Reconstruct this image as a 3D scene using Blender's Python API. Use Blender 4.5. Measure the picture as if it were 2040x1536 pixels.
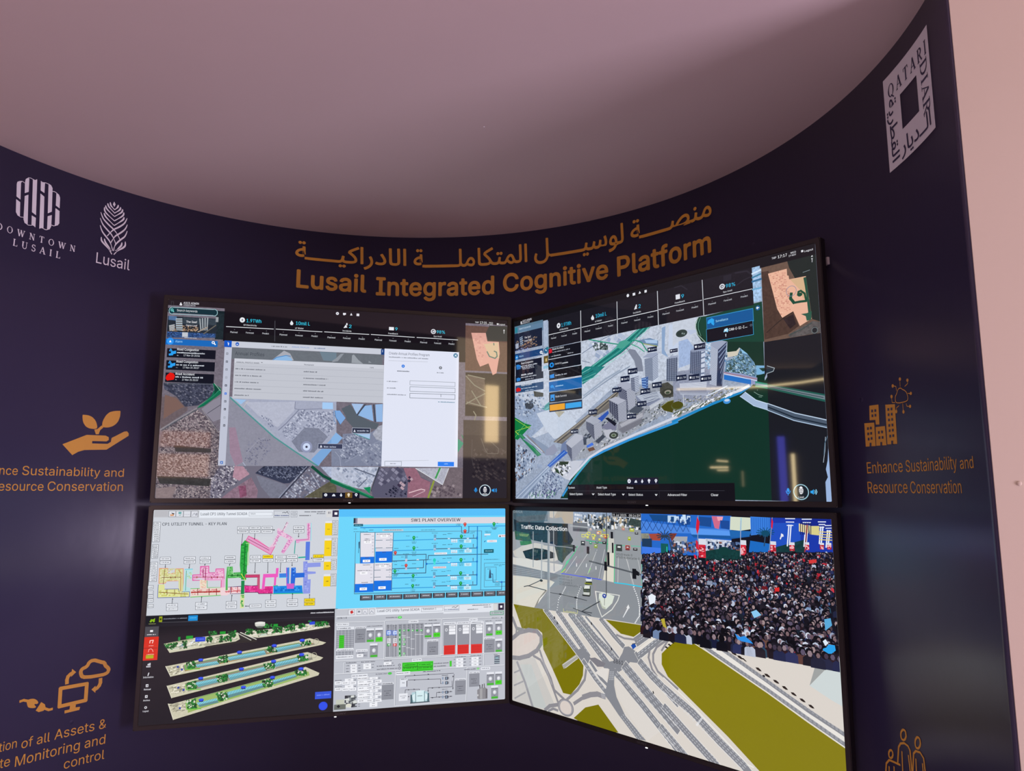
# A curved navy display wall with four televisions, lettering and logos.
import bpy, bmesh, math, random, colorsys
from mathutils import Vector, Matrix
from mathutils.geometry import tessellate_polygon

# ---------------------------------------------------------------- scene, camera, light
scene = bpy.context.scene
for ob in list(bpy.data.objects):
    bpy.data.objects.remove(ob)
COL = scene.collection
scene.view_settings.view_transform = 'Standard'
scene.view_settings.look = 'None'
scene.view_settings.gamma = 1
scene.view_settings.exposure = 0.0
scene.view_settings.use_curve_mapping = False

EYE = 1.55                       # camera height
cam_data = bpy.data.cameras.new('camera')
cam = bpy.data.objects.new('camera', cam_data)
COL.objects.link(cam)
cam.location = (0, 0, EYE)
cam.rotation_euler = (math.pi / 2 + 0.146022, -0.001059, 0)
cam_data.sensor_width = 36
cam_data.lens = 1458.74 * 36 / 2040
cam_data.clip_start = 0.02
scene.camera = cam

world = bpy.data.worlds.new('world')
scene.world = world
world.use_nodes = True
world.node_tree.nodes['Background'].inputs[0].default_value = (1.0, 0.70, 0.80, 1)
world.node_tree.nodes['Background'].inputs[1].default_value = 0.80

def area(name, loc, target, sx, sy, power, color):
    d = bpy.data.lights.new(name, 'AREA')
    d.shape = 'RECTANGLE'; d.size = sx; d.size_y = sy; d.energy = power; d.color = color
    o = bpy.data.objects.new(name, d); COL.objects.link(o)
    o.location = loc
    o.rotation_euler = (Vector(target) - Vector(loc)).to_track_quat('-Z', 'Y').to_euler()
    return o
area('hall_fill', (-2.2, -2.8, 1.30), (0.6, 2.0, 1.5), 2.4, 1.7, 58, (1.0, 0.72, 0.72))  # added soft fill, stands for unseen hall light, clear of screen reflections
area('hall_fill', (4.2, -0.6, 1.0), (-1.2, 2.2, 2.0), 1.4, 1.8, 165, (0.88, 0.76, 1.0))  # added fill to lift the left wall and ceiling; no such lamp known

# ---------------------------------------------------------------- plan of the niche
CX, CY, R = -0.44017, 1.93407, 1.50292       # axis and radius of the curved wall
ZC = 1.235 + EYE                              # ceiling height
A0, A1 = math.radians(-69.7), math.radians(104.17)
U = 0.0005                                    # drawing unit: half a millimetre

# ---------------------------------------------------------------- materials
def srgb(h):
    v = [int(h[i:i + 2], 16) / 255 for i in (0, 2, 4)]
    return tuple((c / 12.92 if c <= .04045 else ((c + .055) / 1.055) ** 2.4) for c in v)

def mat(name, color, rough=.5, metal=0.0, spec=.5, bump=None, vary=0.0, emit=None, strength=0):
    m = bpy.data.materials.new(name); m.use_nodes = True
    nt = m.node_tree; n = nt.nodes; b = n['Principled BSDF']
    b.inputs['Base Color'].default_value = (*color, 1)
    b.inputs['Roughness'].default_value = rough
    b.inputs['Metallic'].default_value = metal
    b.inputs['Specular IOR Level'].default_value = spec
    if emit:
        b.inputs['Emission Color'].default_value = (*emit, 1)
        b.inputs['Emission Strength'].default_value = strength
    tc = n.new('ShaderNodeTexCoord')
    if vary:
        no = n.new('ShaderNodeTexNoise'); no.inputs['Scale'].default_value = 3.0; no.inputs['Detail'].default_value = 6
        nt.links.new(tc.outputs['Object'], no.inputs['Vector'])
        mx = n.new('ShaderNodeMix'); mx.data_type = 'RGBA'
        mx.inputs['A'].default_value = (*[c * (1 - vary) for c in color], 1)
        mx.inputs['B'].default_value = (*[min(1, c * (1 + vary)) for c in color], 1)
        nt.links.new(no.outputs['Fac'], mx.inputs['Factor'])
        nt.links.new(mx.outputs['Result'], b.inputs['Base Color'])
    if bump:
        prev = None
        for sc_, st, dist in bump:
            no = n.new('ShaderNodeTexNoise'); no.inputs['Scale'].default_value = sc_; no.inputs['Detail'].default_value = 4
            nt.links.new(tc.outputs['Object'], no.inputs['Vector'])
            bu = n.new('ShaderNodeBump'); bu.inputs['Strength'].default_value = st; bu.inputs['Distance'].default_value = dist
            nt.links.new(no.outputs['Fac'], bu.inputs['Height'])
            if prev: nt.links.new(prev.outputs['Normal'], bu.inputs['Normal'])
            prev = bu
        nt.links.new(prev.outputs['Normal'], b.inputs['Normal'])
    return m

def vinyl_wall():
    """navy printed film: satin, slightly wavy, with a few small blisters"""
    m = mat('navy_film', (.036, .0315, .080), .31, spec=.75, bump=[(3.0, .12, .02), (60, .03, .002)], vary=.05)
    nt = m.node_tree; n = nt.nodes; b = n['Principled BSDF']
    tc = n['Texture Coordinate']
    vo = n.new('ShaderNodeTexVoronoi'); vo.inputs['Scale'].default_value = 5.5
    nt.links.new(tc.outputs['Object'], vo.inputs['Vector'])
    ra = n.new('ShaderNodeValToRGB'); ra.color_ramp.elements[0].position = 0; ra.color_ramp.elements[1].position = .045
    ra.color_ramp.elements[0].color = (1, 1, 1, 1); ra.color_ramp.elements[1].color = (0, 0, 0, 1)
    nt.links.new(vo.outputs['Distance'], ra.inputs['Fac'])
    bu = n.new('ShaderNodeBump'); bu.inputs['Strength'].default_value = .5; bu.inputs['Distance'].default_value = .004
    nt.links.new(ra.outputs['Color'], bu.inputs['Height'])
    old = b.inputs['Normal'].links[0].from_socket
    nt.links.new(old, bu.inputs['Normal']); nt.links.new(bu.outputs['Normal'], b.inputs['Normal'])
    return m

M_NAVY = vinyl_wall()
M_INK = mat('navy_print', (.037, .033, .084), .42)
M_CEIL = mat('ceiling_paint', (.60, .48, .455), .75, spec=.2, bump=[(180, .05, .001)], vary=.02)
M_BEIGE = mat('beige_paint', (.565, .475, .385), .7, spec=.25, bump=[(140, .06, .001), (7, .05, .004)], vary=.02)
M_FLOOR = mat('pale_floor', (.60, .53, .62), .95, spec=.1, bump=[(400, .4, .003)], vary=.2)
M_DARK = mat('dark_panel', (.05, .045, .06), .6, vary=.1)
M_GOLD = mat('gold_film', (.67, .33, .05), .45, spec=.3)
M_WHITE = mat('white_film', (.74, .72, .76), .5, spec=.3)
M_BEZEL = mat('bezel_metal', (.030, .024, .024), .30, metal=.25, bump=[(600, .03, .0005)])
M_BACK = mat('black_plastic', (.012, .012, .014), .5)
M_LOGO = mat('logo_grey', (.16, .155, .16), .35, metal=.4)
M_LED = mat('led_white', (.1, .1, .1), .4, emit=(1, 1, 1), strength=1.2)
M_TAG = mat('white_plastic', (.78, .74, .76), .5)
M_STEEL = mat('steel', (.2, .2, .21), .4, metal=.8)

def picture_mat():
    """an LCD showing a picture: colours from the mesh, grain where the picture is textured, glossy cover"""
    m = bpy.data.materials.new('lcd_picture'); m.use_nodes = True
    nt = m.node_tree; n = nt.nodes; b = n['Principled BSDF']
    b.inputs['Base Color'].default_value = (.004, .004, .005, 1)
    b.inputs['Roughness'].default_value = .035
    at = n.new('ShaderNodeVertexColor'); at.layer_name = 'Col'
    tc = n.new('ShaderNodeTexCoord')
    vo = n.new('ShaderNodeTexVoronoi'); vo.inputs['Scale'].default_value = 150
    no = n.new('ShaderNodeTexNoise'); no.inputs['Scale'].default_value = 45; no.inputs['Detail'].default_value = 5
    nt.links.new(tc.outputs['Object'], vo.inputs['Vector']); nt.links.new(tc.outputs['Object'], no.inputs['Vector'])
    sep = n.new('ShaderNodeSeparateColor'); nt.links.new(vo.outputs['Color'], sep.inputs['Color'])
    def math_(op, a, b_):
        q = n.new('ShaderNodeMath'); q.operation = op
        for i, v in enumerate((a, b_)):
            if isinstance(v, (int, float)): q.inputs[i].default_value = v
            else: nt.links.new(v, q.inputs[i])
        return q.outputs[0]
    g = math_('ADD', math_('MULTIPLY', sep.outputs[0], .9), math_('MULTIPLY', no.outputs['Fac'], 1.1))
    g = math_('SUBTRACT', g, 1.0)
    g = math_('ADD', math_('MULTIPLY', g, at.outputs['Alpha']), 1.0)
    mx = n.new('ShaderNodeVectorMath'); mx.operation = 'SCALE'
    nt.links.new(at.outputs['Color'], mx.inputs[0]); nt.links.new(g, mx.inputs['Scale'])
    nt.links.new(mx.outputs[0], b.inputs['Emission Color'])
    b.inputs['Emission Strength'].default_value = 1.0
    try: m.cycles.emission_sampling = 'NONE'
    except Exception: pass
    return m
M_PIC = picture_mat()

# ---------------------------------------------------------------- object helpers
def link_mesh(name, verts, faces, m, parent=None, loc=None, smooth=False):
    me = bpy.data.meshes.new(name)
    me.from_pydata([tuple(v) for v in verts], [], faces)
    me.materials.append(m); me.update()
    if smooth:
        for q in me.polygons: q.use_smooth = True
    o = bpy.data.objects.new(name, me); COL.objects.link(o)
    if parent: o.parent = parent
    if loc is not None: o.location = loc
    return o

def from_bm(name, bm, m, parent=None, loc=None):
    me = bpy.data.meshes.new(name); bm.to_mesh(me); bm.free(); me.materials.append(m)
    o = bpy.data.objects.new(name, me); COL.objects.link(o)
    if parent: o.parent = parent
    if loc is not None: o.location = loc
    return o

def box_bm(x0, x1, y0, y1, z0, z1, bevel=0.0, seg=2):
    bm = bmesh.new()
    v = [bm.verts.new((x, y, z)) for x in (x0, x1) for y in (y0, y1) for z in (z0, z1)]
    for f in ((0, 1, 3, 2), (4, 6, 7, 5), (0, 4, 5, 1), (2, 3, 7, 6), (0, 2, 6, 4), (1, 5, 7, 3)):
        bm.faces.new([v[i] for i in f])
    bmesh.ops.recalc_face_normals(bm, faces=bm.faces[:])
    if bevel: bmesh.ops.bevel(bm, geom=bm.edges[:], offset=bevel, segments=seg, affect='EDGES', profile=.6)
    return bm

def tag(o, label=None, cat=None, group=None, kind=None):
    if label: o['label'] = label
    if cat: o['category'] = cat
    if group: o['group'] = group
    if kind: o['kind'] = kind
    return o

def empty(name, loc, rot=(0, 0, 0)):
    o = bpy.data.objects.new(name, None); COL.objects.link(o)
    o.location = loc; o.rotation_euler = rot; o.empty_display_size = .1
    return o

# ---------------------------------------------------------------- the setting
def wall_pt(a, z, r=R): return (CX + r * math.sin(a), CY + r * math.cos(a), z)
TH = .04
N = 200
vs, fs = [], []
for i in range(N + 1):
    a = A0 + (A1 - A0) * i / N
    vs += [wall_pt(a, 0), wall_pt(a, ZC), wall_pt(a, ZC, R + TH), wall_pt(a, 0, R + TH)]
for i in range(N):
    b0, b1 = i * 4, i * 4 + 4
    for k in range(4):
        fs.append((b0 + k, b1 + k, b1 + (k + 1) % 4, b0 + (k + 1) % 4))
fs += [(0, 1, 2, 3), (4 * N + 3, 4 * N + 2, 4 * N + 1, 4 * N)]
wall = link_mesh('wall_back', vs, fs, M_NAVY)
bm = bmesh.new(); bm.from_mesh(wall.data); bmesh.ops.recalc_face_normals(bm, faces=bm.faces[:]); bm.to_mesh(wall.data); bm.free()
for k, q in enumerate(wall.data.polygons): q.use_smooth = abs(q.normal.z) < .1 and k < 4 * N
tag(wall, kind='structure', label='concave curved wall covered in satin navy film')

def flat_wall(name, p0, d, length, thick, z0, z1, m):
    """vertical slab whose front face runs from p0 along d; the thickness goes to the left of d"""
    d = Vector((d[0], d[1], 0)).normalized(); nrm = Vector((-d.y, d.x, 0)) * thick
    p0 = Vector((p0[0], p0[1], 0)); p1 = p0 + d * length
    q = [p0, p1, p1 + nrm, p0 + nrm]
    v = [(w.x, w.y, z) for z in (z0, z1) for w in q]
    f = [(0, 1, 5, 4), (1, 2, 6, 5), (2, 3, 7, 6), (3, 0, 4, 7), (4, 5, 6, 7), (3, 2, 1, 0)]
    o = link_mesh(name, v, f, m)
    bm = bmesh.new(); bm.from_mesh(o.data); bmesh.ops.recalc_face_normals(bm, faces=bm.faces[:])
    bmesh.ops.bevel(bm, geom=bm.edges[:], offset=.004, segments=2, affect='EDGES'); bm.to_mesh(o.data); bm.free()
    return tag(o, kind='structure')
pr = wall_pt(A1, 0); pl = wall_pt(A0, 0)
axis = Vector((math.sin(A1), math.cos(A1), 0))
tan = Vector((math.cos(A1), -math.sin(A1), 0)) * .003
flat_wall('wall_right', Vector(pr) + tan, axis, 3.2, .25, 0, ZC, M_BEIGE)
al = Vector((math.sin(A0), math.cos(A0), 0))
pl2 = Vector(pl) + al * 2.4 - Vector((math.cos(A0), -math.sin(A0), 0)) * .003
flat_wall('wall_left', pl2, -al, 2.4, .25, 0, ZC, M_BEIGE)

o = from_bm('floor', box_bm(-4.6, 6.6, -4.1, 4.2, -.1, 0), M_FLOOR); tag(o, kind='structure')
o = from_bm('ceiling', box_bm(-4.6, 4.6, .75, 4.2, ZC, ZC + .12), M_CEIL); tag(o, kind='structure')
# the hall behind the camera, seen only as reflections in the screens
o = from_bm('wall_hall_side', box_bm(-4.7, -4.6, -4.1, 4.2, 0, 4.2), M_DARK); tag(o, kind='structure')

o = from_bm('wall_hall_back', box_bm(-4.7, 6.6, -4.2, -4.1, 0, 4.4), M_DARK); tag(o, kind='structure')

def luminous(name, x0, x1, y0, y1, z0, z1, color, strength, label, cat, group=None):
    o = from_bm(name, box_bm(0, x1 - x0, 0, y1 - y0, 0, z1 - z0), mat(name + '_glow', (.2, .2, .2), emit=color, strength=strength), loc=(x0, y0, z0))
    return tag(o, label, cat, group)
XL = -4.598
WARM = (1.0, .78, .42)
def strip_on_side(pts_yz, w, color, strength, label, group):
    me_v, me_f = [], []
    for i, (y, z) in enumerate(pts_yz):
        for dx in (0, .02):
            me_v += [(XL + dx, y, z - w / 2), (XL + dx, y, z + w / 2)]
    for i in range(len(pts_yz) - 1):
        a = i * 4; b = a + 4
        me_f += [(a, b, b + 1, a + 1), (a + 2, a + 3, b + 3, b + 2), (a + 1, b + 1, b + 3, a + 3), (a, a + 2, b + 2, b)]
    e = len(pts_yz) * 4 - 4
    me_f += [(0, 1, 3, 2), (e, e + 2, e + 3, e + 1)]
    o = link_mesh('light_strip', me_v, me_f, mat('strip_glow', (.2, .2, .2), emit=color, strength=strength))
    return tag(o, label, 'light', group)
strip_on_side([(2.14, 2.59), (1.63, 2.59), (1.22, 2.60), (.87, 2.63), (.5, 2.68)], .018, WARM, 16, 'long warm light strip under the hall ceiling', None)
strip_on_side([(1.76, 1.83), (1.65, 1.82)], .014, WARM, 14, 'upper short warm light strip on the dark hall side wall', None)
strip_on_side([(1.83, 1.76), (1.65, 1.76)], .014, WARM, 18, 'middle short warm light strip on the dark hall side wall', None)
strip_on_side([(1.76, 1.73), (1.65, 1.73)], .012, WARM, 14, 'lower short warm light strip on the dark hall side wall', None)
luminous('light_column', XL, XL + .02, .98, 1.01, 1.40, 1.89, WARM, 16, 'upright warm light strip on the dark hall side wall', 'light')
luminous('light_column', XL, XL + .02, 1.07, 1.14, 1.40, 2.07, (.12, .12, 1.0), 6, 'upright blue light column on the dark hall side wall', 'light')
luminous('light_column', XL, XL + .02, 1.50, 1.515, 1.56, 1.72, WARM, 3, 'dim short upright strip on the dark hall side wall', 'light')
luminous('sunlit_opening', 3.74, 3.97, -4.06, -4.04, 2.2, 3.1, (1.0, .72, .38), 17, 'tall sunlit golden opening at the back of the hall', 'light')
luminous('haze_panel', 3.25, 6.2, -4.098, -4.08, 1.95, 4.2, (1.0, .74, .48), 2.6, 'wide dim golden panel added to glow around the sunlit opening', 'light')  # glow panel added for warm haze in the screen and wall sheen
luminous('orange_panel', -.92, -.30, -4.06, -4.04, 2.0, 2.2, (1.0, .36, .12), 2.6, 'upper orange glowing panel added at the back of the hall', 'light')  # glow panel added for the upper orange band mirrored in the screen
luminous('orange_panel', -.92, -.30, -4.06, -4.04, 1.62, 1.91, (1.0, .42, .14), 3.0, 'lower orange glowing panel added at the back of the hall', 'light')  # second added glow panel, for the lower mirrored band

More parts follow.
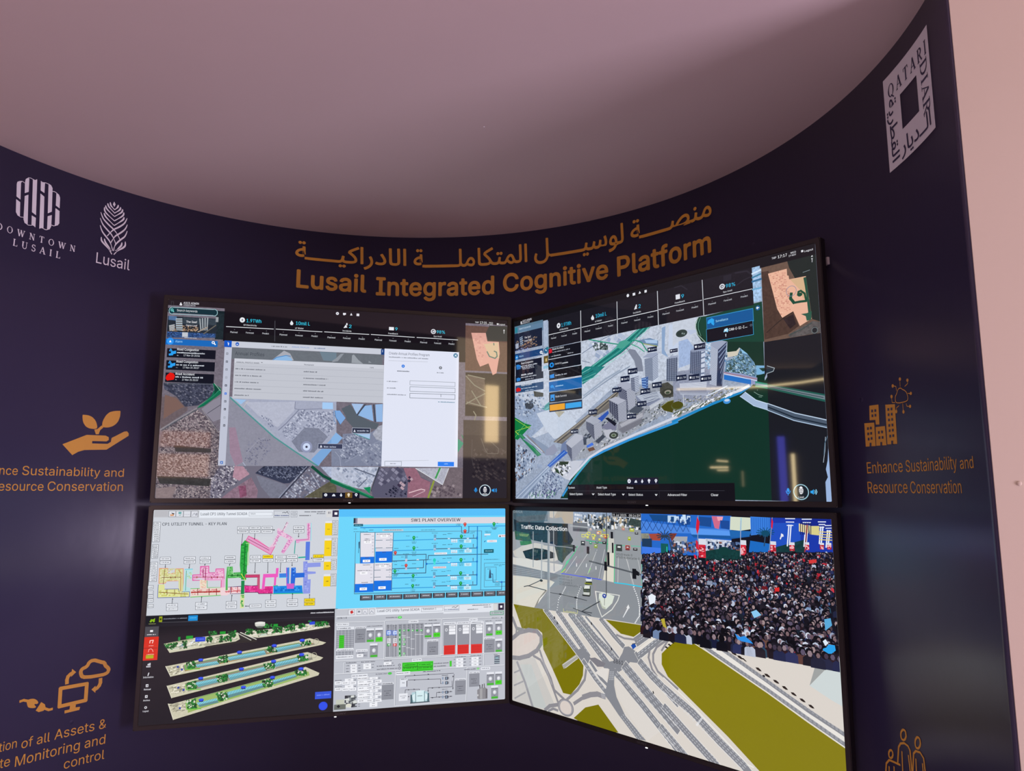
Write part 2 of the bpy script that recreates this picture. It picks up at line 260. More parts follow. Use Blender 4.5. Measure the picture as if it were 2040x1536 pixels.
# ---------------------------------------------------------------- drawing engine
GLYPHS = '''65 192|7 0 81 203 110 203 185 0 158 0 115 121 106 149 93 191 98 191 85 148 76 121 34 0|44 57 44 79 148 79 148 57
66 182|24 0 24 203 96 203 116 202 132 196 144 188 152 177 158 164 159 150 158 138 155 128 143 114 126 107 126 105 136 103 145 98 154 91 161 81 166 69 167 54 165 40 160 27 151 16 138 7 120 2 99 0|50 23 98 23 118 25 132 32 140 42 142 55 141 65 137 74 131 81 122 87 112 91 99 92 50 92|50 114 95 114 115 118 123 124 129 131 133 139 134 149 132 161 125 172 113 178 96 181 50 181
67 204|107 -3 82 0 60 10 42 25 28 46 19 72 16 102 19 132 28 157 42 178 60 193 82 203 107 206 136 202 149 196 161 188 171 179 179 167 185 154 189 139 163 139 156 158 143 171 126 180 107 182 89 180 73 173 60 161 50 146 44 126 41 102 44 78 50 58 60 42 74 31 89 24 107 21 126 24 143 32 156 46 163 64 189 64 185 49 179 36 171 25 161 15 149 7 136 2 122 -2
68 201|88 0 38 0 38 23 86 23 109 25 127 32 141 44 152 60 158 79 160 102 158 125 152 144 142 160 128 171 110 178 88 181 37 181 37 203 90 203 118 200 141 191 160 177 173 156 182 131 185 102 182 73 173 47 159 27 140 12 116 3|50 203 50 0 24 0 24 203
69 167|24 0 24 203 149 203 149 181 50 181 50 114 142 114 142 91 50 91 50 23 150 23 150 0
70 164|24 0 24 203 148 203 148 181 50 181 50 111 138 111 138 88 50 88 50 0
71 208|107 -3 82 0 60 10 41 25 28 46 19 72 16 102 19 132 28 157 41 178 60 193 81 203 106 206 122 205 136 201 149 196 161 188 171 178 180 167 186 154 190 139 163 139 155 157 142 171 126 179 106 182 89 180 73 173 60 161 50 146 44 126 41 102 44 78 50 58 60 42 74 31 90 24 107 21 124 23 138 28 150 37 158 49 164 64 166 80 113 80 113 102 191 102 191 80 188 57 180 36 167 20 151 8 130 0
72 207|24 0 24 203 50 203 50 116 157 116 157 203 183 203 183 0 157 0 157 93 50 93 50 0
73 120|12 0 12 23 47 23 47 181 12 181 12 203 108 203 108 181 73 181 73 23 108 23 108 0
74 159|74 -3 50 1 30 13 17 32 13 58 13 69 39 69 39 58 41 42 49 30 60 22 74 20 88 22 99 30 106 42 109 58 109 203 135 203 135 58 130 32 118 13 98 1
75 187|42 58 42 86 56 104 70 121 85 138 145 203 179 203 92 110 91 110|24 0 24 203 50 203 50 134 50 90 50 77 50 0|149 0 75 104 91 124 179 0
76 157|24 0 24 203 50 203 50 23 144 23 144 0
77 251|24 0 24 203 61 203 111 75 115 64 120 49 125 34 129 20 123 20 127 33 132 48 137 63 141 75 191 203 227 203 227 0 202 0 202 116 202 131 202 147 202 165 203 183 205 183 199 164 193 145 187 129 182 116 137 0 114 0 68 116 64 128 58 144 52 163 45 183 48 183 48 166 48 149 49 131 49 116 49 0
78 209|24 0 24 203 54 203 137 73 145 60 155 43 166 22 162 21 160 43 160 63 160 78 160 203 185 203 185 0 155 0 81 116 71 132 59 152 43 181 48 181 49 153 50 131 50 116 50 0
79 213|107 -3 82 0 60 10 42 25 28 46 19 72 16 102 19 132 28 157 42 178 60 193 82 203 107 206 132 203 153 193 172 178 186 157 194 132 197 102 194 72 186 46 172 25 153 10 132 0|107 21 124 23 140 30 153 42 163 58 170 78 172 102 170 126 163 146 153 162 140 173 124 180 107 182 89 180 74 173 60 162 50 146 44 126 41 102 44 78 50 58 60 42 74 30 89 23
80 178|24 0 24 203 94 203 116 201 133 195 146 185 156 172 162 156 163 139 162 122 156 106 146 93 133 83 116 76 94 74 50 74 50 0|50 97 93 97 107 98 119 102 127 109 133 117 137 128 138 139 137 150 133 161 127 169 119 175 107 179 93 181 50 181
81 213|98 64 125 64 148 34 153 26 187 -19 160 -19 138 11 132 18|107 -3 82 0 60 10 42 25 28 46 19 72 16 102 19 132 28 157 42 178 60 193 82 203 107 206 132 203 153 193 172 178 186 157 194 132 197 102 194 72 186 46 172 25 153 10 132 0|107 21 124 23 140 30 153 42 163 58 170 78 172 102 170 126 163 146 153 162 140 173 124 180 107 182 89 180 74 173 60 162 50 146 44 126 41 102 44 78 50 58 60 42 74 30 89 23
82 180|24 0 24 203 94 203 116 201 133 195 147 186 156 173 162 158 164 141 162 124 156 109 147 96 133 87 116 81 94 79 50 79 50 0|141 0 92 92 121 92 171 0|50 102 93 102 108 103 119 107 128 112 133 120 137 130 138 141 137 152 133 162 128 170 119 176 108 180 93 181 50 181
83 179|89 -4 69 -2 51 4 36 12 26 24 18 38 15 55 42 55 44 44 49 35 57 28 67 23 89 20 103 21 114 24 124 29 132 37 137 46 138 56 137 65 133 72 118 82 98 89 73 96 51 104 34 116 24 130 21 149 23 165 30 179 41 191 55 199 72 204 91 206 110 204 126 199 140 191 151 179 158 166 160 151 135 151 131 165 121 175 107 181 90 183 78 182 67 179 58 174 51 167 47 159 46 150 48 141 52 133 68 123 85 117 106 112 125 105 143 95 158 79 162 68 163 55 161 40 155 25 144 13 129 4 111 -2
84 179|13 181 13 203 167 203 167 181 103 181 103 0 77 0 77 181
85 207|104 -3 81 -1 62 6 46 17 34 32 26 49 24 69 24 203 50 203 50 71 51 57 56 45 64 35 75 27 88 22 104 21 119 22 132 27 143 35 151 45 155 57 157 71 157 203 183 203 183 69 180 49 173 32 161 17 145 6 126 -1
86 192|82 0 7 203 34 203 77 82 86 55 99 12 94 12 107 55 116 82 158 203 185 203 111 0
87 274|62 0 7 203 33 203 65 78 70 58 75 37 79 16 76 16 80 37 85 58 90 78 122 203 152 203 185 78 190 58 194 37 199 16 195 16 200 37 204 58 209 78 241 203 268 203 212 0 182 0 147 129 141 157 134 190 140 190 134 158 127 129 92 0
88 190|7 0 87 114 87 95 12 203 42 203 71 160 82 144 89 132 97 117 93 117 101 131 109 144 119 160 149 203 178 203 104 96 104 115 182 0 153 0 117 52 107 66 100 78 92 92 98 92 90 79 82 66 73 52 37 0
89 189|81 0 81 83 7 203 36 203 77 138 89 117 100 92 89 92 100 117 112 138 152 203 182 203 107 83 107 0
90 175|17 0 17 19 109 154 122 172 136 190 139 182 114 181 89 181 16 181 16 203 159 203 159 185 67 51 54 32 39 13 36 22 61 23 86 23 160 23 160 0
97 156|64 -3 50 -2 38 2 27 9 19 18 14 29 12 43 13 55 17 64 23 72 31 77 50 84 71 88 93 91 106 94 109 97 110 102 110 103 107 119 96 129 78 132 60 129 47 120 40 110 16 116 23 129 31 138 42 145 53 150 78 154 96 152 114 144 122 137 129 128 133 116 135 101 135 0 111 0 111 21 109 21 101 10 86 0|68 18 81 19 91 23 99 30 105 37 109 46 110 55 110 76 104 73 93 70 80 68 70 67 54 63 41 56 38 50 37 42 41 29 52 21
98 170|92 -3 79 -2 69 2 55 12 47 23 45 23 45 0 21 0 21 203 45 203 45 128 47 128 55 138 69 149 79 153 92 154 110 151 125 144 138 133 148 117 154 98 156 76 154 53 148 34 138 18 125 6 110 -1|88 19 101 21 112 26 120 35 126 47 130 60 131 76 130 91 126 104 120 116 112 125 101 130 88 132 75 130 64 125 56 116 50 105 46 92 45 76 46 60 50 46 56 35 65 26 75 21
99 158|83 -3 64 -1 47 7 33 18 22 34 16 53 14 75 16 97 22 116 33 132 47 144 64 151 83 154 104 151 122 142 136 129 145 111 121 105 116 116 108 124 97 130 83 132 69 130 58 124 49 115 43 103 40 90 39 75 40 60 43 47 49 35 58 26 69 21 83 19 97 21 108 26 117 35 122 47 145 41 136 22 122 9 104 0
100 170|78 -3 60 -1 45 6 32 18 22 34 16 53 14 76 16 98 22 117 32 133 45 144 60 151 78 154 91 153 101 149 115 138 122 128 124 128 124 203 149 203 149 0 125 0 125 23 123 23 115 12 101 2 91 -2|82 19 95 21 105 26 114 35 120 46 123 60 125 76 123 92 120 105 114 116 105 125 95 130 82 132 69 130 58 125 49 116 43 104 40 91 39 76 40 60 43 47 50 35 58 26 69 21
101 162|85 -3 64 -1 47 7 33 18 22 34 16 53 14 75 16 97 22 116 32 132 46 144 63 151 82 154 106 150 118 144 128 136 136 126 143 113 147 97 148 78 148 68 38 68 40 55 44 42 51 32 60 25 72 20 85 18 101 21 114 29 122 42 146 36 141 25 134 16 125 8 113 2 100 -2|123 95 119 107 113 118 105 126 95 130 82 132 69 130 59 125 50 118 44 108 40 97 38 88 124 88
102 101|91 152 91 131 3 131 3 152|32 0 32 173 34 185 38 194 45 202 54 208 75 212 89 211 97 208 91 187 86 189 78 190 68 188 62 184 58 177 57 167 57 0
103 170|83 -60 67 -59 54 -56 33 -44 20 -28 41 -16 49 -26 62 -35 83 -39 100 -37 113 -30 122 -19 125 -2 125 27 122 27 115 17 101 6 91 3 78 2 61 4 45 11 32 21 22 36 16 54 14 76 16 98 22 117 32 133 45 144 61 151 78 154 91 153 101 149 115 138 123 128 125 128 125 152 149 152 149 -4 147 -22 140 -36 130 -47 116 -54 100 -59|82 24 95 25 105 30 114 38 120 48 124 62 125 77 124 92 120 106 114 117 106 125 95 130 82 132 69 130 58 125 50 116 43 105 40 92 39 77 40 62 43 49 50 38 58 30 69 25
104 164|45 91 45 0 21 0 21 203 45 203 45 115 41 115 49 133 61 145 75 152 91 154 105 152 118 147 128 139 136 128 141 114 143 96 143 0 118 0 118 94 116 110 109 122 98 129 84 132 74 130 64 127 57 121 51 113 47 103
105 67|21 0 21 152 45 152 45 0|33 177 27 178 22 182 18 187 17 193 18 200 22 205 27 208 33 209 40 208 46 205 49 200 51 193 49 187 46 182 40 178
106 67|21 152 45 152 45 -12 44 -25 41 -36 34 -45 26 -52 15 -56 2 -57 -4 -57 -4 -35 1 -35 10 -33 16 -29 20 -21 21 -12|33 177 27 178 21 182 18 187 16 193 18 200 21 205 27 208 33 209 40 208 45 205 49 200 50 193 49 187 45 182 40 178
107 152|44 55 44 85 48 85 114 152 144 152 74 80 71 80|21 0 21 203 45 203 45 0|118 0 59 74 76 91 149 0
108 76|56 -1 40 1 30 8 23 19 21 34 21 203 45 203 45 39 48 25 52 22 58 21 64 21 68 22 72 1 65 0
109 244|21 0 21 152 45 152 45 118 43 118 47 129 53 138 69 150 88 154 103 152 115 144 124 133 128 118 125 118 129 128 135 137 152 150 175 154 187 153 199 149 209 142 216 131 221 118 223 102 223 0 198 0 198 101 196 116 189 125 179 130 167 132 158 131 150 128 138 116 134 99 134 0 110 0 110 104 108 115 101 124 92 130 80 132 63 128 56 123 50 116 47 106 45 95 45 0
110 164|45 91 45 0 21 0 21 152 45 152 45 115 41 115 49 133 61 145 75 152 91 154 105 152 118 147 128 139 136 128 141 114 143 96 143 0 118 0 118 94 116 110 109 122 98 129 84 132 74 130 64 127 57 121 51 113 47 103
111 166|83 -3 64 -1 47 7 33 18 22 34 16 53 14 75 16 97 22 116 33 132 47 144 64 151 83 154 102 151 119 144 133 132 144 116 150 97 152 75 150 53 144 34 133 18 119 7 102 -1|83 19 97 21 108 26 117 35 123 47 126 60 128 75 126 90 123 103 117 115 108 124 97 130 83 132 69 130 58 124 49 115 43 103 40 90 39 75 40 60 43 47 49 35 58 26 69 21
112 170|21 -57 21 152 45 152 45 128 47 128 55 138 69 149 79 153 92 154 110 151 125 144 138 133 148 117 154 98 156 76 154 53 148 34 138 18 125 6 110 -1 92 -3 79 -2 69 2 55 12 47 23 45 23 45 -57|88 19 101 21 112 26 120 35 126 47 130 60 131 76 130 91 126 104 120 116 112 125 101 130 88 132 75 130 64 125 56 116 50 105 46 92 45 76 46 60 50 46 56 35 65 26 75 21
113 170|149 -57 124 -57 124 23 122 23 115 12 101 2 91 -2 78 -3 60 -1 45 6 32 18 22 34 16 53 14 76 16 98 22 117 32 133 45 144 60 151 78 154 91 153 101 149 115 138 123 128 125 128 125 152 149 152|82 19 95 21 105 26 114 35 120 46 123 60 125 76 123 92 120 105 114 116 105 125 95 130 82 132 69 130 58 125 49 116 43 104 40 91 39 76 40 60 43 47 50 35 58 26 69 21
114 104|21 0 21 152 45 152 45 128 46 128 52 139 61 147 72 152 85 154 92 154 97 153 97 129 92 130 83 130 73 129 64 126 56 121 50 113 47 105 45 95 45 0
115 146|73 -3 58 -2 45 1 34 7 25 15 18 25 14 38 38 43 42 32 50 24 60 20 73 18 87 20 98 25 105 32 107 41 106 48 102 54 95 59 85 62 60 68 42 74 29 83 21 95 19 110 21 122 26 133 35 141 46 148 60 152 75 154 89 153 102 149 112 143 120 136 130 116 107 111 103 119 97 126 88 131 75 133 62 131 52 127 46 120 43 111 45 103 50 97 69 89 92 84 110 77 122 69 130 57 132 43 131 30 125 19 116 10 104 3 89 -2
116 91|82 152 82 131 3 131 3 152|26 188 50 188 50 39 51 30 54 25 60 21 68 20 74 20 81 21 85 1 77 -1 67 -2 50 1 37 9 29 21 26 37
117 164|73 -2 59 0 46 4 36 12 28 23 23 38 21 56 21 152 45 152 45 58 48 42 55 30 66 23 80 20 90 21 100 25 107 31 113 39 117 49 118 61 118 152 143 152 143 0 119 0 119 37 123 37 114 19 103 7 89 0
118 156|65 0 7 152 34 152 66 62 75 35 82 8 74 8 81 35 90 62 122 152 149 152 91 0
119 227|55 0 9 152 35 152 53 85 62 55 70 17 66 17 74 54 82 85 101 152 127 152 145 85 153 54 161 17 157 17 165 54 173 85 192 152 218 152 172 0 147 0 128 69 122 90 116 112 111 135 116 135 111 112 105 90 99 69 79 0
120 151|8 0 69 87 68 68 11 152 40 152 59 122 72 101 83 82 70 82 81 101 93 122 113 152 141 152 83 67 83 86 143 0 115 0 92 34 80 54 69 73 82 73 71 54 59 34 37 0
121 156|19 -55 25 -34 29 -35 42 -36 52 -30 60 -14 65 -1 7 152 34 152 66 62 75 35 82 8 73 8 81 35 90 62 122 152 149 152 82 -23 71 -43 56 -54 37 -58 26 -57
122 152|17 0 17 18 102 128 102 129 19 129 19 152 133 152 133 132 50 24 50 23 135 23 135 0
48 181|91 -3 70 0 52 10 38 25 28 45 21 71 19 102 21 132 28 158 38 179 52 194 70 203 91 206 112 203 129 194 143 179 154 158 160 132 162 102 160 71 154 45 143 25 129 10 112 0|91 20 104 22 116 29 125 41 132 57 136 78 138 102 136 126 132 146 125 162 116 174 104 181 91 184 77 181 65 174 56 162 49 146 45 126 44 102 45 78 49 57 56 41 65 29 77 22
49 181|31 0 31 22 156 22 156 0|110 203 110 0 85 0 85 179 84 179 34 143 34 171 79 203
50 181|26 0 26 19 94 91 113 113 124 131 128 149 127 159 123 167 117 174 109 180 89 184 78 183 69 179 61 173 56 165 52 156 51 145 26 145 28 162 34 177 44 189 57 198 73 204 90 206 107 204 122 199 135 190 144 178 150 164 152 149 148 127 134 103 107 72 61 24 61 23 156 23 156 0
51 181|87 -3 69 -1 53 4 39 12 28 23 21 37 17 53 44 53 46 43 51 35 57 28 66 24 87 20 110 24 119 30 126 37 130 47 132 58 130 69 126 78 120 87 110 93 97 98 80 99 63 99 63 120 115 179 115 181 28 181 28 203 149 203 149 184 85 111 85 116 105 115 123 110 138 101 148 89 155 74 157 58 155 41 148 26 137 14 123 5 107 -1
52 181|16 42 16 63 99 203 124 203 43 66 43 65 165 65 165 42|113 0 113 48 113 58 113 127 137 127 137 0
53 181|88 -3 71 -1 56 4 43 13 33 24 27 37 24 52 49 52 51 43 55 36 69 24 88 20 100 21 110 26 119 33 126 42 130 53 131 65 130 77 125 88 119 98 110 105 99 109 87 111 67 107 51 98 27 101 38 203 147 203 147 181 60 181 54 121 71 130 92 133 105 132 118 128 129 122 138 114 146 104 152 92 155 79 156 65 154 47 148 30 137 17 123 6 107 -1
54 181|91 -3 73 -1 57 6 44 16 34 30 28 46 25 65 27 80 32 96 55 136 101 203 129 203 60 104 58 104 66 115 78 123 94 126 111 124 126 118 139 108 148 96 154 81 156 63 153 45 147 29 137 16 124 6 108 -1|91 19 102 21 111 25 120 32 126 41 130 51 131 63 130 75 126 85 120 94 111 101 102 105 91 106 79 105 70 101 61 94 55 86 51 75 50 63 51 51 55 41 61 32 70 25 79 21
55 181|39 0 129 179 129 181 25 181 25 203 156 203 156 179 66 0
56 181|91 -3 71 -1 54 5 40 13 30 25 23 38 21 54 22 67 26 78 32 88 40 96 50 102 61 106 61 107 48 113 37 123 30 137 28 152 30 167 36 180 46 191 58 199 73 204 91 206 107 204 122 199 135 191 145 180 151 167 153 152 150 137 144 123 133 113 120 107 120 106 131 102 140 96 149 88 155 78 159 67 160 54 158 38 151 25 141 13 127 5 110 -1|91 20 103 21 114 24 123 29 129 37 133 45 135 55 133 66 129 75 122 83 113 89 102 93 91 94 78 93 68 89 59 83 52 75 48 66 46 55 48 45 52 37 58 29 67 24 78 21|91 116 110 120 117 125 123 132 126 141 128 150 127 160 123 168 117 175 110 180 91 184 71 180 63 175 58 168 54 160 53 150 54 141 58 132 64 125 71 120
57 181|90 206 108 204 124 198 137 187 147 174 153 157 156 139 154 124 149 108 126 67 80 0 52 0 121 99 123 99 115 88 103 81 87 78 70 80 55 86 42 95 33 108 27 123 25 141 28 159 34 175 44 188 57 198 73 204|90 184 79 183 70 178 61 172 55 163 51 152 50 141 51 129 55 118 61 109 70 103 79 99 90 97 102 99 111 103 120 109 126 118 130 128 131 140 130 152 126 163 120 172 112 178 102 183
46 75|38 -2 31 0 25 4 21 9 20 16 21 23 25 29 31 33 38 35 45 33 51 29 55 23 56 16 55 9 51 4 45 0
58 75|38 -2 31 0 25 4 21 9 20 16 21 23 25 29 31 33 38 35 45 33 51 29 55 23 56 16 55 9 51 4 45 0|38 108 31 110 25 114 21 119 20 126 21 134 25 139 31 143 38 145 45 143 51 139 55 134 56 126 55 119 51 114 45 110
45 181|135 98 135 75 46 75 46 98
37 270|70 113 58 115 48 119 40 125 35 134 31 144 30 155 30 165 31 176 35 186 40 194 48 201 58 205 70 207 82 205 92 201 100 194 106 186 109 176 110 165 110 155 109 144 106 134 100 125 92 119 82 115|70 131 79 133 85 138 88 146 89 155 89 165 85 182 79 187 70 189 61 187 55 182 52 174 51 165 51 155 52 146 55 138 61 133|200 -4 188 -2 178 2 171 8 165 17 161 27 160 38 160 48 161 59 165 69 171 77 179 84 189 88 200 90 212 88 222 84 230 77 236 69 239 59 240 48 240 38 239 27 236 17 230 8 222 2 212 -2|200 14 209 16 215 21 218 29 220 38 220 48 215 65 209 70 200 72 192 70 186 65 182 57 181 48 181 38 182 29 186 21 191 16|53 0 193 203 216 203 76 0
38 179|79 -3 60 -1 44 5 31 13 22 25 16 38 14 53 15 65 19 76 34 94 56 112 86 134 95 141 102 150 105 162 103 171 98 178 91 183 81 184 67 181 58 172 55 160 58 145 67 131 82 114 175 0 146 0 69 93 48 117 35 138 31 148 30 159 32 172 36 183 44 193 54 200 66 204 80 205 94 204 106 200 116 193 123 184 128 173 129 162 126 145 117 130 102 117 62 87 44 70 40 61 39 52 40 43 44 35 50 28 57 23 67 20 77 19 89 20 100 24 120 38 128 48 134 61 138 74 140 90 163 90 162 72 159 57 148 37 138 25 133 19 122 9 108 3 94 -1
95 128|128 0 128 -23 0 -23 0 0
44 75|15 -48 27 28 55 28 34 -48
35 176|97 0 130 203 151 203 117 0|4 56 8 77 160 77 157 56|25 0 59 203 79 203 46 0|16 127 20 147 172 147 169 127
64 270|142 -54 114 -52 89 -46 67 -35 49 -21 35 -3 24 19 18 44 16 72 18 99 25 124 35 145 49 163 67 178 88 188 112 195 140 197 166 194 189 188 209 177 225 163 238 146 247 127 252 107 254 86 252 57 246 30 240 20 231 11 221 6 207 4 191 7 176 14 171 20 169 27 168 27 163 19 155 12 145 7 131 5 114 7 100 14 89 25 82 39 77 55 75 73 77 90 83 106 91 119 103 129 117 135 132 137 144 136 154 132 166 122 168 122 168 134 189 134 189 44 191 36 194 30 199 25 207 24 216 25 223 30 227 39 230 51 232 86 231 104 227 120 219 136 209 149 196 161 180 169 161 175 139 177 117 175 97 170 80 161 65 149 54 134 46 115 41 95 39 71 41 47 46 26 54 8 66 -7 81 -18 98 -27 119 -32 143 -34 165 -32 183 -28 196 -23 202 -43 186 -48 164 -52|132 26 144 27 153 31 160 38 165 47 169 74 168 88 165 99 159 107 152 113 132 117 122 115 113 111 106 104 101 95 97 74 100 50 105 40 112 33 120 28
32 75|'''
GL = {}
for row in GLYPHS.split('\n'):
    if not row: continue
    parts = row.split('|')
    ch, adv = map(int, parts[0].split()); ch = chr(ch)
    loops = []
    for q in parts[1:]:
        if q:
            w = list(map(int, q.split())); loops.append([(w[i], w[i + 1]) for i in range(0, len(w), 2)])
    GL[ch] = (adv, loops)

def sarea(p): return sum(p[i][0] * p[(i + 1) % len(p)][1] - p[(i + 1) % len(p)][0] * p[i][1] for i in range(len(p))) / 2

def inside(x, y, p):
    c = False; n = len(p); j = n - 1
    for i in range(n):
        xi, yi = p[i]; xj, yj = p[j]
        if (yi > y) != (yj > y) and x < (xj - xi) * (y - yi) / (yj - yi) + xi: c = not c
        j = i
    return c

_cache = {}
def glyph_tris(ch, bold):
    k = (ch, bold)
    if k not in _cache:
        adv, loops = GL.get(ch, GL['o'])
        if loops:
            big = max(loops, key=lambda p: abs(sarea(p))); sgn = 1 if sarea(big) > 0 else -1
            solids = [p for p in loops if sarea(p) * sgn > 0]; holes = [p for p in loops if sarea(p) * sgn <= 0]
            tris = []
            for s in solids:
                hs = [h for h in holes if inside(h[0][0] + .01, h[0][1] + .01, s) or inside(h[2][0], h[2][1], s)]
                polys = [[Vector((x, y, 0)) for x, y in q] for q in [s] + hs]
                flat = [v for q in polys for v in q]
                for t in tessellate_polygon(polys): tris.append([(flat[i].x, flat[i].y) for i in t])
            _cache[k] = (adv, tris)
        else: _cache[k] = (adv, [])
    return _cache[k]

def text_tris(s, bold):
    """triangles of a line of print; x from 0 to 1 over its ink, y in cap heights"""
    out = []
    d = (0, 4, 6, 8.5)[bold]                     # heavier type: the line overprinted with small shifts
    shifts = [(0, 0)] if not bold else [(-d, 0), (d, 0)] if bold < 3 else [(0, 0), (-d, 0), (d, 0), (0, d), (0, -d), (-d * .7, -d * .7), (d * .7, -d * .7), (-d * .7, d * .7), (d * .7, d * .7)]
    for sx, sy in shifts:
        x = 0
        for ch in s:
            adv, tr = glyph_tris(ch, 0)
            for t in tr: out.append([(px + x + sx, py + sy) for px, py in t])
            x += adv + d * .6
    lo = min(p[0] for t in out for p in t); hi = max(p[0] for t in out for p in t)
    return [[((px - lo) / (hi - lo), py / 203) for px, py in t] for t in out]

_ar = {}
def arabic_tris(s, bold):
    def tri(body, off):
        c = bpy.data.curves.new('print', 'FONT'); c.body = body; c.size = 1; c.offset = off; c.resolution_u = 4
        o = bpy.data.objects.new('print', c); COL.objects.link(o)
        dg = bpy.context.evaluated_depsgraph_get(); ev = o.evaluated_get(dg); me = ev.to_mesh(); me.calc_loop_triangles()
        out = [[(me.vertices[i].co.x, me.vertices[i].co.y) for i in t.vertices] for t in me.loop_triangles]
        ev.to_mesh_clear(); bpy.data.objects.remove(o); bpy.data.curves.remove(c)
        return out
    k = (s, bold)
    if k not in _ar:
        al_ = tri('\ufe8d', 0); H_ = max(p[1] for t in al_ for p in t)
        t_ = tri(s, 0); lo = min(p[0] for t in t_ for p in t); hi = max(p[0] for t in t_ for p in t)
        base = [[((x - lo) / (hi - lo), y / H_) for x, y in t] for t in t_]
        d = (0, .010, .022, .03)[bold]; w = (hi - lo) / H_
        sh = [(0, 0)] if not bold else [(d * math.cos(i * math.pi / 4) / w, d * math.sin(i * math.pi / 4)) for i in range(8)] + [(0, 0)]
        _ar[k] = (len(sh), [[(x + sx, y + sy) for x, y in t] for sx, sy in sh for t in base])
    return _ar[k]

# serif capitals as thick and thin strokes in a 1-high box: width, [(x0,y0,x1,y1,weight)]
TK, TN, SF = .165, .07, .06
def _arc(cx, cy, rx, ry, a0, a1, n=10): return [(cx + rx * math.cos(math.radians(a0 + (a1 - a0) * i / n)), cy + ry * math.sin(math.radians(a0 + (a1 - a0) * i / n))) for i in range(n + 1)]
def _path(p, w): return [(p[i][0], p[i][1], p[i + 1][0], p[i + 1][1], w if not isinstance(w, tuple) else w[0] + (w[1] - w[0]) * math.sin(math.pi * (i + .5) / (len(p) - 1))) for i in range(len(p) - 1)]
SER = {
 'I': (.36, [(.18, 0, .18, 1, TK), (.03, .03, .33, .03, SF), (.03, .97, .33, .97, SF)]),
 'L': (.62, [(.16, 0, .16, 1, TK), (.02, .97, .32, .97, SF), (.02, .03, .60, .03, SF), (.58, 0, .58, .24, SF)]),
 'T': (.70, [(.35, 0, .35, 1, TK), (.2, .03, .5, .03, SF), (.02, .97, .68, .97, SF), (.04, .76, .04, 1, SF), (.66, .76, .66, 1, SF)]),
 'N': (.82, [(.14, 0, .14, 1, TN), (.68, 0, .68, 1, TN), (.14, 1, .68, 0, TK), (.0, .03, .28, .03, SF), (.0, .97, .2, .97, SF), (.54, .97, .82, .97, SF)]),
 'A': (.80, [(.08, 0, .40, 1, TN), (.40, 1, .70, 0, TK), (.2, .34, .6, .34, SF), (0, .03, .24, .03, SF), (.54, .03, .84, .03, SF)]),
 'W': (1.1, [(.08, 1, .34, 0, TK), (.34, 0, .54, .95, TN), (.54, .95, .78, 0, TK), (.78, 0, 1.0, 1, TN), (-.04, .97, .24, .97, SF), (.86, .97, 1.12, .97, SF), (.42, .97, .64, .97, SF)]),
 'O': (.84, _path(_arc(.42, .5, .34, .49, 0, 180, 12), (TK, TN)) + _path(_arc(.42, .5, .34, .49, 180, 360, 12), (TK, TN))),
 'D': (.80, [(.16, 0, .16, 1, TK), (.02, .03, .36, .03, SF), (.02, .97, .36, .97, SF)] + _path(_arc(.32, .5, .40, .47, -90, 90, 12), (TN, TK))),
 'U': (.80, [(.16, .3, .16, 1, TK), (.66, .3, .66, 1, TN), (.02, .97, .32, .97, SF), (.54, .97, .80, .97, SF)] + _path(_arc(.41, .3, .25, .28, 180, 360, 8), .09)),
 'S': (.56, _path(_arc(.28, .74, .2, .22, 20, 200, 7) + _arc(.28, .27, .22, .24, 120 - 30, -160, 9), .11) + [(.47, .72, .47, .98, SF), (.06, .02, .06, .28, SF)]),
 'R': (.74, [(.16, 0, .16, 1, TK), (.02, .03, .32, .03, SF), (.02, .97, .34, .97, SF), (.36, .5, .66, 0, .12), (.56, .03, .76, .03, SF), (.16, .5, .36, .5, SF)] + _path(_arc(.34, .74, .24, .23, -90, 90, 8), (TN, TK))),
}
SER['Q'] = (.84, SER['O'][1] + [(.42, .12, .78, -.2, .1)])

def clip_poly(p, x0, y0, x1, y1):
    for ax, lim, sg in ((0, x0, 1), (0, x1, -1), (1, y0, 1), (1, y1, -1)):
        out = []; n = len(p)
        for i in range(n):
            a, b = p[i], p[(i + 1) % n]
            ia, ib = (a[ax] - lim) * sg >= 0, (b[ax] - lim) * sg >= 0
            if ia: out.append(a)
            if ia != ib:
                t = (lim - a[ax]) / (b[ax] - a[ax]); out.append((a[0] + (b[0] - a[0]) * t, a[1] + (b[1] - a[1]) * t))
        p = out
        if len(p) < 3: return []
    return p

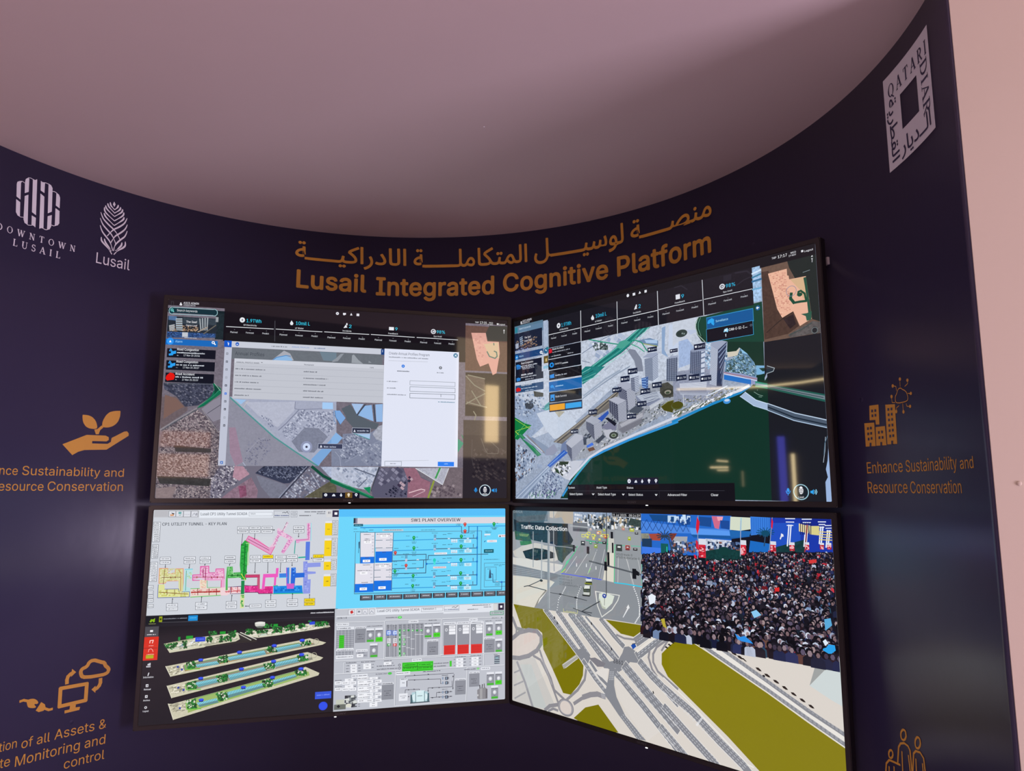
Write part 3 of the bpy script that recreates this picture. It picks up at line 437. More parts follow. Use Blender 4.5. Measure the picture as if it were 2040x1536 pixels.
class Canvas:
    """collects flat coloured shapes, gives each shape that covers another the next thin layer"""
    CELL = 8
    def __init__(self, w, h, clip=True):
        self.w, self.h, self.clip = w, h, clip
        self.gw, self.gh = int(w // self.CELL) + 2, int(h // self.CELL) + 2
        self.grid = [bytearray(self.gw) for _ in range(self.gh)]
        self.begin()
    def begin(self): self.polys = []
    def level(self, p):
        """one more than the deepest layer under the shape, found row by row"""
        c = self.CELL
        ya, yb = min(q[1] for q in p), max(q[1] for q in p)
        y0 = max(0, int(ya // c)); y1 = min(self.gh - 1, int(yb // c))
        spans = []; n = len(p)
        if len(p) > 60: xa, xb = min(q[0] for q in p), max(q[0] for q in p)
        for y in range(y0, y1 + 1):
            if n > 60: lo, hi = xa, xb
            else:
                t, b = y * c, (y + 1) * c; lo, hi = 1e9, -1e9
                for k in range(n):
                    (ax, ay), (bx, by) = p[k - 1], p[k]
                    if ay > by: ax, ay, bx, by = bx, by, ax, ay
                    if by < t or ay > b: continue
                    d = by - ay
                    u0 = 0 if d < 1e-9 else max(0, (t - ay) / d); u1 = 1 if d < 1e-9 else min(1, (b - ay) / d)
                    for u in (u0, u1):
                        x = ax + (bx - ax) * u
                        if x < lo: lo = x
                        if x > hi: hi = x
                if hi < lo: continue
            x0 = max(0, int(lo // c)); x1 = min(self.gw - 1, int(hi // c))
            if x1 >= x0: spans.append((y, x0, x1))
        if not spans: return 1
        lv = 1 + max(max(self.grid[y][a:b + 1]) for y, a, b in spans)
        lv = min(lv, 250); self.top = max(getattr(self, 'top', 0), lv)
        for y, a, b in spans: self.grid[y][a:b + 1] = bytes([lv]) * (b + 1 - a)
        return lv
    def raise_(self, p, n):
        for _ in range(n): self.level(p)
    def poly(self, p, col, grain=0, lv=None):
        if self.clip:
            p = clip_poly(p, 0, 0, self.w, self.h)
        if len(p) < 3: return
        self.polys.append((p, col, grain, lv or self.level(p)))
    def seg(self, a, b, w, col, ext=.3, lv=None):
        dx, dy = b[0] - a[0], b[1] - a[1]; L = math.hypot(dx, dy)
        if L < 1e-6: return
        ux, uy = dx / L, dy / L; e = w * ext; h = w / 2
        a = (a[0] - ux * e, a[1] - uy * e); b = (b[0] + ux * e, b[1] + uy * e)
        self.poly([(a[0] - uy * h, a[1] + ux * h), (b[0] - uy * h, b[1] + ux * h), (b[0] + uy * h, b[1] - ux * h), (a[0] + uy * h, a[1] - ux * h)], col, 0, lv)
    def tris(self, T, f, col):
        pts = [f(*q) for t in T for q in t]
        if not pts: return
        lv = self.level(pts)
        for i, t in enumerate(T): self.poly([f(*q) for q in t], col, 0, lv if self.clip else lv + (i % 7) * .6)
    def draw(self, text):
        for row in text.split('\n'):
            if row: self.cmd(row)
    def cmd(self, row):
        k = row[0]; a = row.split(' ')[1:] if row[1] == ' ' else row.split(' ')[1:]
        if row.startswith('AR'): k = 'AR'
        f = float
        def P(i): w = list(map(f, a[i:])); return [(w[j], w[j + 1]) for j in range(0, len(w) - 1, 2)]
        if k == 'P': self.poly(P(2), a[0], int(a[1]))
        elif k == 'R':
            x0, y0, x1, y1 = map(f, a[2:6]); self.poly([(x0, y0), (x1, y0), (x1, y1), (x0, y1)], a[0], int(a[1]))
        elif k == 'N':
            w, x0, y0, x1, y1 = map(f, a[1:6]); q = [(x0, y0), (x1, y0), (x1, y1), (x0, y1), (x0, y0)]
            for i in range(4): self.seg(q[i], q[i + 1], w, a[0])
        elif k == 'D':
            n = int(a[1]); w, x0, y0, x1, y1 = map(f, a[2:7])
            for i in range(n):
                t0, t1 = i / n, (i + .55) / n
                self.seg((x0 + (x1 - x0) * t0, y0 + (y1 - y0) * t0), (x0 + (x1 - x0) * t1, y0 + (y1 - y0) * t1), w, a[0])
        elif k == 'L':
            q = P(2); w = f(a[1])
            if not self.clip or len(q) < 3:
                for i in range(len(q) - 1): self.seg(q[i], q[i + 1], w, a[0])
            else:
                for i in range(len(q) - 1): self.seg(q[i], q[i + 1], w, a[0])
        elif k == 'V':
            q = P(3); w0, w1 = f(a[1]), f(a[2]); n = len(q)
            # smooth the path, then sweep a crescent
            sm = []
            for i in range(n - 1):
                p0, p1, p2, p3 = q[max(0, i - 1)], q[i], q[i + 1], q[min(n - 1, i + 2)]
                for j in range(4):
                    t = j / 4
                    sm.append(tuple(.5 * (2 * p1[d] + (p2[d] - p0[d]) * t + (2 * p0[d] - 5 * p1[d] + 4 * p2[d] - p3[d]) * t * t + (3 * p1[d] - p0[d] - 3 * p2[d] + p3[d]) * t ** 3) for d in (0, 1)))
            sm.append(q[-1]); m_ = len(sm)
            prev = None
            for i in range(m_):
                x0, y0 = sm[max(0, i - 1)]; x1, y1 = sm[min(m_ - 1, i + 1)]; L = math.hypot(x1 - x0, y1 - y0) or 1
                t = i / (m_ - 1); w = (w0 + (w1 - w0) * math.sin(math.pi * min(1, t * 1.15 + .04)) ** .7) / 2 if t < .85 else (w1 * .55) / 2
                nx, ny = -(y1 - y0) / L * w, (x1 - x0) / L * w
                cur = ((sm[i][0] + nx, sm[i][1] + ny), (sm[i][0] - nx, sm[i][1] - ny))
                if prev: self.poly([prev[0], cur[0], cur[1], prev[1]], a[0], 0, 1)
                prev = cur
        elif k == 'E':
            cx, cy, rx, ry = map(f, a[2:6]); n = 12 if rx < 14 else 28
            self.poly([(cx + rx * math.cos(i / n * 2 * math.pi), cy + ry * math.sin(i / n * 2 * math.pi)) for i in range(n)], a[0], int(a[1]))
        elif k == 'O':
            w, cx, cy, rx, ry = map(f, a[1:6]); n = 16 if rx < 30 else 32
            c = [(cx + rx * math.cos(i / n * 2 * math.pi), cy + ry * math.sin(i / n * 2 * math.pi)) for i in range(n)]
            lv = self.level(c)
            for i in range(n): self.seg(c[i], c[(i + 1) % n], w, a[0], .1, lv)
        elif k == 'T':
            x0, v, x1, h = map(f, a[2:6]); s = ' '.join(a[6:])
            T = text_tris(s, int(a[1]))
            if not self.clip and int(a[1]):
                nn = 9 if int(a[1]) == 3 else 2; m_ = len(T) // nn
                for i in range(nn):
                    for t in T[i * m_:(i + 1) * m_]: self.poly([(x0 + (x1 - x0) * x, v - y * h) for x, y in t], a[0], 0, (i + 1) * 3)
                return
            self.tris(T, lambda x, y: (x0 + (x1 - x0) * x, v - y * h), a[0])
        elif k in ('A', 'AR'):
            x0, v, x1, h = map(f, a[2:6]); ang = 0
            if k == 'AR': ang = int(a[6]); s = a[7]
            else: s = a[6]
            s = ''.join(chr(int(c)) for c in s.split('.'))
            nn, T = arabic_tris(s, int(a[1]))
            fn = (lambda x, y: (x0 + y * h, v + (x1 - v) * x)) if ang else (lambda x, y: (x0 + (x1 - x0) * x, v - y * h))
            m_ = len(T) // nn
            for i in range(nn):
                for t in T[i * m_:(i + 1) * m_]: self.poly([fn(x, y) for x, y in t], a[0], 0, (i + 1) * 3)
        elif k == 'F':
            x0, v, x1, h = map(f, a[1:5]); ang = int(a[5]); s = a[6]
            W_ = sum(SER[c][0] for c in s); L = (x1 - x0) if not ang else (x1 - v)
            wl = h * 1.0
            gap = (L - W_ * wl) / max(1, len(s) - 1)
            if ang: gap = .10 * h; wl = (L - gap * (len(s) - 1)) / W_
            if gap < .06 * h:
                wl = (L - .08 * h * (len(s) - 1)) / W_; gap = .08 * h
            x = 0
            for c in s:
                wd, st = SER[c]
                for (ax, ay, bx, by, t) in st:
                    if ang: A = (x0 + ay * h, v + x + ax * wl); B = (x0 + by * h, v + x + bx * wl)
                    else: A = (x0 + x + ax * wl, v - ay * h); B = (x0 + x + bx * wl, v - by * h)
                    self.seg(A, B, t * h, a[0], .08, 1 if self.clip is False else None)
                x += wd * wl + gap
        elif k == 'B':
            x0, v, x1, h = map(f, a[1:5]); rnd = random.Random(int(a[5]) * 7 + int(x0))
            x = x0; word = 0
            while x < x1:
                w = h * rnd.uniform(.35, .75); hh = h * rnd.choice((.62, .62, .7, 1.0)) / 2
                self.poly([(x, v - hh), (min(x + w, x1), v - hh), (min(x + w, x1), v + h * .31), (x, v + h * .31)], a[0])
                x += w + h * .16; word += 1
                if rnd.random() < .17: x += h * .5
        elif k == 'S':
            cols = a[0].split(','); n = int(a[1]); w0, w1, h0, h1, ang, sd = map(f, a[2:8]); q = P(8); rnd = random.Random(int(sd) + n)
            xs = [p[0] for p in q]; ys = [p[1] for p in q]; done = 0; lv0 = self.level(q)
            for _ in range(n * 12):
                if done >= n: break
                x, y = rnd.uniform(min(xs), max(xs)), rnd.uniform(min(ys), max(ys))
                if not inside(x, y, q): continue
                done += 1
                w, h = rnd.uniform(w0, w1) / 2 + .4, rnd.uniform(h0, h1) / 2 + .4; t = math.radians(ang + rnd.gauss(0, 6)); c, s = math.cos(t), math.sin(t)
                self.poly([(x + dx * c - dy * s, y + dx * s + dy * c) for dx, dy in ((-w, -h), (w, -h), (w, h), (-w, h))], rnd.choice(cols), 0, lv0 + (done % 12) * .07)
        elif k == 'C':
            cols = a[0].split(','); cell, fill, ang, jit, sd = map(f, a[1:6]); q = P(6); rnd = random.Random(int(sd) + len(q))
            lv0 = self.level(q); cell = max(cell, 4); t = math.radians(ang); c, s = math.cos(t), math.sin(t)
            rq = [(x * c + y * s, -x * s + y * c) for x, y in q]
            x0, x1 = min(p[0] for p in rq), max(p[0] for p in rq); y0, y1 = min(p[1] for p in rq), max(p[1] for p in rq)
            y = y0
            ri = 0
            while y < y1:
                x = x0 + rnd.random() * cell; ch = cell * rnd.uniform(.7, 1.2)
                while x < x1:
                    cw = cell * rnd.uniform(.6, 1.7)
                    if rnd.random() * 100 < fill and inside(x + cw / 2, y + ch / 2, rq):
                        j = lambda: rnd.uniform(-jit, jit) * .25
                        self.poly([(u * c - v_ * s, u * s + v_ * c) for u, v_ in ((x + j(), y + j()), (x + cw * .84 + j(), y + j()), (x + cw * .84 + j(), y + ch * .82 + j()), (x + j(), y + ch * .82 + j()))], rnd.choice(cols), 0, lv0)
                    x += cw
                y += ch; ri += 1
                if ri % 4 == 3: y += cell * .35
        elif k == 'Q':
            n = int(a[1]); fr = f(a[2]) / 100; q = P(3)
            if len(q) >= 4:
                A, B, C, D = q[:4]
                lp = lambda p0, p1, t: (p0[0] + (p1[0] - p0[0]) * t, p0[1] + (p1[1] - p0[1]) * t)
                for i in range(n):
                    t0 = (i + .5 - fr / 2) / n; t1 = (i + .5 + fr / 2) / n
                    self.poly([lp(A, D, t0), lp(B, C, t0), lp(B, C, t1), lp(A, D, t1)], a[0])
        elif k == 'K': self.crowd(int(a[0]), f(a[1]), f(a[2]), P(3))
    def crowd(self, n, h0, h1, q):
        rnd = random.Random(19)
        ys = [p[1] for p in q]; xs = [p[0] for p in q]; y0, y1 = min(ys), max(ys); x0, x1 = min(xs), max(xs)
        ppl = []
        for _ in range(n * 3):
            t = rnd.random() ** 1.7; y = y0 + (y1 - y0) * t; x = rnd.uniform(x0, x1)
            if inside(x, y, q): ppl.append((y, x, t))
            if len(ppl) >= n: break
        ppl.sort()
        lv0 = self.level(q); self.raise_(q, 24)
        ip = -1
        BODY = ['12141f', '191e34', '20253f', '0e1018', '28305a', '1c2548', '161c38', '221e28', '10131f', '16121a', '2a161c', '18222f', '1e2440', '0c0d16', '12131f']
        LIGHT = ['8a94ac', '6f84a8', 'b8c0d4', '4f6694', '7a94b8']
        RED = ['8a1c28', 'b02434', '6a1820', 'c83a44']
        WARM_ = ['5a3a34', '6a4a40', '4a4248', '2a4a60', '24545f']
        SKIN = ['66505a', '7c6468', '4e404a', '907c84', '42384a', '5c5268', 'a08a8c']
        HEAD = ['0c0c12', '14121a', '1c1a24', '0a0a10']
        for y, x, t in ppl:
            h = h0 + (h1 - h0) * t ** 1.2
            ip += 1; lv = lv0 + 23.0 * ip / len(ppl)
            fx = (x - x0) / (x1 - x0)
            red = .17 if (fx > .38 and t < .42) else .03
            u = rnd.random()
            body = rnd.choice(RED) if u < red else rnd.choice(LIGHT) if u < red + (.10 if fx < .35 else .045) else rnd.choice(WARM_) if u < red + .12 else rnd.choice(BODY)
            w = h * rnd.uniform(.75, 1.05); b = h * 1.7
            self.poly([(x - w, y + b), (x - w * .95, y + h * .7), (x - w * .5, y + h * .38), (x + w * .5, y + h * .38), (x + w * .95, y + h * .7), (x + w, y + b)], body, 0, lv)
            r = h * rnd.uniform(.38, .48); v = rnd.random()
            cap = rnd.choice(['b8c0d4', '98a2bc', 'd0d6e6']) if v < .10 else rnd.choice(HEAD)
            self.poly([(x + r * 1.15 * math.cos(i * .785), y - h * .02 + r * 1.3 * math.sin(i * .785)) for i in range(8)], cap, 0, lv + .3)
            if rnd.random() < .7:
                o_ = r * .18
                self.poly([(x + o_ + r * .74 * math.cos(i * 1.047), y + r * .24 + r * .92 * math.sin(i * 1.047)) for i in range(6)], rnd.choice(SKIN), 0, lv + .6)

# ---------------------------------------------------------------- artwork, in half millimetres from each display's top left corner
ART = {}
ART['UL_map'] = '''
R 736c78 3 -23 -30 2884 1622
P 6a5d62 2 -29 807 180 800 200 914 8 1071
P 3a3e50 0 5 695 375 680 395 776 276 869 178 883 109 802 15 744
C 55586c,2b2f40,6f7080,474a5e 13 75 30 3 3 9 698 376 684 395 768 275 861 184 876 109 794 19 744
P 7a5f58 0 22 790 110 817 171 884 116 916 23 987
P 6d656d 0 29 1066 266 897 383 1001 451 1083 466 1361 417 1616 2 1616 -5 1183
C 8f8488,4f454d,a99b9c,6a5c64,94868a,3b3540 10 85 28 3 6 29 1066 266 897 383 1001 451 1083 466 1361 417 1616 8 1612 4 1332
C a99ca0,5a4e58,8d7f86 12 80 62 3 7 142 984 267 904 376 1008 328 1048 188 1066
P 3c3a3c 3 113 1196 395 1221 396 1252 130 1248
P 39393a 4 4 1443 197 1449 408 1463 397 1523 222 1512 29 1502
P 8a7a7c 2 4 1539 153 1524 125 1616 5 1616
P 8a8694 0 305 895 387 824 443 791 453 976 397 1000
L 50505e 5 350 933 446 860
L 8e8a90 9 5 1074 101 1004 266 893
L 4f5660 6 12 1084 108 1012 277 900
L 8f8a90 5 306 899 444 1087
P 0e6a4c 0 375 676 443 724 445 767 318 875 266 896 371 789 393 738
P 0a4436 0 391 699 432 728 412 752 395 776
L 2f8f6a 4 276 880 385 792 439 728
L 9fb4ac 4 390 683 440 744
P 8d8d9d 1 479 789 537 787 875 1113 1246 1352 509 1360
P a4a9be 1 515 788 1370 758 1382 1094 1246 1352 875 1113
P b4b8ca 1 634 831 1035 814 1030 889 902 1034 742 937
P 9cc0e6 0 541 807 644 811 605 851
L c4c0b8 4 628 870 648 830 662 822
C c3c8da,858ba2,a9afc4,6e748c 13 78 40 3 25 1075 880 1371 895 1375 999 1321 1103 1226 1034 1119 1029 970 1072 954 1041
C b9bed2,7a8098,9aa0b6 11 72 20 4 26 940 1049 1014 1039 1106 1084 1019 1149 950 1111
C 9aa0b4,6f7690 10 60 50 4 27 749 929 839 965 887 1034 850 1035
P 7d8296 2 1119 1029 1234 1034 1313 1104 1204 1239 1082 1234 1019 1149
L 7b8098 7 1068 880 967 1001 910 1057
L 7b8098 5 1035 814 1033 873 1068 880 1258 866
P a4cbf4 0 1256 812 1343 812 1346 868 1257 868
L 6a8fc0 4 1351 879 1358 967 1375 991
P 7aa6d8 0 1183 1295 1322 1143 1381 1074 1386 1209 1348 1214 1238 1353
E 8f96b4 0 1141 1192 47 49
E cddaf6 0 1141 1192 30 31
E 3c3c52 0 1141 1192 10 10
L 4f9391 11 519 797 668 931 875 1113 1052 1234 1246 1356
L aab6c0 4 545 803 674 915 886 1101
C 84859a,6e6f84 12 40 40 3 39 672 1155 845 1105 865 1214 747 1354 658 1324
L 9a9aac 5 669 1248 752 1146 809 1122
L a8b0c6 6 636 1317 698 1400 768 1476 869 1616
P 9a8296 1 521 1043 572 1042 617 1218 644 1324 588 1359 539 1250
P 6f6c7c 0 466 1358 1391 1349 1401 1617 410 1616 409 1478
C c9c4cd,3e3a4c,8d8898,5b5666,b0aab4 13 82 35 3 44 466 1358 638 1356 699 1411 520 1560 487 1616 410 1616 407 1440
P b08a9a 2 581 1359 646 1359 700 1423 623 1477 571 1447
P 8a7080 4 494 1616 576 1545 715 1449 771 1552 767 1616
P 85506a 5 618 1522 675 1514 687 1597 637 1616
P 343a50 0 743 1415 806 1357 1178 1353 1019 1494 974 1498
C 5c6278,232838,747a90,444a60 11 80 32 3 49 750 1411 806 1359 1170 1356 1003 1475
P 77798a 2 751 1430 990 1509 1006 1551 943 1616 873 1616 792 1521
C 8f94a8,5d6278,b6bacb 16 80 40 4 51 1089 1397 1171 1380 1358 1496 1355 1617 950 1616 1035 1521
L 34384a 10 1163 1357 1034 1513 950 1616
L 9aa2b8 4 1148 1357 1012 1521 935 1616
L b2b8ca 5 1188 1411 1292 1574
P 5d5a48 4 1135 1613 1349 1473 1397 1519 1401 1617
L 0d4a38 23 1193 1358 1287 1434 1396 1488
P aab4cc 4 1261 1358 1391 1356 1396 1476 1333 1434
P 7e859c 1 1433 1077 1676 1056 1765 989 1771 1347 1350 1351 1345 1206 1437 1204
C 9aa1b6,5d647c,b2b8ca,757c94 13 80 38 3 59 1441 1093 1573 1074 1679 1168 1595 1265 1440 1299 1406 1205
C 8d93a8,686e86,a4aabc 17 75 38 3 60 1679 1168 1764 1102 1767 1343 1598 1345 1603 1273
L 8b92a8 9 1464 1315 1602 1233 1702 1152 1761 1127
L a0a6ba 4 1376 1229 1416 1276 1427 1351
P 57606a 0 1414 862 1487 823 1552 906 1649 960 1737 982 1715 1031 1651 1028 1525 1027 1460 957 1451 917
P 7ba7de 0 1360 879 1403 878 1452 941 1411 998 1370 935
L 3f6f9e 4 1360 879 1370 935 1411 998
P a3c0e6 0 1498 815 1601 815 1545 906
P 8fb6e4 0 1605 831 1669 821 1689 963 1557 914
P 94b8e4 0 1700 816 1763 810 1765 965 1713 966
L 3c4658 11 1613 821 1549 910
L 3c4658 11 1686 819 1705 966
P 86b2e2 0 1341 1115 1378 1066 1432 1109 1397 1157 1343 1174
P a6aab8 4 1684 1072 1730 1006 1768 989 1769 1134 1717 1119
P a8c6e8 0 1534 1075 1664 1072 1661 1116
L 2f8f8a 5 1526 1071 1662 1119
R 2d3348 0 1511 1023 1664 1068
N c0c8da 3 1511 1023 1664 1068
P d8dcea 0 1522 1058 1531 1035 1541 1057
B aab2c6 1553 1048 1650 16 78
R 383e58 0 1235 1163 1436 1206
N b4bcd2 3 1235 1163 1436 1206
P d8dcea 0 1249 1196 1258 1172 1270 1195
B aab2c6 1282 1190 1382 16 82
P b6bdd0 3 1350 1357 1743 1353 1674 1554 1588 1538 1463 1511 1354 1457
C c9d0e0,8089a0,9aa4ba 21 60 40 4 84 1358 1363 1740 1359 1681 1518 1588 1534
L 5a6278 9 1544 1369 1718 1431
L 5a6278 7 1648 1455 1587 1519
L 39414f 13 1748 1359 1690 1558
P 59586e 0 1752 1363 2060 1360 2086 1428 2193 1476 2163 1613 1700 1613 1690 1550
C 7c7b92,4a4960,8c8aa0,66647a 30 82 40 2 89 1756 1367 2044 1364 1982 1469 1854 1470 1728 1518
C 3c3a50,1f2236,5a586e 17 70 40 3 90 1871 1510 1983 1493 2001 1609 1778 1609
P 946778 2 1955 1361 2060 1360 2111 1444 2193 1480 2171 1613 1993 1613 1998 1469
C 2f2e44,b9a0ac,3a3048 26 60 40 2 92 1895 1510 2037 1413 2054 1453 1952 1541
L d8b8c0 9 2009 1573 2113 1541 2146 1549
L c8a8b4 6 2042 1605 2146 1557
P b2b3c2 3 2056 1360 2352 1357 2301 1504 2242 1468
L e0e4e8 5 2352 1361 2301 1504 2061 1363
P 74686f 3 2301 1504 2356 1357 2482 1356 2485 1613 2188 1613 2227 1508
C 9a8c92,5a4e58 22 70 25 3 1 2202 1517 2392 1500 2477 1605 2196 1609
L 3e9a52 15 2274 1358 2238 1444
L 8c9a3e 16 2222 1472 2176 1613
L c4cfd0 4 2290 1358 2242 1468
P 1f8f74 0 2428 1097 2483 1137 2430 1221
P 2a7a5a 0 2457 1055 2491 1087 2483 1113
L 0c6a48 25 1354 1477 1510 1539 1700 1617
L 2f9a6a 6 1354 1461 1510 1520 1684 1605
P 0f8a58 0 1619 1530 1681 1522 1675 1581
R 2a252c 0 2478 929 2888 1618
R 3a3436 2 2478 929 2886 1063
R 63493e 2 2487 68 2879 482
P 3e4038 0 2709 58 2877 53 2878 195 2684 206 2675 128
R 2c2823 2 2492 499 2881 893
P dba394 0 2540 134 2675 128 2691 205 2798 204 2808 312 2799 364 2778 495 2743 514 2703 408 2625 442 2594 374
C d8a094,e0ac9a,c98f84 14 60 10 4 16 2553 144 2666 137 2685 353 2625 433 2598 366
P d4b896 0 2658 233 2794 208 2803 356 2711 343
L 52756a 11 2689 301 2711 343 2764 359 2783 339 2777 301 2755 293
L 52756a 9 2750 219 2753 237
P 63564c 3 2493 524 2669 551 2672 815 2496 786
L 8a8674 9 2497 533 2575 614 2670 662
L 8a8674 9 2514 523 2669 551
L 8a8674 9 2500 786 2585 733 2671 687
L 8a8674 9 2550 666 2637 799
L 8a8674 9 2508 769 2689 810
L 8a8674 9 2569 851 2591 884 2578 927
C 3a3236,211c24,453d40 22 60 35 4 27 2564 1186 2865 1181 2866 1465 2567 1466
L 57524f 7 2640 1093 2675 1184 2701 1225 2796 1224 2804 1182 2726 1116
L 4a4448 4 2559 1103 2556 1252 2570 1335
'''  # pink streak and dark left bars are screen reflections painted into the map
ART['UL_sidebar'] = '''
R 120e16 0 -5 -31 443 49
R 0e2026 1 1 72 442 107
R 1c2a30 5 372 94 461 315
N 3a3a40 3 23 18 40 49
E e8e8ee 0 95 27 6 6
E e8e8ee 0 96 39 11 7
T dcdce4 1 115 31 233 17.3 AOCS ADMIN
T d0d0da 1 116 46 208 11.0 ADMINISTRATOR
R 10303a 0 17 68 373 111
E 10303a 0 27 94 18 28
E 10303a 0 362 90 19 29
L a8d4dc 4 26 66 361 62
L a8d4dc 4 29 122 364 117
L a8d4dc 4 26 66 13 78 10 95 15 114 29 122
L a8d4dc 4 361 62 376 71 381 88 378 106 364 117
E 064048 0 34 91 18 24
O 7fe0dc 5 32 88 8 9
L 7fe0dc 6 39 94 46 103
T dfe4ea 0 69 97 226 18.8 Search keywords
R 232c36 3 4 140 381 301
P 4f6f98 2 9 139 69 139 78 176 11 172
R 34404a 3 119 146 376 197
P 2c4a78 3 6 270 377 268 376 302 4 321
C 4a6fb0,1c2c50,2f508c 8 70 0 3 23 7 274 375 272 376 298 6 319
C c9a888,4a3020,8a6a50,2a2422,a08468 9 70 5 3 24 17 219 237 209 240 256 13 270
P a8b8c4 0 64 157 114 154 118 213 122 256 73 255
Q 5a5048 5 40 67 161 114 158 120 252 73 255
P c0c4c8 0 17 219 59 207 62 255 24 264
Q 5a5450 4 40 18 223 59 212 62 255 24 261
L 9aa2a8 10 248 149 261 243
L 9aa2a8 10 268 145 277 243
L 9aa2a8 10 288 141 293 242
L 9aa2a8 10 308 136 308 241
L a89a8c 8 240 260 310 217
L 6a665e 8 284 274 374 197
P e0e4ea 0 120 271 164 270 165 308 121 309
Q 30456a 5 30 120 273 164 272 165 308 121 309
T e8e8ee 1 145 188 228 17.3 The Seef
T dcdce4 1 145 216 231 14.1 Gems Leaf
B e0e0e8 140 314 233 6 39
R 1768ba 0 0 329 397 379
E 2a92ee 0 34 349 27 29
P f4f8ff 0 26 359 44 358 34 339
T 8fc8f4 1 72 357 126 18.6 Alarm
O ffffff 6 362 343 9 9
L ffffff 8 369 349 379 360
R 6f747a 0 370 126 392 169
R 9aa0a6 0 372 127 391 167
R 0f1320 0 16 408 386 483
L 5f646c 4 20 502 379 487
T e6e9f0 1 91 422 255 18.6 Road Congestion
B ccd2dc 91 441 302 14 51
B aab0bc 92 465 103 9 52
T ccd2dc 1 142 468 265 15.5 17 Nov 25 20:56
L 2a9ff0 6 34 430 42 412 53 429 34 430
P 2a9ff0 0 45 435 83 425 84 449 64 455 61 465 32 469 29 454 46 448
R 0f1320 0 16 508 385 585
L 5f646c 4 20 602 378 589
T e6e9f0 1 91 523 255 18.5 Road Congestion
B ccd2dc 91 542 302 14 59
B aab0bc 92 565 103 9 60
T ccd2dc 1 142 569 265 15.4 17 Nov 25 20:57
L 2a9ff0 6 34 531 42 513 53 530 34 531
P 2a9ff0 0 45 536 83 526 84 549 64 556 61 566 31 569 29 554 46 549
R 0f1320 0 16 609 384 686
L 5f646c 4 19 702 377 690
T e6e9f0 1 91 625 234 18.4 Road Accident
B ccd2dc 91 642 301 14 67
B aab0bc 92 665 103 9 68
T ccd2dc 1 142 670 264 15.4 17 Nov 25 20:59
P e31408 0 24 633 50 607 77 615 87 634 80 665 30 675 18 656
'''
ART['UL_header'] = '''
R 120e15 0 436 -71 2487 325
R 17161a 0 454 256 2487 325
R 17161a 0 2409 315 2489 409
E e8eaf0 0 579 138 21 22
P 55585e 0 580 124 572 143 580 143 578 154 587 134 581 135
T 34c6e4 1 612 155 731 28.8 1.9TWh
T d8dae0 1 590 186 696 12.8 Of Electricity
L e8eaf0 5 456 202 831 201
T d0d3da 1 490 253 546 13.5 Planned
P 8a8d94 0 517 226 522 221 527 225
T d0d3da 1 613 251 676 13.6 Forecast
P 8a8d94 0 640 224 645 219 651 224
T d0d3da 1 744 250 796 13.6 Predict
P 8a8d94 0 771 223 776 218 781 222
L 4a4a52 5 840 130 846 306
P e8eaf0 0 975 117 991 142 985 157 969 158 962 143
T 34c6e4 1 1011 153 1127 29.3 10mil L
T d8dae0 1 1006 188 1077 13.0 of Water
L e8eaf0 5 852 200 1231 202
T d0d3da 1 883 252 944 13.7 Planned
P 8a8d94 0 907 225 912 220 917 224
T d0d3da 1 1011 251 1072 13.8 Forecast
P 8a8d94 0 1035 224 1040 219 1046 223
T d0d3da 1 1144 250 1195 13.9 Predict
P 8a8d94 0 1168 223 1174 217 1179 222
L e8eaf0 5 1250 201 1628 202
P e8eaf0 0 1409 158 1426 127 1442 151
E e8eaf0 0 1436 123 6 12
T 34c6e4 1 1454 154 1477 28.2 2
T d8dae0 1 1401 188 1477 12.4 Incidents
T d0d3da 1 1277 254 1342 13.9 Planned
P 8a8d94 0 1302 233 1308 228 1313 232
T d0d3da 1 1408 253 1471 14.0 Forecast
P 8a8d94 0 1433 232 1439 227 1444 232
T d0d3da 1 1541 252 1593 14.1 Predict
P 8a8d94 0 1567 231 1572 226 1578 231
R e8eaf0 0 1800 124 1843 153
T 34c6e4 1 1854 152 1875 27.0 9
T d8dae0 1 1795 189 1880 13.4 Feedback
L e8eaf0 5 1646 201 2026 205
T d0d3da 1 1679 253 1741 14.2 Planned
P 8a8d94 0 1705 228 1711 222 1717 227
T d0d3da 1 1806 253 1868 14.2 Forecast
P 8a8d94 0 1832 227 1838 222 1844 227
T d0d3da 1 1940 252 1993 14.3 Predict
P 8a8d94 0 1966 226 1972 221 1978 226
O e8eaf0 7 2194 143 19 19
P c8ccd4 0 2179 150 2193 134 2209 136 2202 152
T 34c6e4 1 2224 157 2299 27.3 98%
T d8dae0 1 2197 192 2271 13.6 Sys Avail
L e8eaf0 5 2047 205 2417 207
T d0d3da 1 2078 254 2139 14.4 Planned
P 8a8d94 0 2105 228 2110 223 2116 227
T d0d3da 1 2204 254 2266 14.5 Forecast
P 8a8d94 0 2231 228 2237 222 2243 227
T d0d3da 1 2334 254 2387 14.5 Predict
P 8a8d94 0 2362 228 2368 222 2374 227
E e6e6ee 0 1353 32 13 13
P e6e6ee 0 1400 24 1425 23 1425 38 1409 45 1401 40
P e6e6ee 0 1461 42 1470 20 1481 41
R e6e6ee 0 1516 22 1539 44
E 2a242c 0 1353 32 4 4
R 14110f 0 2486 0 2881 47
T d8d8d8 1 2574 41 2609 13.9 TMP
T ececec 1 2620 46 2683 22.7 17:15
T d8d8d8 1 2705 37 2742 12.2 WED
T d8d8d8 1 2691 53 2743 12.2 19 NOV
R dcdcdc 0 2778 31 2795 46
T d8d8d8 1 2799 47 2857 15.8 Logout
P e8e8e8 0 2839 99 2847 83 2855 98
L d0d0d0 6 2847 99 2847 122
'''
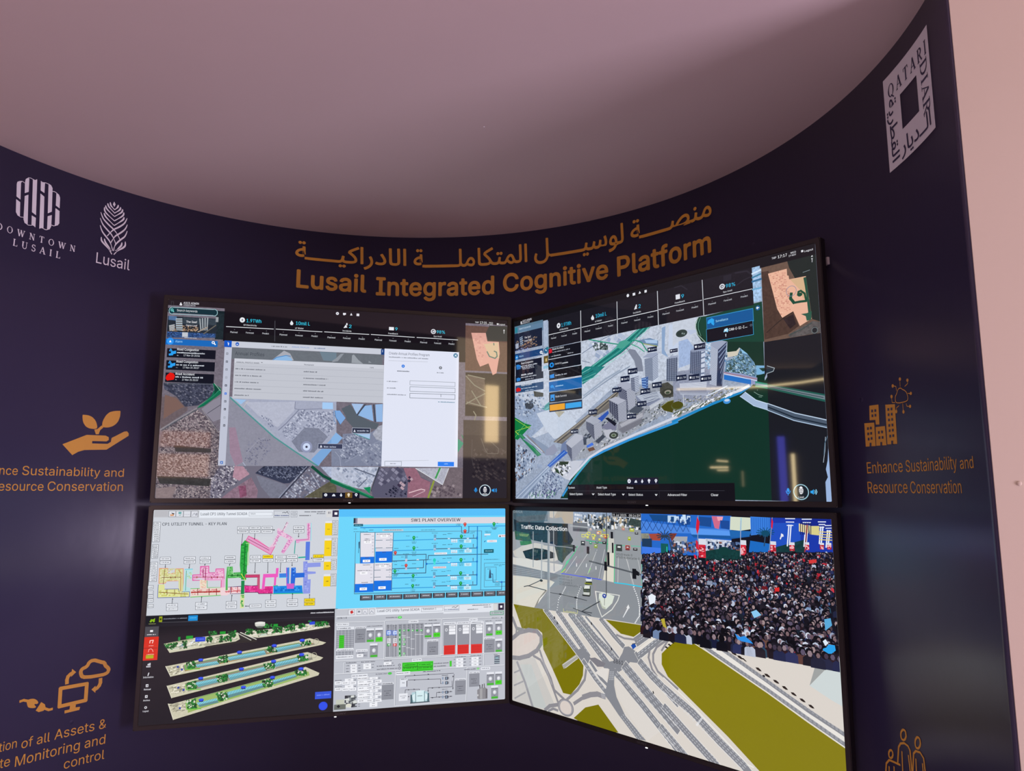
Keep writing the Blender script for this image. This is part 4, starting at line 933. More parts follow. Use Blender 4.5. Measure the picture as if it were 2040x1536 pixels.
ART['UL_profiles'] = '''
R 7a808c 0 506 376 1751 473
R 6a7078 1 506 376 1751 473
P a9abb4 0 827 471 925 382 975 404 1008 462
P 8fb8e2 0 842 470 868 445 942 425 985 443 997 465
L 3f86c8 6 838 467 867 443 942 423 980 428
P 8d939c 0 1320 452 1354 421 1360 454
P 6f8290 0 1216 375 1357 376 1359 425 1320 452 1250 451
P 8f959e 0 1318 465 1393 387 1421 382 1372 450
P 9aa0a8 0 1487 461 1489 395 1504 386 1545 433 1586 464
P 8a9098 0 1630 454 1633 433 1658 453
T 3c424c 0 537 438 768 28.4 Annual Profiles
R c8ccd8 0 504 323 1742 374
B 70747e 822 350 948 11 12
T 4a7fc8 0 986 352 1130 11.3 ANNUAL PROFILES
B 6d7fa0 1169 348 1262 11 14
E 1c5cc0 0 550 346 14 16
E c8d4f0 0 550 349 7 5
R 153f80 0 1736 326 1766 376
L c8d4f0 4 1749 336 1749 353
R c2c5cf 0 534 467 1769 803
R cdd0da 0 534 467 1761 502
T 50545e 1 550 504 732 11.0 ANNUAL PROFILE NAME
L 50545e 4 746 492 757 493
T 50545e 1 1094 500 1173 11.3 Permanent
T 50545e 1 1642 501 1677 11.5 TYPE
B 6a6e78 546 555 781 12 25
B 6a6e78 547 610 755 12 26
B 6a6e78 547 665 733 12 27
B 6a6e78 547 720 757 12 28
B 6a6e78 548 775 660 12 29
B 6a6e78 1092 555 1208 12 30
B 6a6e78 1093 611 1296 12 31
B 6a6e78 1094 666 1275 12 32
B 6a6e78 1094 720 1260 12 33
B 6a6e78 1095 774 1258 12 34
P a6aab6 0 537 529 1768 529 1768 531 537 531
P a6aab6 0 540 584 1768 584 1768 586 540 586
P a6aab6 0 543 638 1768 638 1768 640 543 640
P a6aab6 0 546 692 1768 692 1768 694 546 694
P a6aab6 0 549 746 1768 746 1768 748 549 748
'''
ART['UL_toolbar'] = '''
R bfc3d4 0 453 376 510 1355
R 1057c8 0 448 320 506 374
L dce6fa 5 476 334 481 359 484 341
R 8a8e9c 0 467 421 484 440
R c4c8d8 0 472 428 479 434
R 6a6e7c 0 468 489 485 507
R c4c8d8 0 473 496 480 502
R 8a8e9c 0 469 555 486 573
R c4c8d8 0 474 562 481 568
R a4a8b6 0 470 622 487 640
R c4c8d8 0 475 629 481 635
R 5a5e6c 0 471 688 488 706
R c4c8d8 0 476 695 482 701
R 1f6fe0 0 472 756 489 774
R c4c8d8 0 477 763 483 769
R 6a6e7c 0 473 820 490 838
R c4c8d8 0 477 827 484 833
R 50545f 0 474 885 490 903
R c4c8d8 0 478 892 485 898
R a4a8b6 0 475 954 491 972
R c4c8d8 0 479 960 486 966
R 50545f 0 476 1019 492 1037
R c4c8d8 0 480 1026 487 1032
L 2a6fc8 6 472 1338 472 1323 487 1322 488 1338 478 1340
'''
ART['UL_dialog'] = '''
R e1e5f5 0 1766 320 2429 1349
T 5a5f6c 0 1805 370 2163 22.5 Create Annual Profiles Program
B 8a8f9c 1806 394 2152 12 2
L c4c8d4 4 1804 426 2148 421
E 1c6c94 0 2399 351 20 20
L e8f4fa 6 2391 344 2407 359
L e8f4fa 6 2406 343 2391 359
E 1d74e0 0 1932 469 14 14
E a8c8f8 0 1932 469 6 6
B 70747e 1880 515 1986 13 9
E 747882 0 2264 469 14 14
E c4c6ce 0 2264 468 4 8
B 80848e 2232 515 2293 10 12
B 80848f 1794 610 1887 11 13
B 80848f 1796 668 1879 11 14
B 80848f 1798 725 1961 11 15
N a0a6b0 4 1995 596 2398 633
N 8a929c 4 1996 649 2399 689
N 7a828c 4 1997 707 2399 748
L 70747e 4 2271 710 2271 731
B 5a8aa0 2247 776 2396 10 20
L c8ccd8 4 1802 1303 2173 1292
N 9aa2ae 4 1794 1304 1937 1344
B 80848f 1841 1324 1890 10 23
R 2f80f2 0 2254 1303 2398 1342
B a8ccfa 2310 1322 2344 10 25
'''
ART['UL_dock'] = '''
R 101426 0 1285 1572 1590 1618
E dfe4f0 0 1312 1591 13 13
E 101426 0 1312 1591 3 3
R 6e5222 0 1471 1569 1530 1616
P dfe4f0 0 1363 1602 1368 1589 1377 1582 1387 1588 1392 1602
P dfe4f0 0 1437 1575 1448 1596 1438 1607 1427 1596
E e8dcc0 0 1500 1588 11 12
R e8dcc0 0 1496 1596 1506 1607
E dfe4f0 0 1562 1588 11 12
P dfe4f0 0 1555 1594 1570 1594 1563 1607
E 101426 0 1562 1588 4 4
'''
ART['UL_assistant'] = '''
E 2a90e0 0 2596 1541 9 14
L 2a90e0 5 2583 1546 2587 1558 2605 1558 2610 1546
L 2a90e0 5 2596 1558 2596 1568
E 0c1424 0 2680 1550 49 53
O c4d8e2 7 2680 1550 49 47
E e4e4ea 0 2680 1546 16 28
L 20242e 4 2666 1531 2680 1538 2693 1531
L 20242e 4 2666 1543 2680 1549 2693 1543
L 20242e 4 2666 1554 2680 1561 2694 1554
L 20242e 4 2667 1566 2680 1572 2694 1566
L e4e4ea 7 2660 1583 2699 1583
P 2f9aea 0 2742 1541 2755 1541 2765 1531 2765 1569 2755 1559 2742 1559
L 2f9aea 5 2774 1539 2777 1550 2774 1561
L 2f9aea 5 2782 1534 2787 1550 2782 1566
'''
ART['UR_map'] = '''
R 98a5bb 3 7 -125 2893 1618
P bfc8d8 3 839 301 1813 296 2063 309 2013 514 1834 766 1194 729 761 978 157 1109 2 690 4 418
C c8d0e2,98a8c4,b0bcd4 43 70 35 4 2 931 346 1265 331 1503 305 1447 382 1223 443 926 552
S aeb8c8,c8d2e0,9ea8ba 90 15 44 3 8 -30 3 849 310 1811 324 1800 596 1490 650 843 569
P 7f8698 0 1317 442 1407 470 1467 550 1481 648 1419 641 1395 555 1343 482
P 404a50 0 961 374 992 348 1081 369 1128 414 1089 423 991 401
S 2a3838,d8e0ec,5a6a6a 60 10 29 10 24 0 6 962 351 1091 363 1138 423 990 408
L 6f7c94 6 847 418 1082 331 1228 303
L 6f7c94 5 845 480 927 506
P 6a86a8 0 1428 401 1552 399 1628 432 1626 474 1480 431
P a8c4e4 0 1499 405 1620 424 1619 452 1516 432
L 9aa25a 7 1472 429 1618 473
P 8aa4c8 0 1666 340 1700 332 1684 511 1715 570 1658 535
P c4d0e6 0 1733 331 1811 331 1803 528 1717 509
P 1f8078 0 864 572 1156 448 1310 375 1449 305 1564 316 1410 384 1317 449 1036 566 996 588
L 7fd0c4 5 895 571 1205 433 1338 372 1458 308
L 0f4f50 5 923 574 1225 446 1354 385 1479 311
L 5ab0a8 5 952 578 1246 459 1370 398 1501 313
L 0f4f50 5 980 582 1266 473 1386 410 1522 315
L 9adccf 5 1008 585 1286 486 1402 423 1543 317
L 1f8f74 9 922 310 1081 358 1244 402 1410 394 1472 422 1522 494
L 3aa080 7 1373 421 1435 452 1496 497
P 4aa090 0 1215 419 1254 381 1310 375 1364 402 1318 427 1261 441
P 1f7a78 0 836 625 837 559 882 532 1096 560 967 632 846 679
L 7fc8c0 5 839 584 937 555
L 0f4a4c 5 838 610 966 578
L 5ab0a8 5 838 636 996 602
L 8ad0c8 5 837 663 1025 624
P 5aa0a0 0 286 944 460 855 461 778 363 829 211 886 159 935
L 1a6a6c 5 210 921 449 802
L 8ac8c8 5 246 924 448 828
L 1a6a6c 5 281 926 448 854
L 8896ac 9 843 797 986 731 1197 643 1348 592
L 9aa8bc 14 855 774 1093 663 1248 611
P 93a4c0 3 2 690 460 880 446 955 157 1109 1 923
P 3c4450 3 134 774 238 748 288 797 211 833 147 819
S b8c4d6,5a6478,8ea0bc 120 11 28 6 17 35 36 9 663 377 718 412 816 159 899 8 852
P 4a4a42 0 251 671 377 701 376 735 264 724
P 0f7a40 0 1 887 133 950 222 974 39 1094 -1 1083
L 9fd04a 5 7 906 209 1008
L 9fd04a 5 13 1013 210 982
L 5ac06a 5 6 1066 159 935
L b8d84a 6 7 1017 79 1066
P 2a7a5a 0 40 1050 92 1044 345 1238 295 1253
L 4aa864 6 66 1043 320 1237
C b4c2da,7f90ac,a0b0ca 33 80 35 3 45 13 1119 282 1261 205 1387 10 1471
S 3a4a64,ccd6e4,6a5450,a8b4c8,34425c 110 8 27 5 16 -55 46 13 1119 282 1261 205 1387 10 1471
P c2ccdc 1 287 875 448 854 694 924 826 1048 691 1088 504 1111 397 1020
P b0ac9c 2 496 858 637 886 566 931
P 8797b2 0 -4 1601 441 1317 502 1244 595 1281 439 1400 190 1613
L c6d2e6 6 22 1610 453 1326
L 5f7090 6 126 1609 452 1376
L a4b4cc 15 88 1609 440 1359
P 7f8fa8 0 105 1089 234 1079 526 1228 501 1252 393 1240
L c0ccde 8 131 1064 357 1213
L 8a7a78 8 157 1057 382 1223
P 8a90a8 0 406 1198 503 1152 549 1213 490 1244 393 1248
P 6d7ca0 0 597 1149 655 1135 665 1210 572 1247
P 2c5cb8 0 416 1333 619 1208 665 1234 452 1351
L 7fb0ea 5 440 1334 631 1224
C b4c2d8,5f6e8c,8fa0bc,4c5a7c 15 80 40 3 60 317 1440 452 1376 614 1461 590 1526 495 1607 177 1609
S 3a3a70,ccd6e4,5a8a74 50 11 37 4 11 -60 61 178 1566 520 1533 495 1607 165 1609
P c4c8d4 0 452 1376 548 1304 686 1300 842 1305 683 1462 638 1453 569 1419
S 8a90a0,e4e8f0,2f3a2c 70 10 30 10 20 30 63 452 1376 595 1297 708 1333 638 1437
P 28402a 0 500 1352 547 1370 569 1411 523 1394
P 25341f 0 559 1304 675 1308 663 1332 582 1329
P 6e6a66 0 492 1135 760 1003 949 904 1223 764 1272 792 1128 903 904 989 597 1157
L a8a090 6 515 1141 783 1004 981 903 1213 780
L 3c3a38 6 541 1142 811 1009 1007 905 1229 782
L 8c8678 6 567 1143 840 1015 1032 907 1245 783
L c8a884 11 793 1045 882 1003
P 9aa0ac 3 644 1151 871 986 1138 904 1243 781 1794 723 1784 952 1531 1034 1077 1235 886 1283 697 1308
S 5a626e,b4b8c2,d0d4da,6e7680,4a5048,8e929a 420 7 22 4 11 -28 72 686 1300 931 1181 1077 1220 1331 1095 1784 967 1787 888 1479 941 1388 827 1084 1002 975 1152 755 1254
S 3a4250,565e70,2c3440 150 10 35 5 15 -30 73 756 1189 1040 1061 1336 951 1628 873 1788 866 1790 831 1389 812 1084 1002 689 1170
P 4c5462 0 1327 935 1395 903 1479 933 1422 966 1345 952
P 3f4756 0 975 1152 1060 1102 1080 1126 1006 1177
P 3a4252 0 846 1125 879 1115 877 1179 834 1177
P 7a7c94 0 1041 1046 1125 1005 1205 1041 1193 1079 1082 1064
P 2f56b0 0 957 1000 1117 918 1126 942 1042 1006
P 161a28 0 1084 978 1115 973 1205 1026 1184 1047
P 3f70d8 0 877 1187 942 1162 958 1183 888 1203
P 6a4a38 0 887 1211 952 1198 973 1223 908 1236
P b9bcc8 0 1061 1071 1143 1068 1222 1119 1161 1162 1090 1127
E 38403c 0 1170 1118 46 28
E 8a9488 0 1170 1118 26 14
E 4a5a40 0 1170 1118 16 8
P 8a8c98 0 1215 1034 1450 961 1498 927 1438 1050 1262 1114 1213 1080
Q 4a4a54 7 40 1224 1073 1458 1006 1466 1037 1262 1106
Q e0e2ea 14 30 1235 1036 1460 962 1468 992 1254 1060
P 8088a0 0 1398 828 1631 814 1664 876 1535 923 1415 875
Q dfe8f4 9 45 1407 829 1631 814 1656 868 1481 896
Q 5a6478 8 25 1446 802 1595 803 1628 873 1499 905
P 4a4a44 4 1633 763 1705 756 1790 823 1752 870 1664 869 1630 829
E 3a3c34 0 1701 832 55 29
E 9a968a 0 1702 830 30 15
E 3c4a38 0 1701 834 19 9
Q e8ecf4 12 40 1527 915 1656 868 1664 891 1535 945
P 4a4812 0 1635 932 1699 903 1787 891 1832 906 1839 946 1756 979 1739 986 1661 963
L 8a8a58 4 1635 933 1699 901 1787 889
R 8d94aa 3 1751 688 2167 924
S c8ccd2,4a5240,a8a49c,6a6e60,b0b4bc 240 6 18 3 8 -25 3 1742 898 2155 855 2300 857 2261 886 2032 960 1738 1006
P 8f96ae 0 1800 774 2048 788 2062 845 2035 891 1805 854
Q e6ecf8 9 45 1808 778 2040 790 2034 832 1811 811
Q 4a5470 9 35 1811 815 2034 835 2036 877 1813 851
Q dfe6f2 10 22 1809 841 2037 865 2035 891 1813 862
L d8e4f4 7 2035 891 2140 860 2202 839
L c4ccd8 6 1838 864 1839 943
E 5a6440 0 1784 938 53 31
E 4a4a14 0 1784 934 48 27
P 5f86a8 3 2184 740 2200 667 2273 649 2314 587 2363 635 2411 702 2429 757 2419 809 2419 810 2177 741
S 2a4440,7fa8c0,b4d0e0,3a5a58,34504c,5f8090 300 6 17 3 9 30 13 2211 668 2313 614 2376 664 2422 756 2420 802 2192 741
L a8d4f0 7 2314 591 2371 636 2411 699 2430 761 2419 809
P cfc8b8 0 2211 603 2283 603 2314 587 2289 638 2213 641
P 8cc0e4 0 2314 591 2336 597 2370 643 2327 627
P c4ccda 1 1767 302 1964 312 1966 370 1985 409 1889 480 1813 468 1759 497
P b8c4dc 0 1885 393 2009 413 1917 434
E 32403e 0 1841 411 50 28
C 7a8a88,2a3634 12 70 20 3 20 1807 391 1876 402 1875 431 1806 420
P 9fb4d8 2 1813 468 1890 459 1946 532 2035 553 2040 624 1804 664
C 5f8ab8,8fb8dc,3a5a78,c8dcf0 15 80 30 3 22 2045 512 2203 529 2214 607 2196 666 2036 708
'''
ART['UR_water'] = '''
P 0b3126 0 571 1611 683 1471 751 1398 929 1280 1077 1230 1329 1155 1780 1052 1735 1067 2072 960 2297 900 2380 862 2429 825 2419 809 2430 761 2411 702 2363 635 2307 586 2283 607 2211 605 2218 532 2050 509 2013 500 1975 444 1968 371 1991 317 2055 320 2433 303 2492 301 2482 836 2504 807 2485 1615 1581 1605
P 0f4032 0 2050 509 1968 371 1991 317 2055 320 2433 303 2492 301 2493 575 2218 532
L 9ab4a4 6 1991 320 1969 349 1966 392 1982 445 2038 504
L 5a8a78 5 2009 324 1989 360 1987 403 2007 456
L 2f92d6 17 600 1590 694 1486 818 1376 929 1284 1077 1235 1329 1162 1780 1056
L 4ab0a0 9 682 1494 773 1407 918 1296
L 1f86c4 18 1736 1052 1908 1002 2072 953 2198 920 2298 895 2373 858
L d0d4e2 18 683 1454 907 1283 1057 1219 1329 1140 1782 1016
L d8dae6 18 1738 1009 1909 967 2073 926 2199 900 2306 878 2366 854
S 5a6450,8a8c88,f0f2f8 80 12 36 4 12 -24 9 1738 991 1910 956 2074 915 2231 883 2230 903 2073 943 1737 1027
E 3f90d8 0 2193 944 29 18
E c4d4e8 0 2194 937 20 9
P 8f98c0 0 2181 738 2305 763 2430 808 2424 857 2309 824 2178 789
L b06a60 4 2180 743 2426 817
L e4e8f4 4 2180 752 2425 828
P 2470c4 0 2180 758 2383 816 2381 849 2178 792
P 7ab0d8 0 2424 725 2501 737 2543 749 2559 764 2548 779 2456 790 2427 790
P 0f3a34 0 2444 746 2501 750 2528 763 2471 772
L c8dce8 3 2501 739 2556 760 2544 780
P 2a9078 0 2414 830 2501 856 2882 965 2879 1012 2499 891 2412 868
P 86a0ae 0 2417 842 2501 866 2878 974 2877 998 2500 878 2416 856
L 2a3a48 4 2507 876 2868 984
P a3b8d6 0 2296 920 2335 894 2411 954 2514 995 2679 1064 2881 1123 2881 1171 2669 1109 2492 1028 2395 992
P 5f7080 0 2494 991 2679 1066 2881 1126 2881 1167 2670 1104 2492 1023
L 22384a 9 2496 1011 2670 1092 2879 1153
L c8dcf2 5 2334 895 2411 956 2514 996 2679 1066 2881 1124
L b8d0ea 5 2296 920 2394 993 2491 1029 2669 1110 2881 1171
L 8fb0a4 3 2400 901 2434 924 2462 933
L 8fb0a4 3 2433 937 2454 940
L 8fb0a4 3 2423 890 2427 892
'''
ART['UR_side'] = '''
R 101216 0 2770 0 2890 1630
P 171a21 0 2493 575 2880 576 2893 1626 2486 1615 2502 781 2483 816
L b9c8da 3 2865 1227 2856 1310 2842 1381
P 22303c 0 2502 734 2556 757 2548 782 2495 785
L a8b4bc 4 2505 739 2556 760 2546 780 2502 789
P 1f5a50 0 2500 858 2882 965 2879 1012 2501 892
P 6f8088 0 2501 867 2878 974 2877 998 2501 880
L 222e3a 4 2507 877 2868 984
P 4c5a6c 0 2494 991 2679 1066 2881 1124 2881 1169 2669 1107 2492 1026
L 1c2a38 9 2496 1011 2670 1092 2879 1153
L b8cce2 6 2494 987 2679 1065 2881 1124
L a8c0da 6 2491 1030 2669 1111 2881 1171
P 9ab4dc 0 2882 1264 2882 1335 2882 1624 2846 1624 2847 1500 2864 1471 2855 1423 2869 1370
L 4a6478 5 2881 1216 2859 1263 2849 1334
P 6a5448 2 2500 60 2683 60 2846 56 2915 75 2879 579 2493 578
P 1e2826 0 2683 60 2846 56 2915 78 2886 511 2829 482 2806 200 2732 196 2697 119
P 4a372f 3 2499 100 2552 105 2593 367 2630 437 2706 408 2739 511 2664 550 2497 562
L 2a2220 5 2514 518 2601 461 2713 406
L 2a2a28 4 2703 121 2741 169 2759 199
P 2c2224 5 2636 447 2705 427 2720 495 2679 520
P 5a5656 5 2663 556 2831 495 2881 510 2879 577 2675 577
E 22262a 0 2840 556 21 25
O 6a7274 5 2840 556 19 19
L 3a4a48 5 2677 558 2764 534 2824 507
P e8b49a 0 2547 123 2680 120 2680 165 2690 169 2692 194 2805 198 2826 478 2746 513 2707 409 2630 438 2599 375
C d89c88,eebea4,cc8e7c 10 55 12 4 25 2558 130 2669 126 2681 260 2714 384 2630 427 2603 369 2579 239
P d4b08a 0 2699 197 2801 202 2818 353 2776 338 2760 277
P 22503f 0 2788 205 2806 203 2826 475 2807 466 2802 350 2794 258
P 2a5a48 0 2757 437 2796 438 2829 431 2822 484 2793 488 2788 456
L 154a34 20 2701 290 2694 322 2716 355
L 154a34 15 2716 355 2755 355 2798 359
L 154a34 13 2798 359 2790 309 2766 286 2750 289 2745 309
E 154a34 0 2758 309 17 13
L 174a38 13 2716 355 2755 357
O 7a86a0 3 2702 274 34 33
L 8a9aa0 3 2787 169 2833 164
'''
ART['UR_towers'] = '''
P 6f7b98 0 2084 539 2142 579 2118 830 2063 810
Q d8e0f0 40 45 2084 539 2142 579 2118 830 2063 810
P 2c3856 0 2142 579 2215 531 2177 741 2160 838 2118 830
Q 8494b4 7 30 2142 579 2215 531 2177 741 2160 838 2118 830
P 9aa4bc 0 2081 535 2110 515 2176 517 2217 531 2142 579
P 3a4662 0 1913 553 2006 566 1994 746 1900 714
Q 8b97b2 26 45 1913 553 2006 566 1994 746 1900 714
P c9d2e4 0 2006 566 2040 557 2022 746 1994 746
Q 6a7894 5 30 2006 566 2040 557 2022 746 1994 746
P 8f9ab4 0 1912 549 1954 534 2044 550 2035 570 1928 565
Q 2c3650 6 22 1913 553 1900 714 1994 746 2006 566
P 46526c 0 1494 554 1572 550 1570 733 1497 717
Q a9b4ca 30 45 1494 554 1572 550 1570 733 1497 717
P b4bed2 0 1572 550 1624 530 1621 709 1570 733
Q 5f6b86 14 30 1572 550 1624 530 1621 709 1570 733
P 9aa4bc 0 1476 541 1530 516 1616 518 1624 533 1572 554
P 3c4660 0 1702 582 1800 582 1793 759 1692 747
Q 98a4bc 24 45 1702 582 1800 582 1793 759 1692 747
P 6f7b96 0 1800 582 1809 548 1783 750 1793 759
Q aab4ca 10 30 1800 582 1809 548 1783 750 1793 759
P 9aa4bc 0 1702 579 1740 567 1801 569 1800 586
Q 28324a 5 22 1702 582 1692 747 1793 759 1800 582
P 2c3048 0 1224 737 1312 773 1322 935 1232 811
Q 8d93a8 10 45 1224 737 1312 773 1322 935 1232 811
P b4b9c8 0 1312 773 1396 744 1397 904 1326 939
Q 6a6f82 14 30 1312 773 1396 744 1397 904 1326 939
P a9aec0 0 1204 723 1295 702 1391 740 1312 777
P 8a92a8 0 1355 686 1393 682 1399 798 1361 778
Q 4a5268 8 45 1355 686 1393 682 1399 798 1361 778
P b8c0d2 0 1393 682 1437 672 1437 794 1399 805
Q 5f6a84 9 30 1393 682 1437 672 1437 794 1399 805
P 30344a 0 1130 837 1220 876 1225 1020 1132 927
Q 868ca0 9 45 1130 837 1220 876 1225 1020 1132 927
P b0b5c4 0 1220 876 1305 857 1307 1002 1225 1023
Q 5d6276 13 30 1220 876 1305 857 1307 1002 1225 1023
P b0b4c4 0 1125 832 1202 815 1305 853 1220 880
Q 1f2338 4 25 1130 837 1132 927 1225 1020 1220 876
P 2c3044 0 877 987 962 1017 969 1148 881 1051
Q 7c8296 9 45 877 987 962 1017 969 1148 881 1051
P b6bac8 0 962 1017 1047 999 1050 1101 970 1136
Q 666b7e 12 30 962 1017 1047 999 1050 1101 970 1136
P a6abba 0 872 978 943 943 1044 995 962 1021
P 343850 0 649 1160 711 1195 714 1309 665 1242
Q 7a8096 8 45 649 1160 711 1195 714 1309 665 1242
P a9aebe 0 711 1195 841 1121 850 1194 714 1309
Q 50566c 10 30 711 1195 841 1121 850 1194 714 1309
P b4b8c6 0 643 1155 759 1080 841 1101 841 1125 711 1199
P 3a5a9a 0 1460 698 1507 696 1504 786 1467 771
Q 7fa4d8 4 45 1460 698 1507 696 1504 786 1467 771
P 5a78b0 0 1507 696 1526 691 1522 780 1504 786
Q 2a4070 4 30 1507 696 1526 691 1522 780 1504 786
R 111c38 0 1527 472 1616 509
R e4e8f0 0 1536 482 1551 495
T c4ccdc 1 1559 496 1610 11.9 Seef 4
R 111c38 0 1732 515 1802 542
R e4e8f0 0 1739 522 1751 531
T c4ccdc 1 1757 532 1797 8.2 Seef 3
R 111c38 0 1945 511 2040 553
R e4e8f0 0 1954 523 1970 537
T c4ccdc 1 1979 539 2033 14.2 Seef 2
R 111c38 0 1328 611 1423 655
R e4e8f0 0 1337 625 1353 640
T c4ccdc 1 1362 642 1416 16.1 Seef 5
R 111c38 0 1255 662 1346 708
R e4e8f0 0 1264 677 1279 693
T c4ccdc 1 1287 694 1339 17.4 Seef 6
R 111c38 0 1168 744 1261 782
R e4e8f0 0 1177 756 1193 769
T c4ccdc 1 1201 770 1254 14.0 Seef 7
R 111c38 0 908 896 1002 938
R e4e8f0 0 918 910 933 926
T c4ccdc 1 942 926 994 16.8 Seef 8
R 111c38 0 701 1044 789 1078
R e4e8f0 0 709 1055 724 1068
T c4ccdc 1 732 1068 782 14.3 Seef 9
R 111c38 0 1561 746 1650 787
R e4e8f0 0 1569 758 1584 773
T c4ccdc 1 1593 774 1643 15.5 D5 TH
R 111c38 0 1449 782 1541 823
R e4e8f0 0 1458 795 1474 810
T c4ccdc 1 1482 811 1534 16.1 D4 TH
R 111c38 0 1413 875 1503 914
R e4e8f0 0 1422 888 1437 902
T c4ccdc 1 1446 903 1497 15.7 D6 TH
R 111c38 0 1308 964 1401 1002
R e4e8f0 0 1317 977 1333 991
T c4ccdc 1 1341 991 1394 15.1 D7 TH
R 111c38 0 1785 718 1873 757
R e4e8f0 0 1793 730 1808 744
T c4ccdc 1 1816 746 1866 14.4 D1 TH
R 111c38 0 1891 727 1980 767
R e4e8f0 0 1900 739 1915 754
T c4ccdc 1 1923 757 1974 14.8 D2 TH
R 111c38 0 1989 747 2079 787
R e4e8f0 0 1998 760 2013 774
T c4ccdc 1 2021 776 2072 14.6 D3 TH
'''
ART['UR_header'] = '''
R 131318 0 -25 -210 2915 72
R 1b1a22 2 454 53 2432 314
L 2c2a34 8 1795 58 1857 56 1907 96
L 2a2832 11 2304 62 2394 69 2422 96
L 2a2832 7 2307 153 2369 125 2421 116
P 25242e 0 2211 62 2274 62 2271 103 2209 104
L d4d8e0 7 842 54 841 315
L d4d8e0 6 1239 54 1237 310
L d4d8e0 6 1639 52 1639 313
L d4d8e0 5 2037 53 2039 311
L e0e3ea 5 452 197 831 198
L e0e3ea 5 852 197 1226 198
L e0e3ea 5 1245 198 1633 200
L e0e3ea 4 1785 194 2028 200
L e0e3ea 4 2048 198 2425 201
L e0e3ea 5 1648 197 1790 194
E dfe2ea 0 579 135 22 23
E 4a4c54 0 579 135 8 8
T 2fb4dc 1 613 153 729 32.1 1.9TWh
T d0d3da 1 590 182 693 13.7 Of Electricity
P dfe2ea 0 976 114 993 142 987 157 965 156 957 138
T 2fb4dc 1 1009 145 1127 30.6 10mil L
T d0d3da 1 1001 181 1076 13.0 of Water
P dfe2ea 0 1410 152 1427 121 1441 149
E dfe2ea 0 1434 126 6 12
T 2fb4dc 1 1454 149 1476 28.9 2
T d0d3da 1 1399 184 1477 12.4 Incidents
R dfe2ea 0 1804 115 1842 151
T 2fb4dc 1 1853 149 1877 26.5 9
T d0d3da 1 1795 181 1884 11.8 Feedback
O dfe2ea 8 2197 136 18 16
P c0c4cc 0 2184 139 2197 128 2209 133 2204 145
T 2fb4dc 1 2226 151 2300 25.1 98%
T d0d3da 1 2203 183 2275 11.2 Sys Avail
T c4c8d0 1 485 241 546 13.8 Planned
P 80848c 0 510 217 516 212 522 217
T c4c8d0 1 612 241 675 13.6 Forecast
P 80848c 0 639 218 644 212 650 218
T c4c8d0 1 743 243 796 13.4 Predict
P 80848c 0 765 220 770 214 776 220
T c4c8d0 1 882 246 944 13.2 Planned
P 80848c 0 909 223 914 218 919 224
T c4c8d0 1 1008 244 1072 13.0 Forecast
P 80848c 0 1035 223 1041 217 1045 223
T c4c8d0 1 1141 244 1193 12.7 Predict
P 80848c 0 1163 222 1168 217 1173 222
T c4c8d0 1 1279 244 1340 12.5 Planned
P 80848c 0 1306 224 1311 219 1315 224
T c4c8d0 1 1409 245 1469 12.3 Forecast
P 80848c 0 1435 225 1440 220 1445 226
T c4c8d0 1 1540 244 1594 12.1 Predict
P 80848c 0 1564 224 1568 219 1572 224
T c4c8d0 1 1680 245 1743 11.9 Planned
P 80848c 0 1708 226 1713 221 1717 226
T c4c8d0 1 1805 244 1872 12.5 Forecast
P 80848c 0 1835 224 1840 219 1844 224
T c4c8d0 1 1940 245 1994 12.3 Predict
P 80848c 0 1964 224 1968 219 1972 224
T c4c8d0 1 2080 247 2141 12.0 Planned
P 80848c 0 2108 227 2112 222 2116 227
T c4c8d0 1 2206 246 2269 11.8 Forecast
P 80848c 0 2235 228 2239 223 2243 228
T c4c8d0 1 2338 246 2391 11.6 Predict
P 80848c 0 2362 228 2366 223 2369 228
E e4e6ec 0 1352 27 13 13
R e4e6ec 0 1401 18 1426 39
P e4e6ec 0 1459 36 1471 15 1483 35
R e4e6ec 0 1517 19 1539 39
T ececf0 1 2623 36 2687 18.5 17:17
T d8d8de 1 2579 33 2612 13.3 TMP
T d8d8de 1 2711 28 2749 11.7 WED
T d8d8de 1 2698 45 2749 11.7 19 NOV
R dcdce2 0 2784 22 2798 36
T d8d8de 1 2805 40 2863 12.8 Logout
P e8e8ee 0 2846 82 2854 71 2859 81
P c8c8ce 0 2846 91 2858 91 2852 104
L c8c8ce 4 2853 98 2851 116
R a4c4e6 5 2432 55 2490 295
L 3c7fa0 11 2430 125 2494 112
L d4e8fa 11 2431 98 2496 85
L 3a6f98 14 2430 152 2496 147
L 6aa8d0 11 2430 207 2493 207
'''
ART['UR_camera'] = '''
R 2f8fc4 0 2057 333 2425 424
R 0d5796 0 2060 338 2421 420
R 3f9fd0 0 2054 417 2421 516
R 0c101b 0 2057 420 2418 513
P 2aa4ee 0 2064 377 2071 356 2102 344 2121 358 2116 389 2126 377 2115 400 2098 386 2094 375 2076 382
T 9ad4f4 1 2132 380 2231 15.4 Surveillance
P 8fd4f4 0 2193 462 2200 442 2223 436 2232 451 2226 467 2210 460
P e4f0fa 0 2199 449 2217 441 2223 451 2207 458
T eef2f8 1 2236 460 2354 17.8 CAM-E-S1-Z
B d8dee8 2357 457 2377 5 9
O 5a6a7c 4 2405 448 7 6
L d8dee8 5 2209 480 2210 494
E dfe6f0 0 2210 479 4 3
E 1c5f96 0 2459 339 17 17
L e8f2fa 6 2467 338 2451 338
L e8f2fa 6 2457 332 2451 338 2457 345
'''
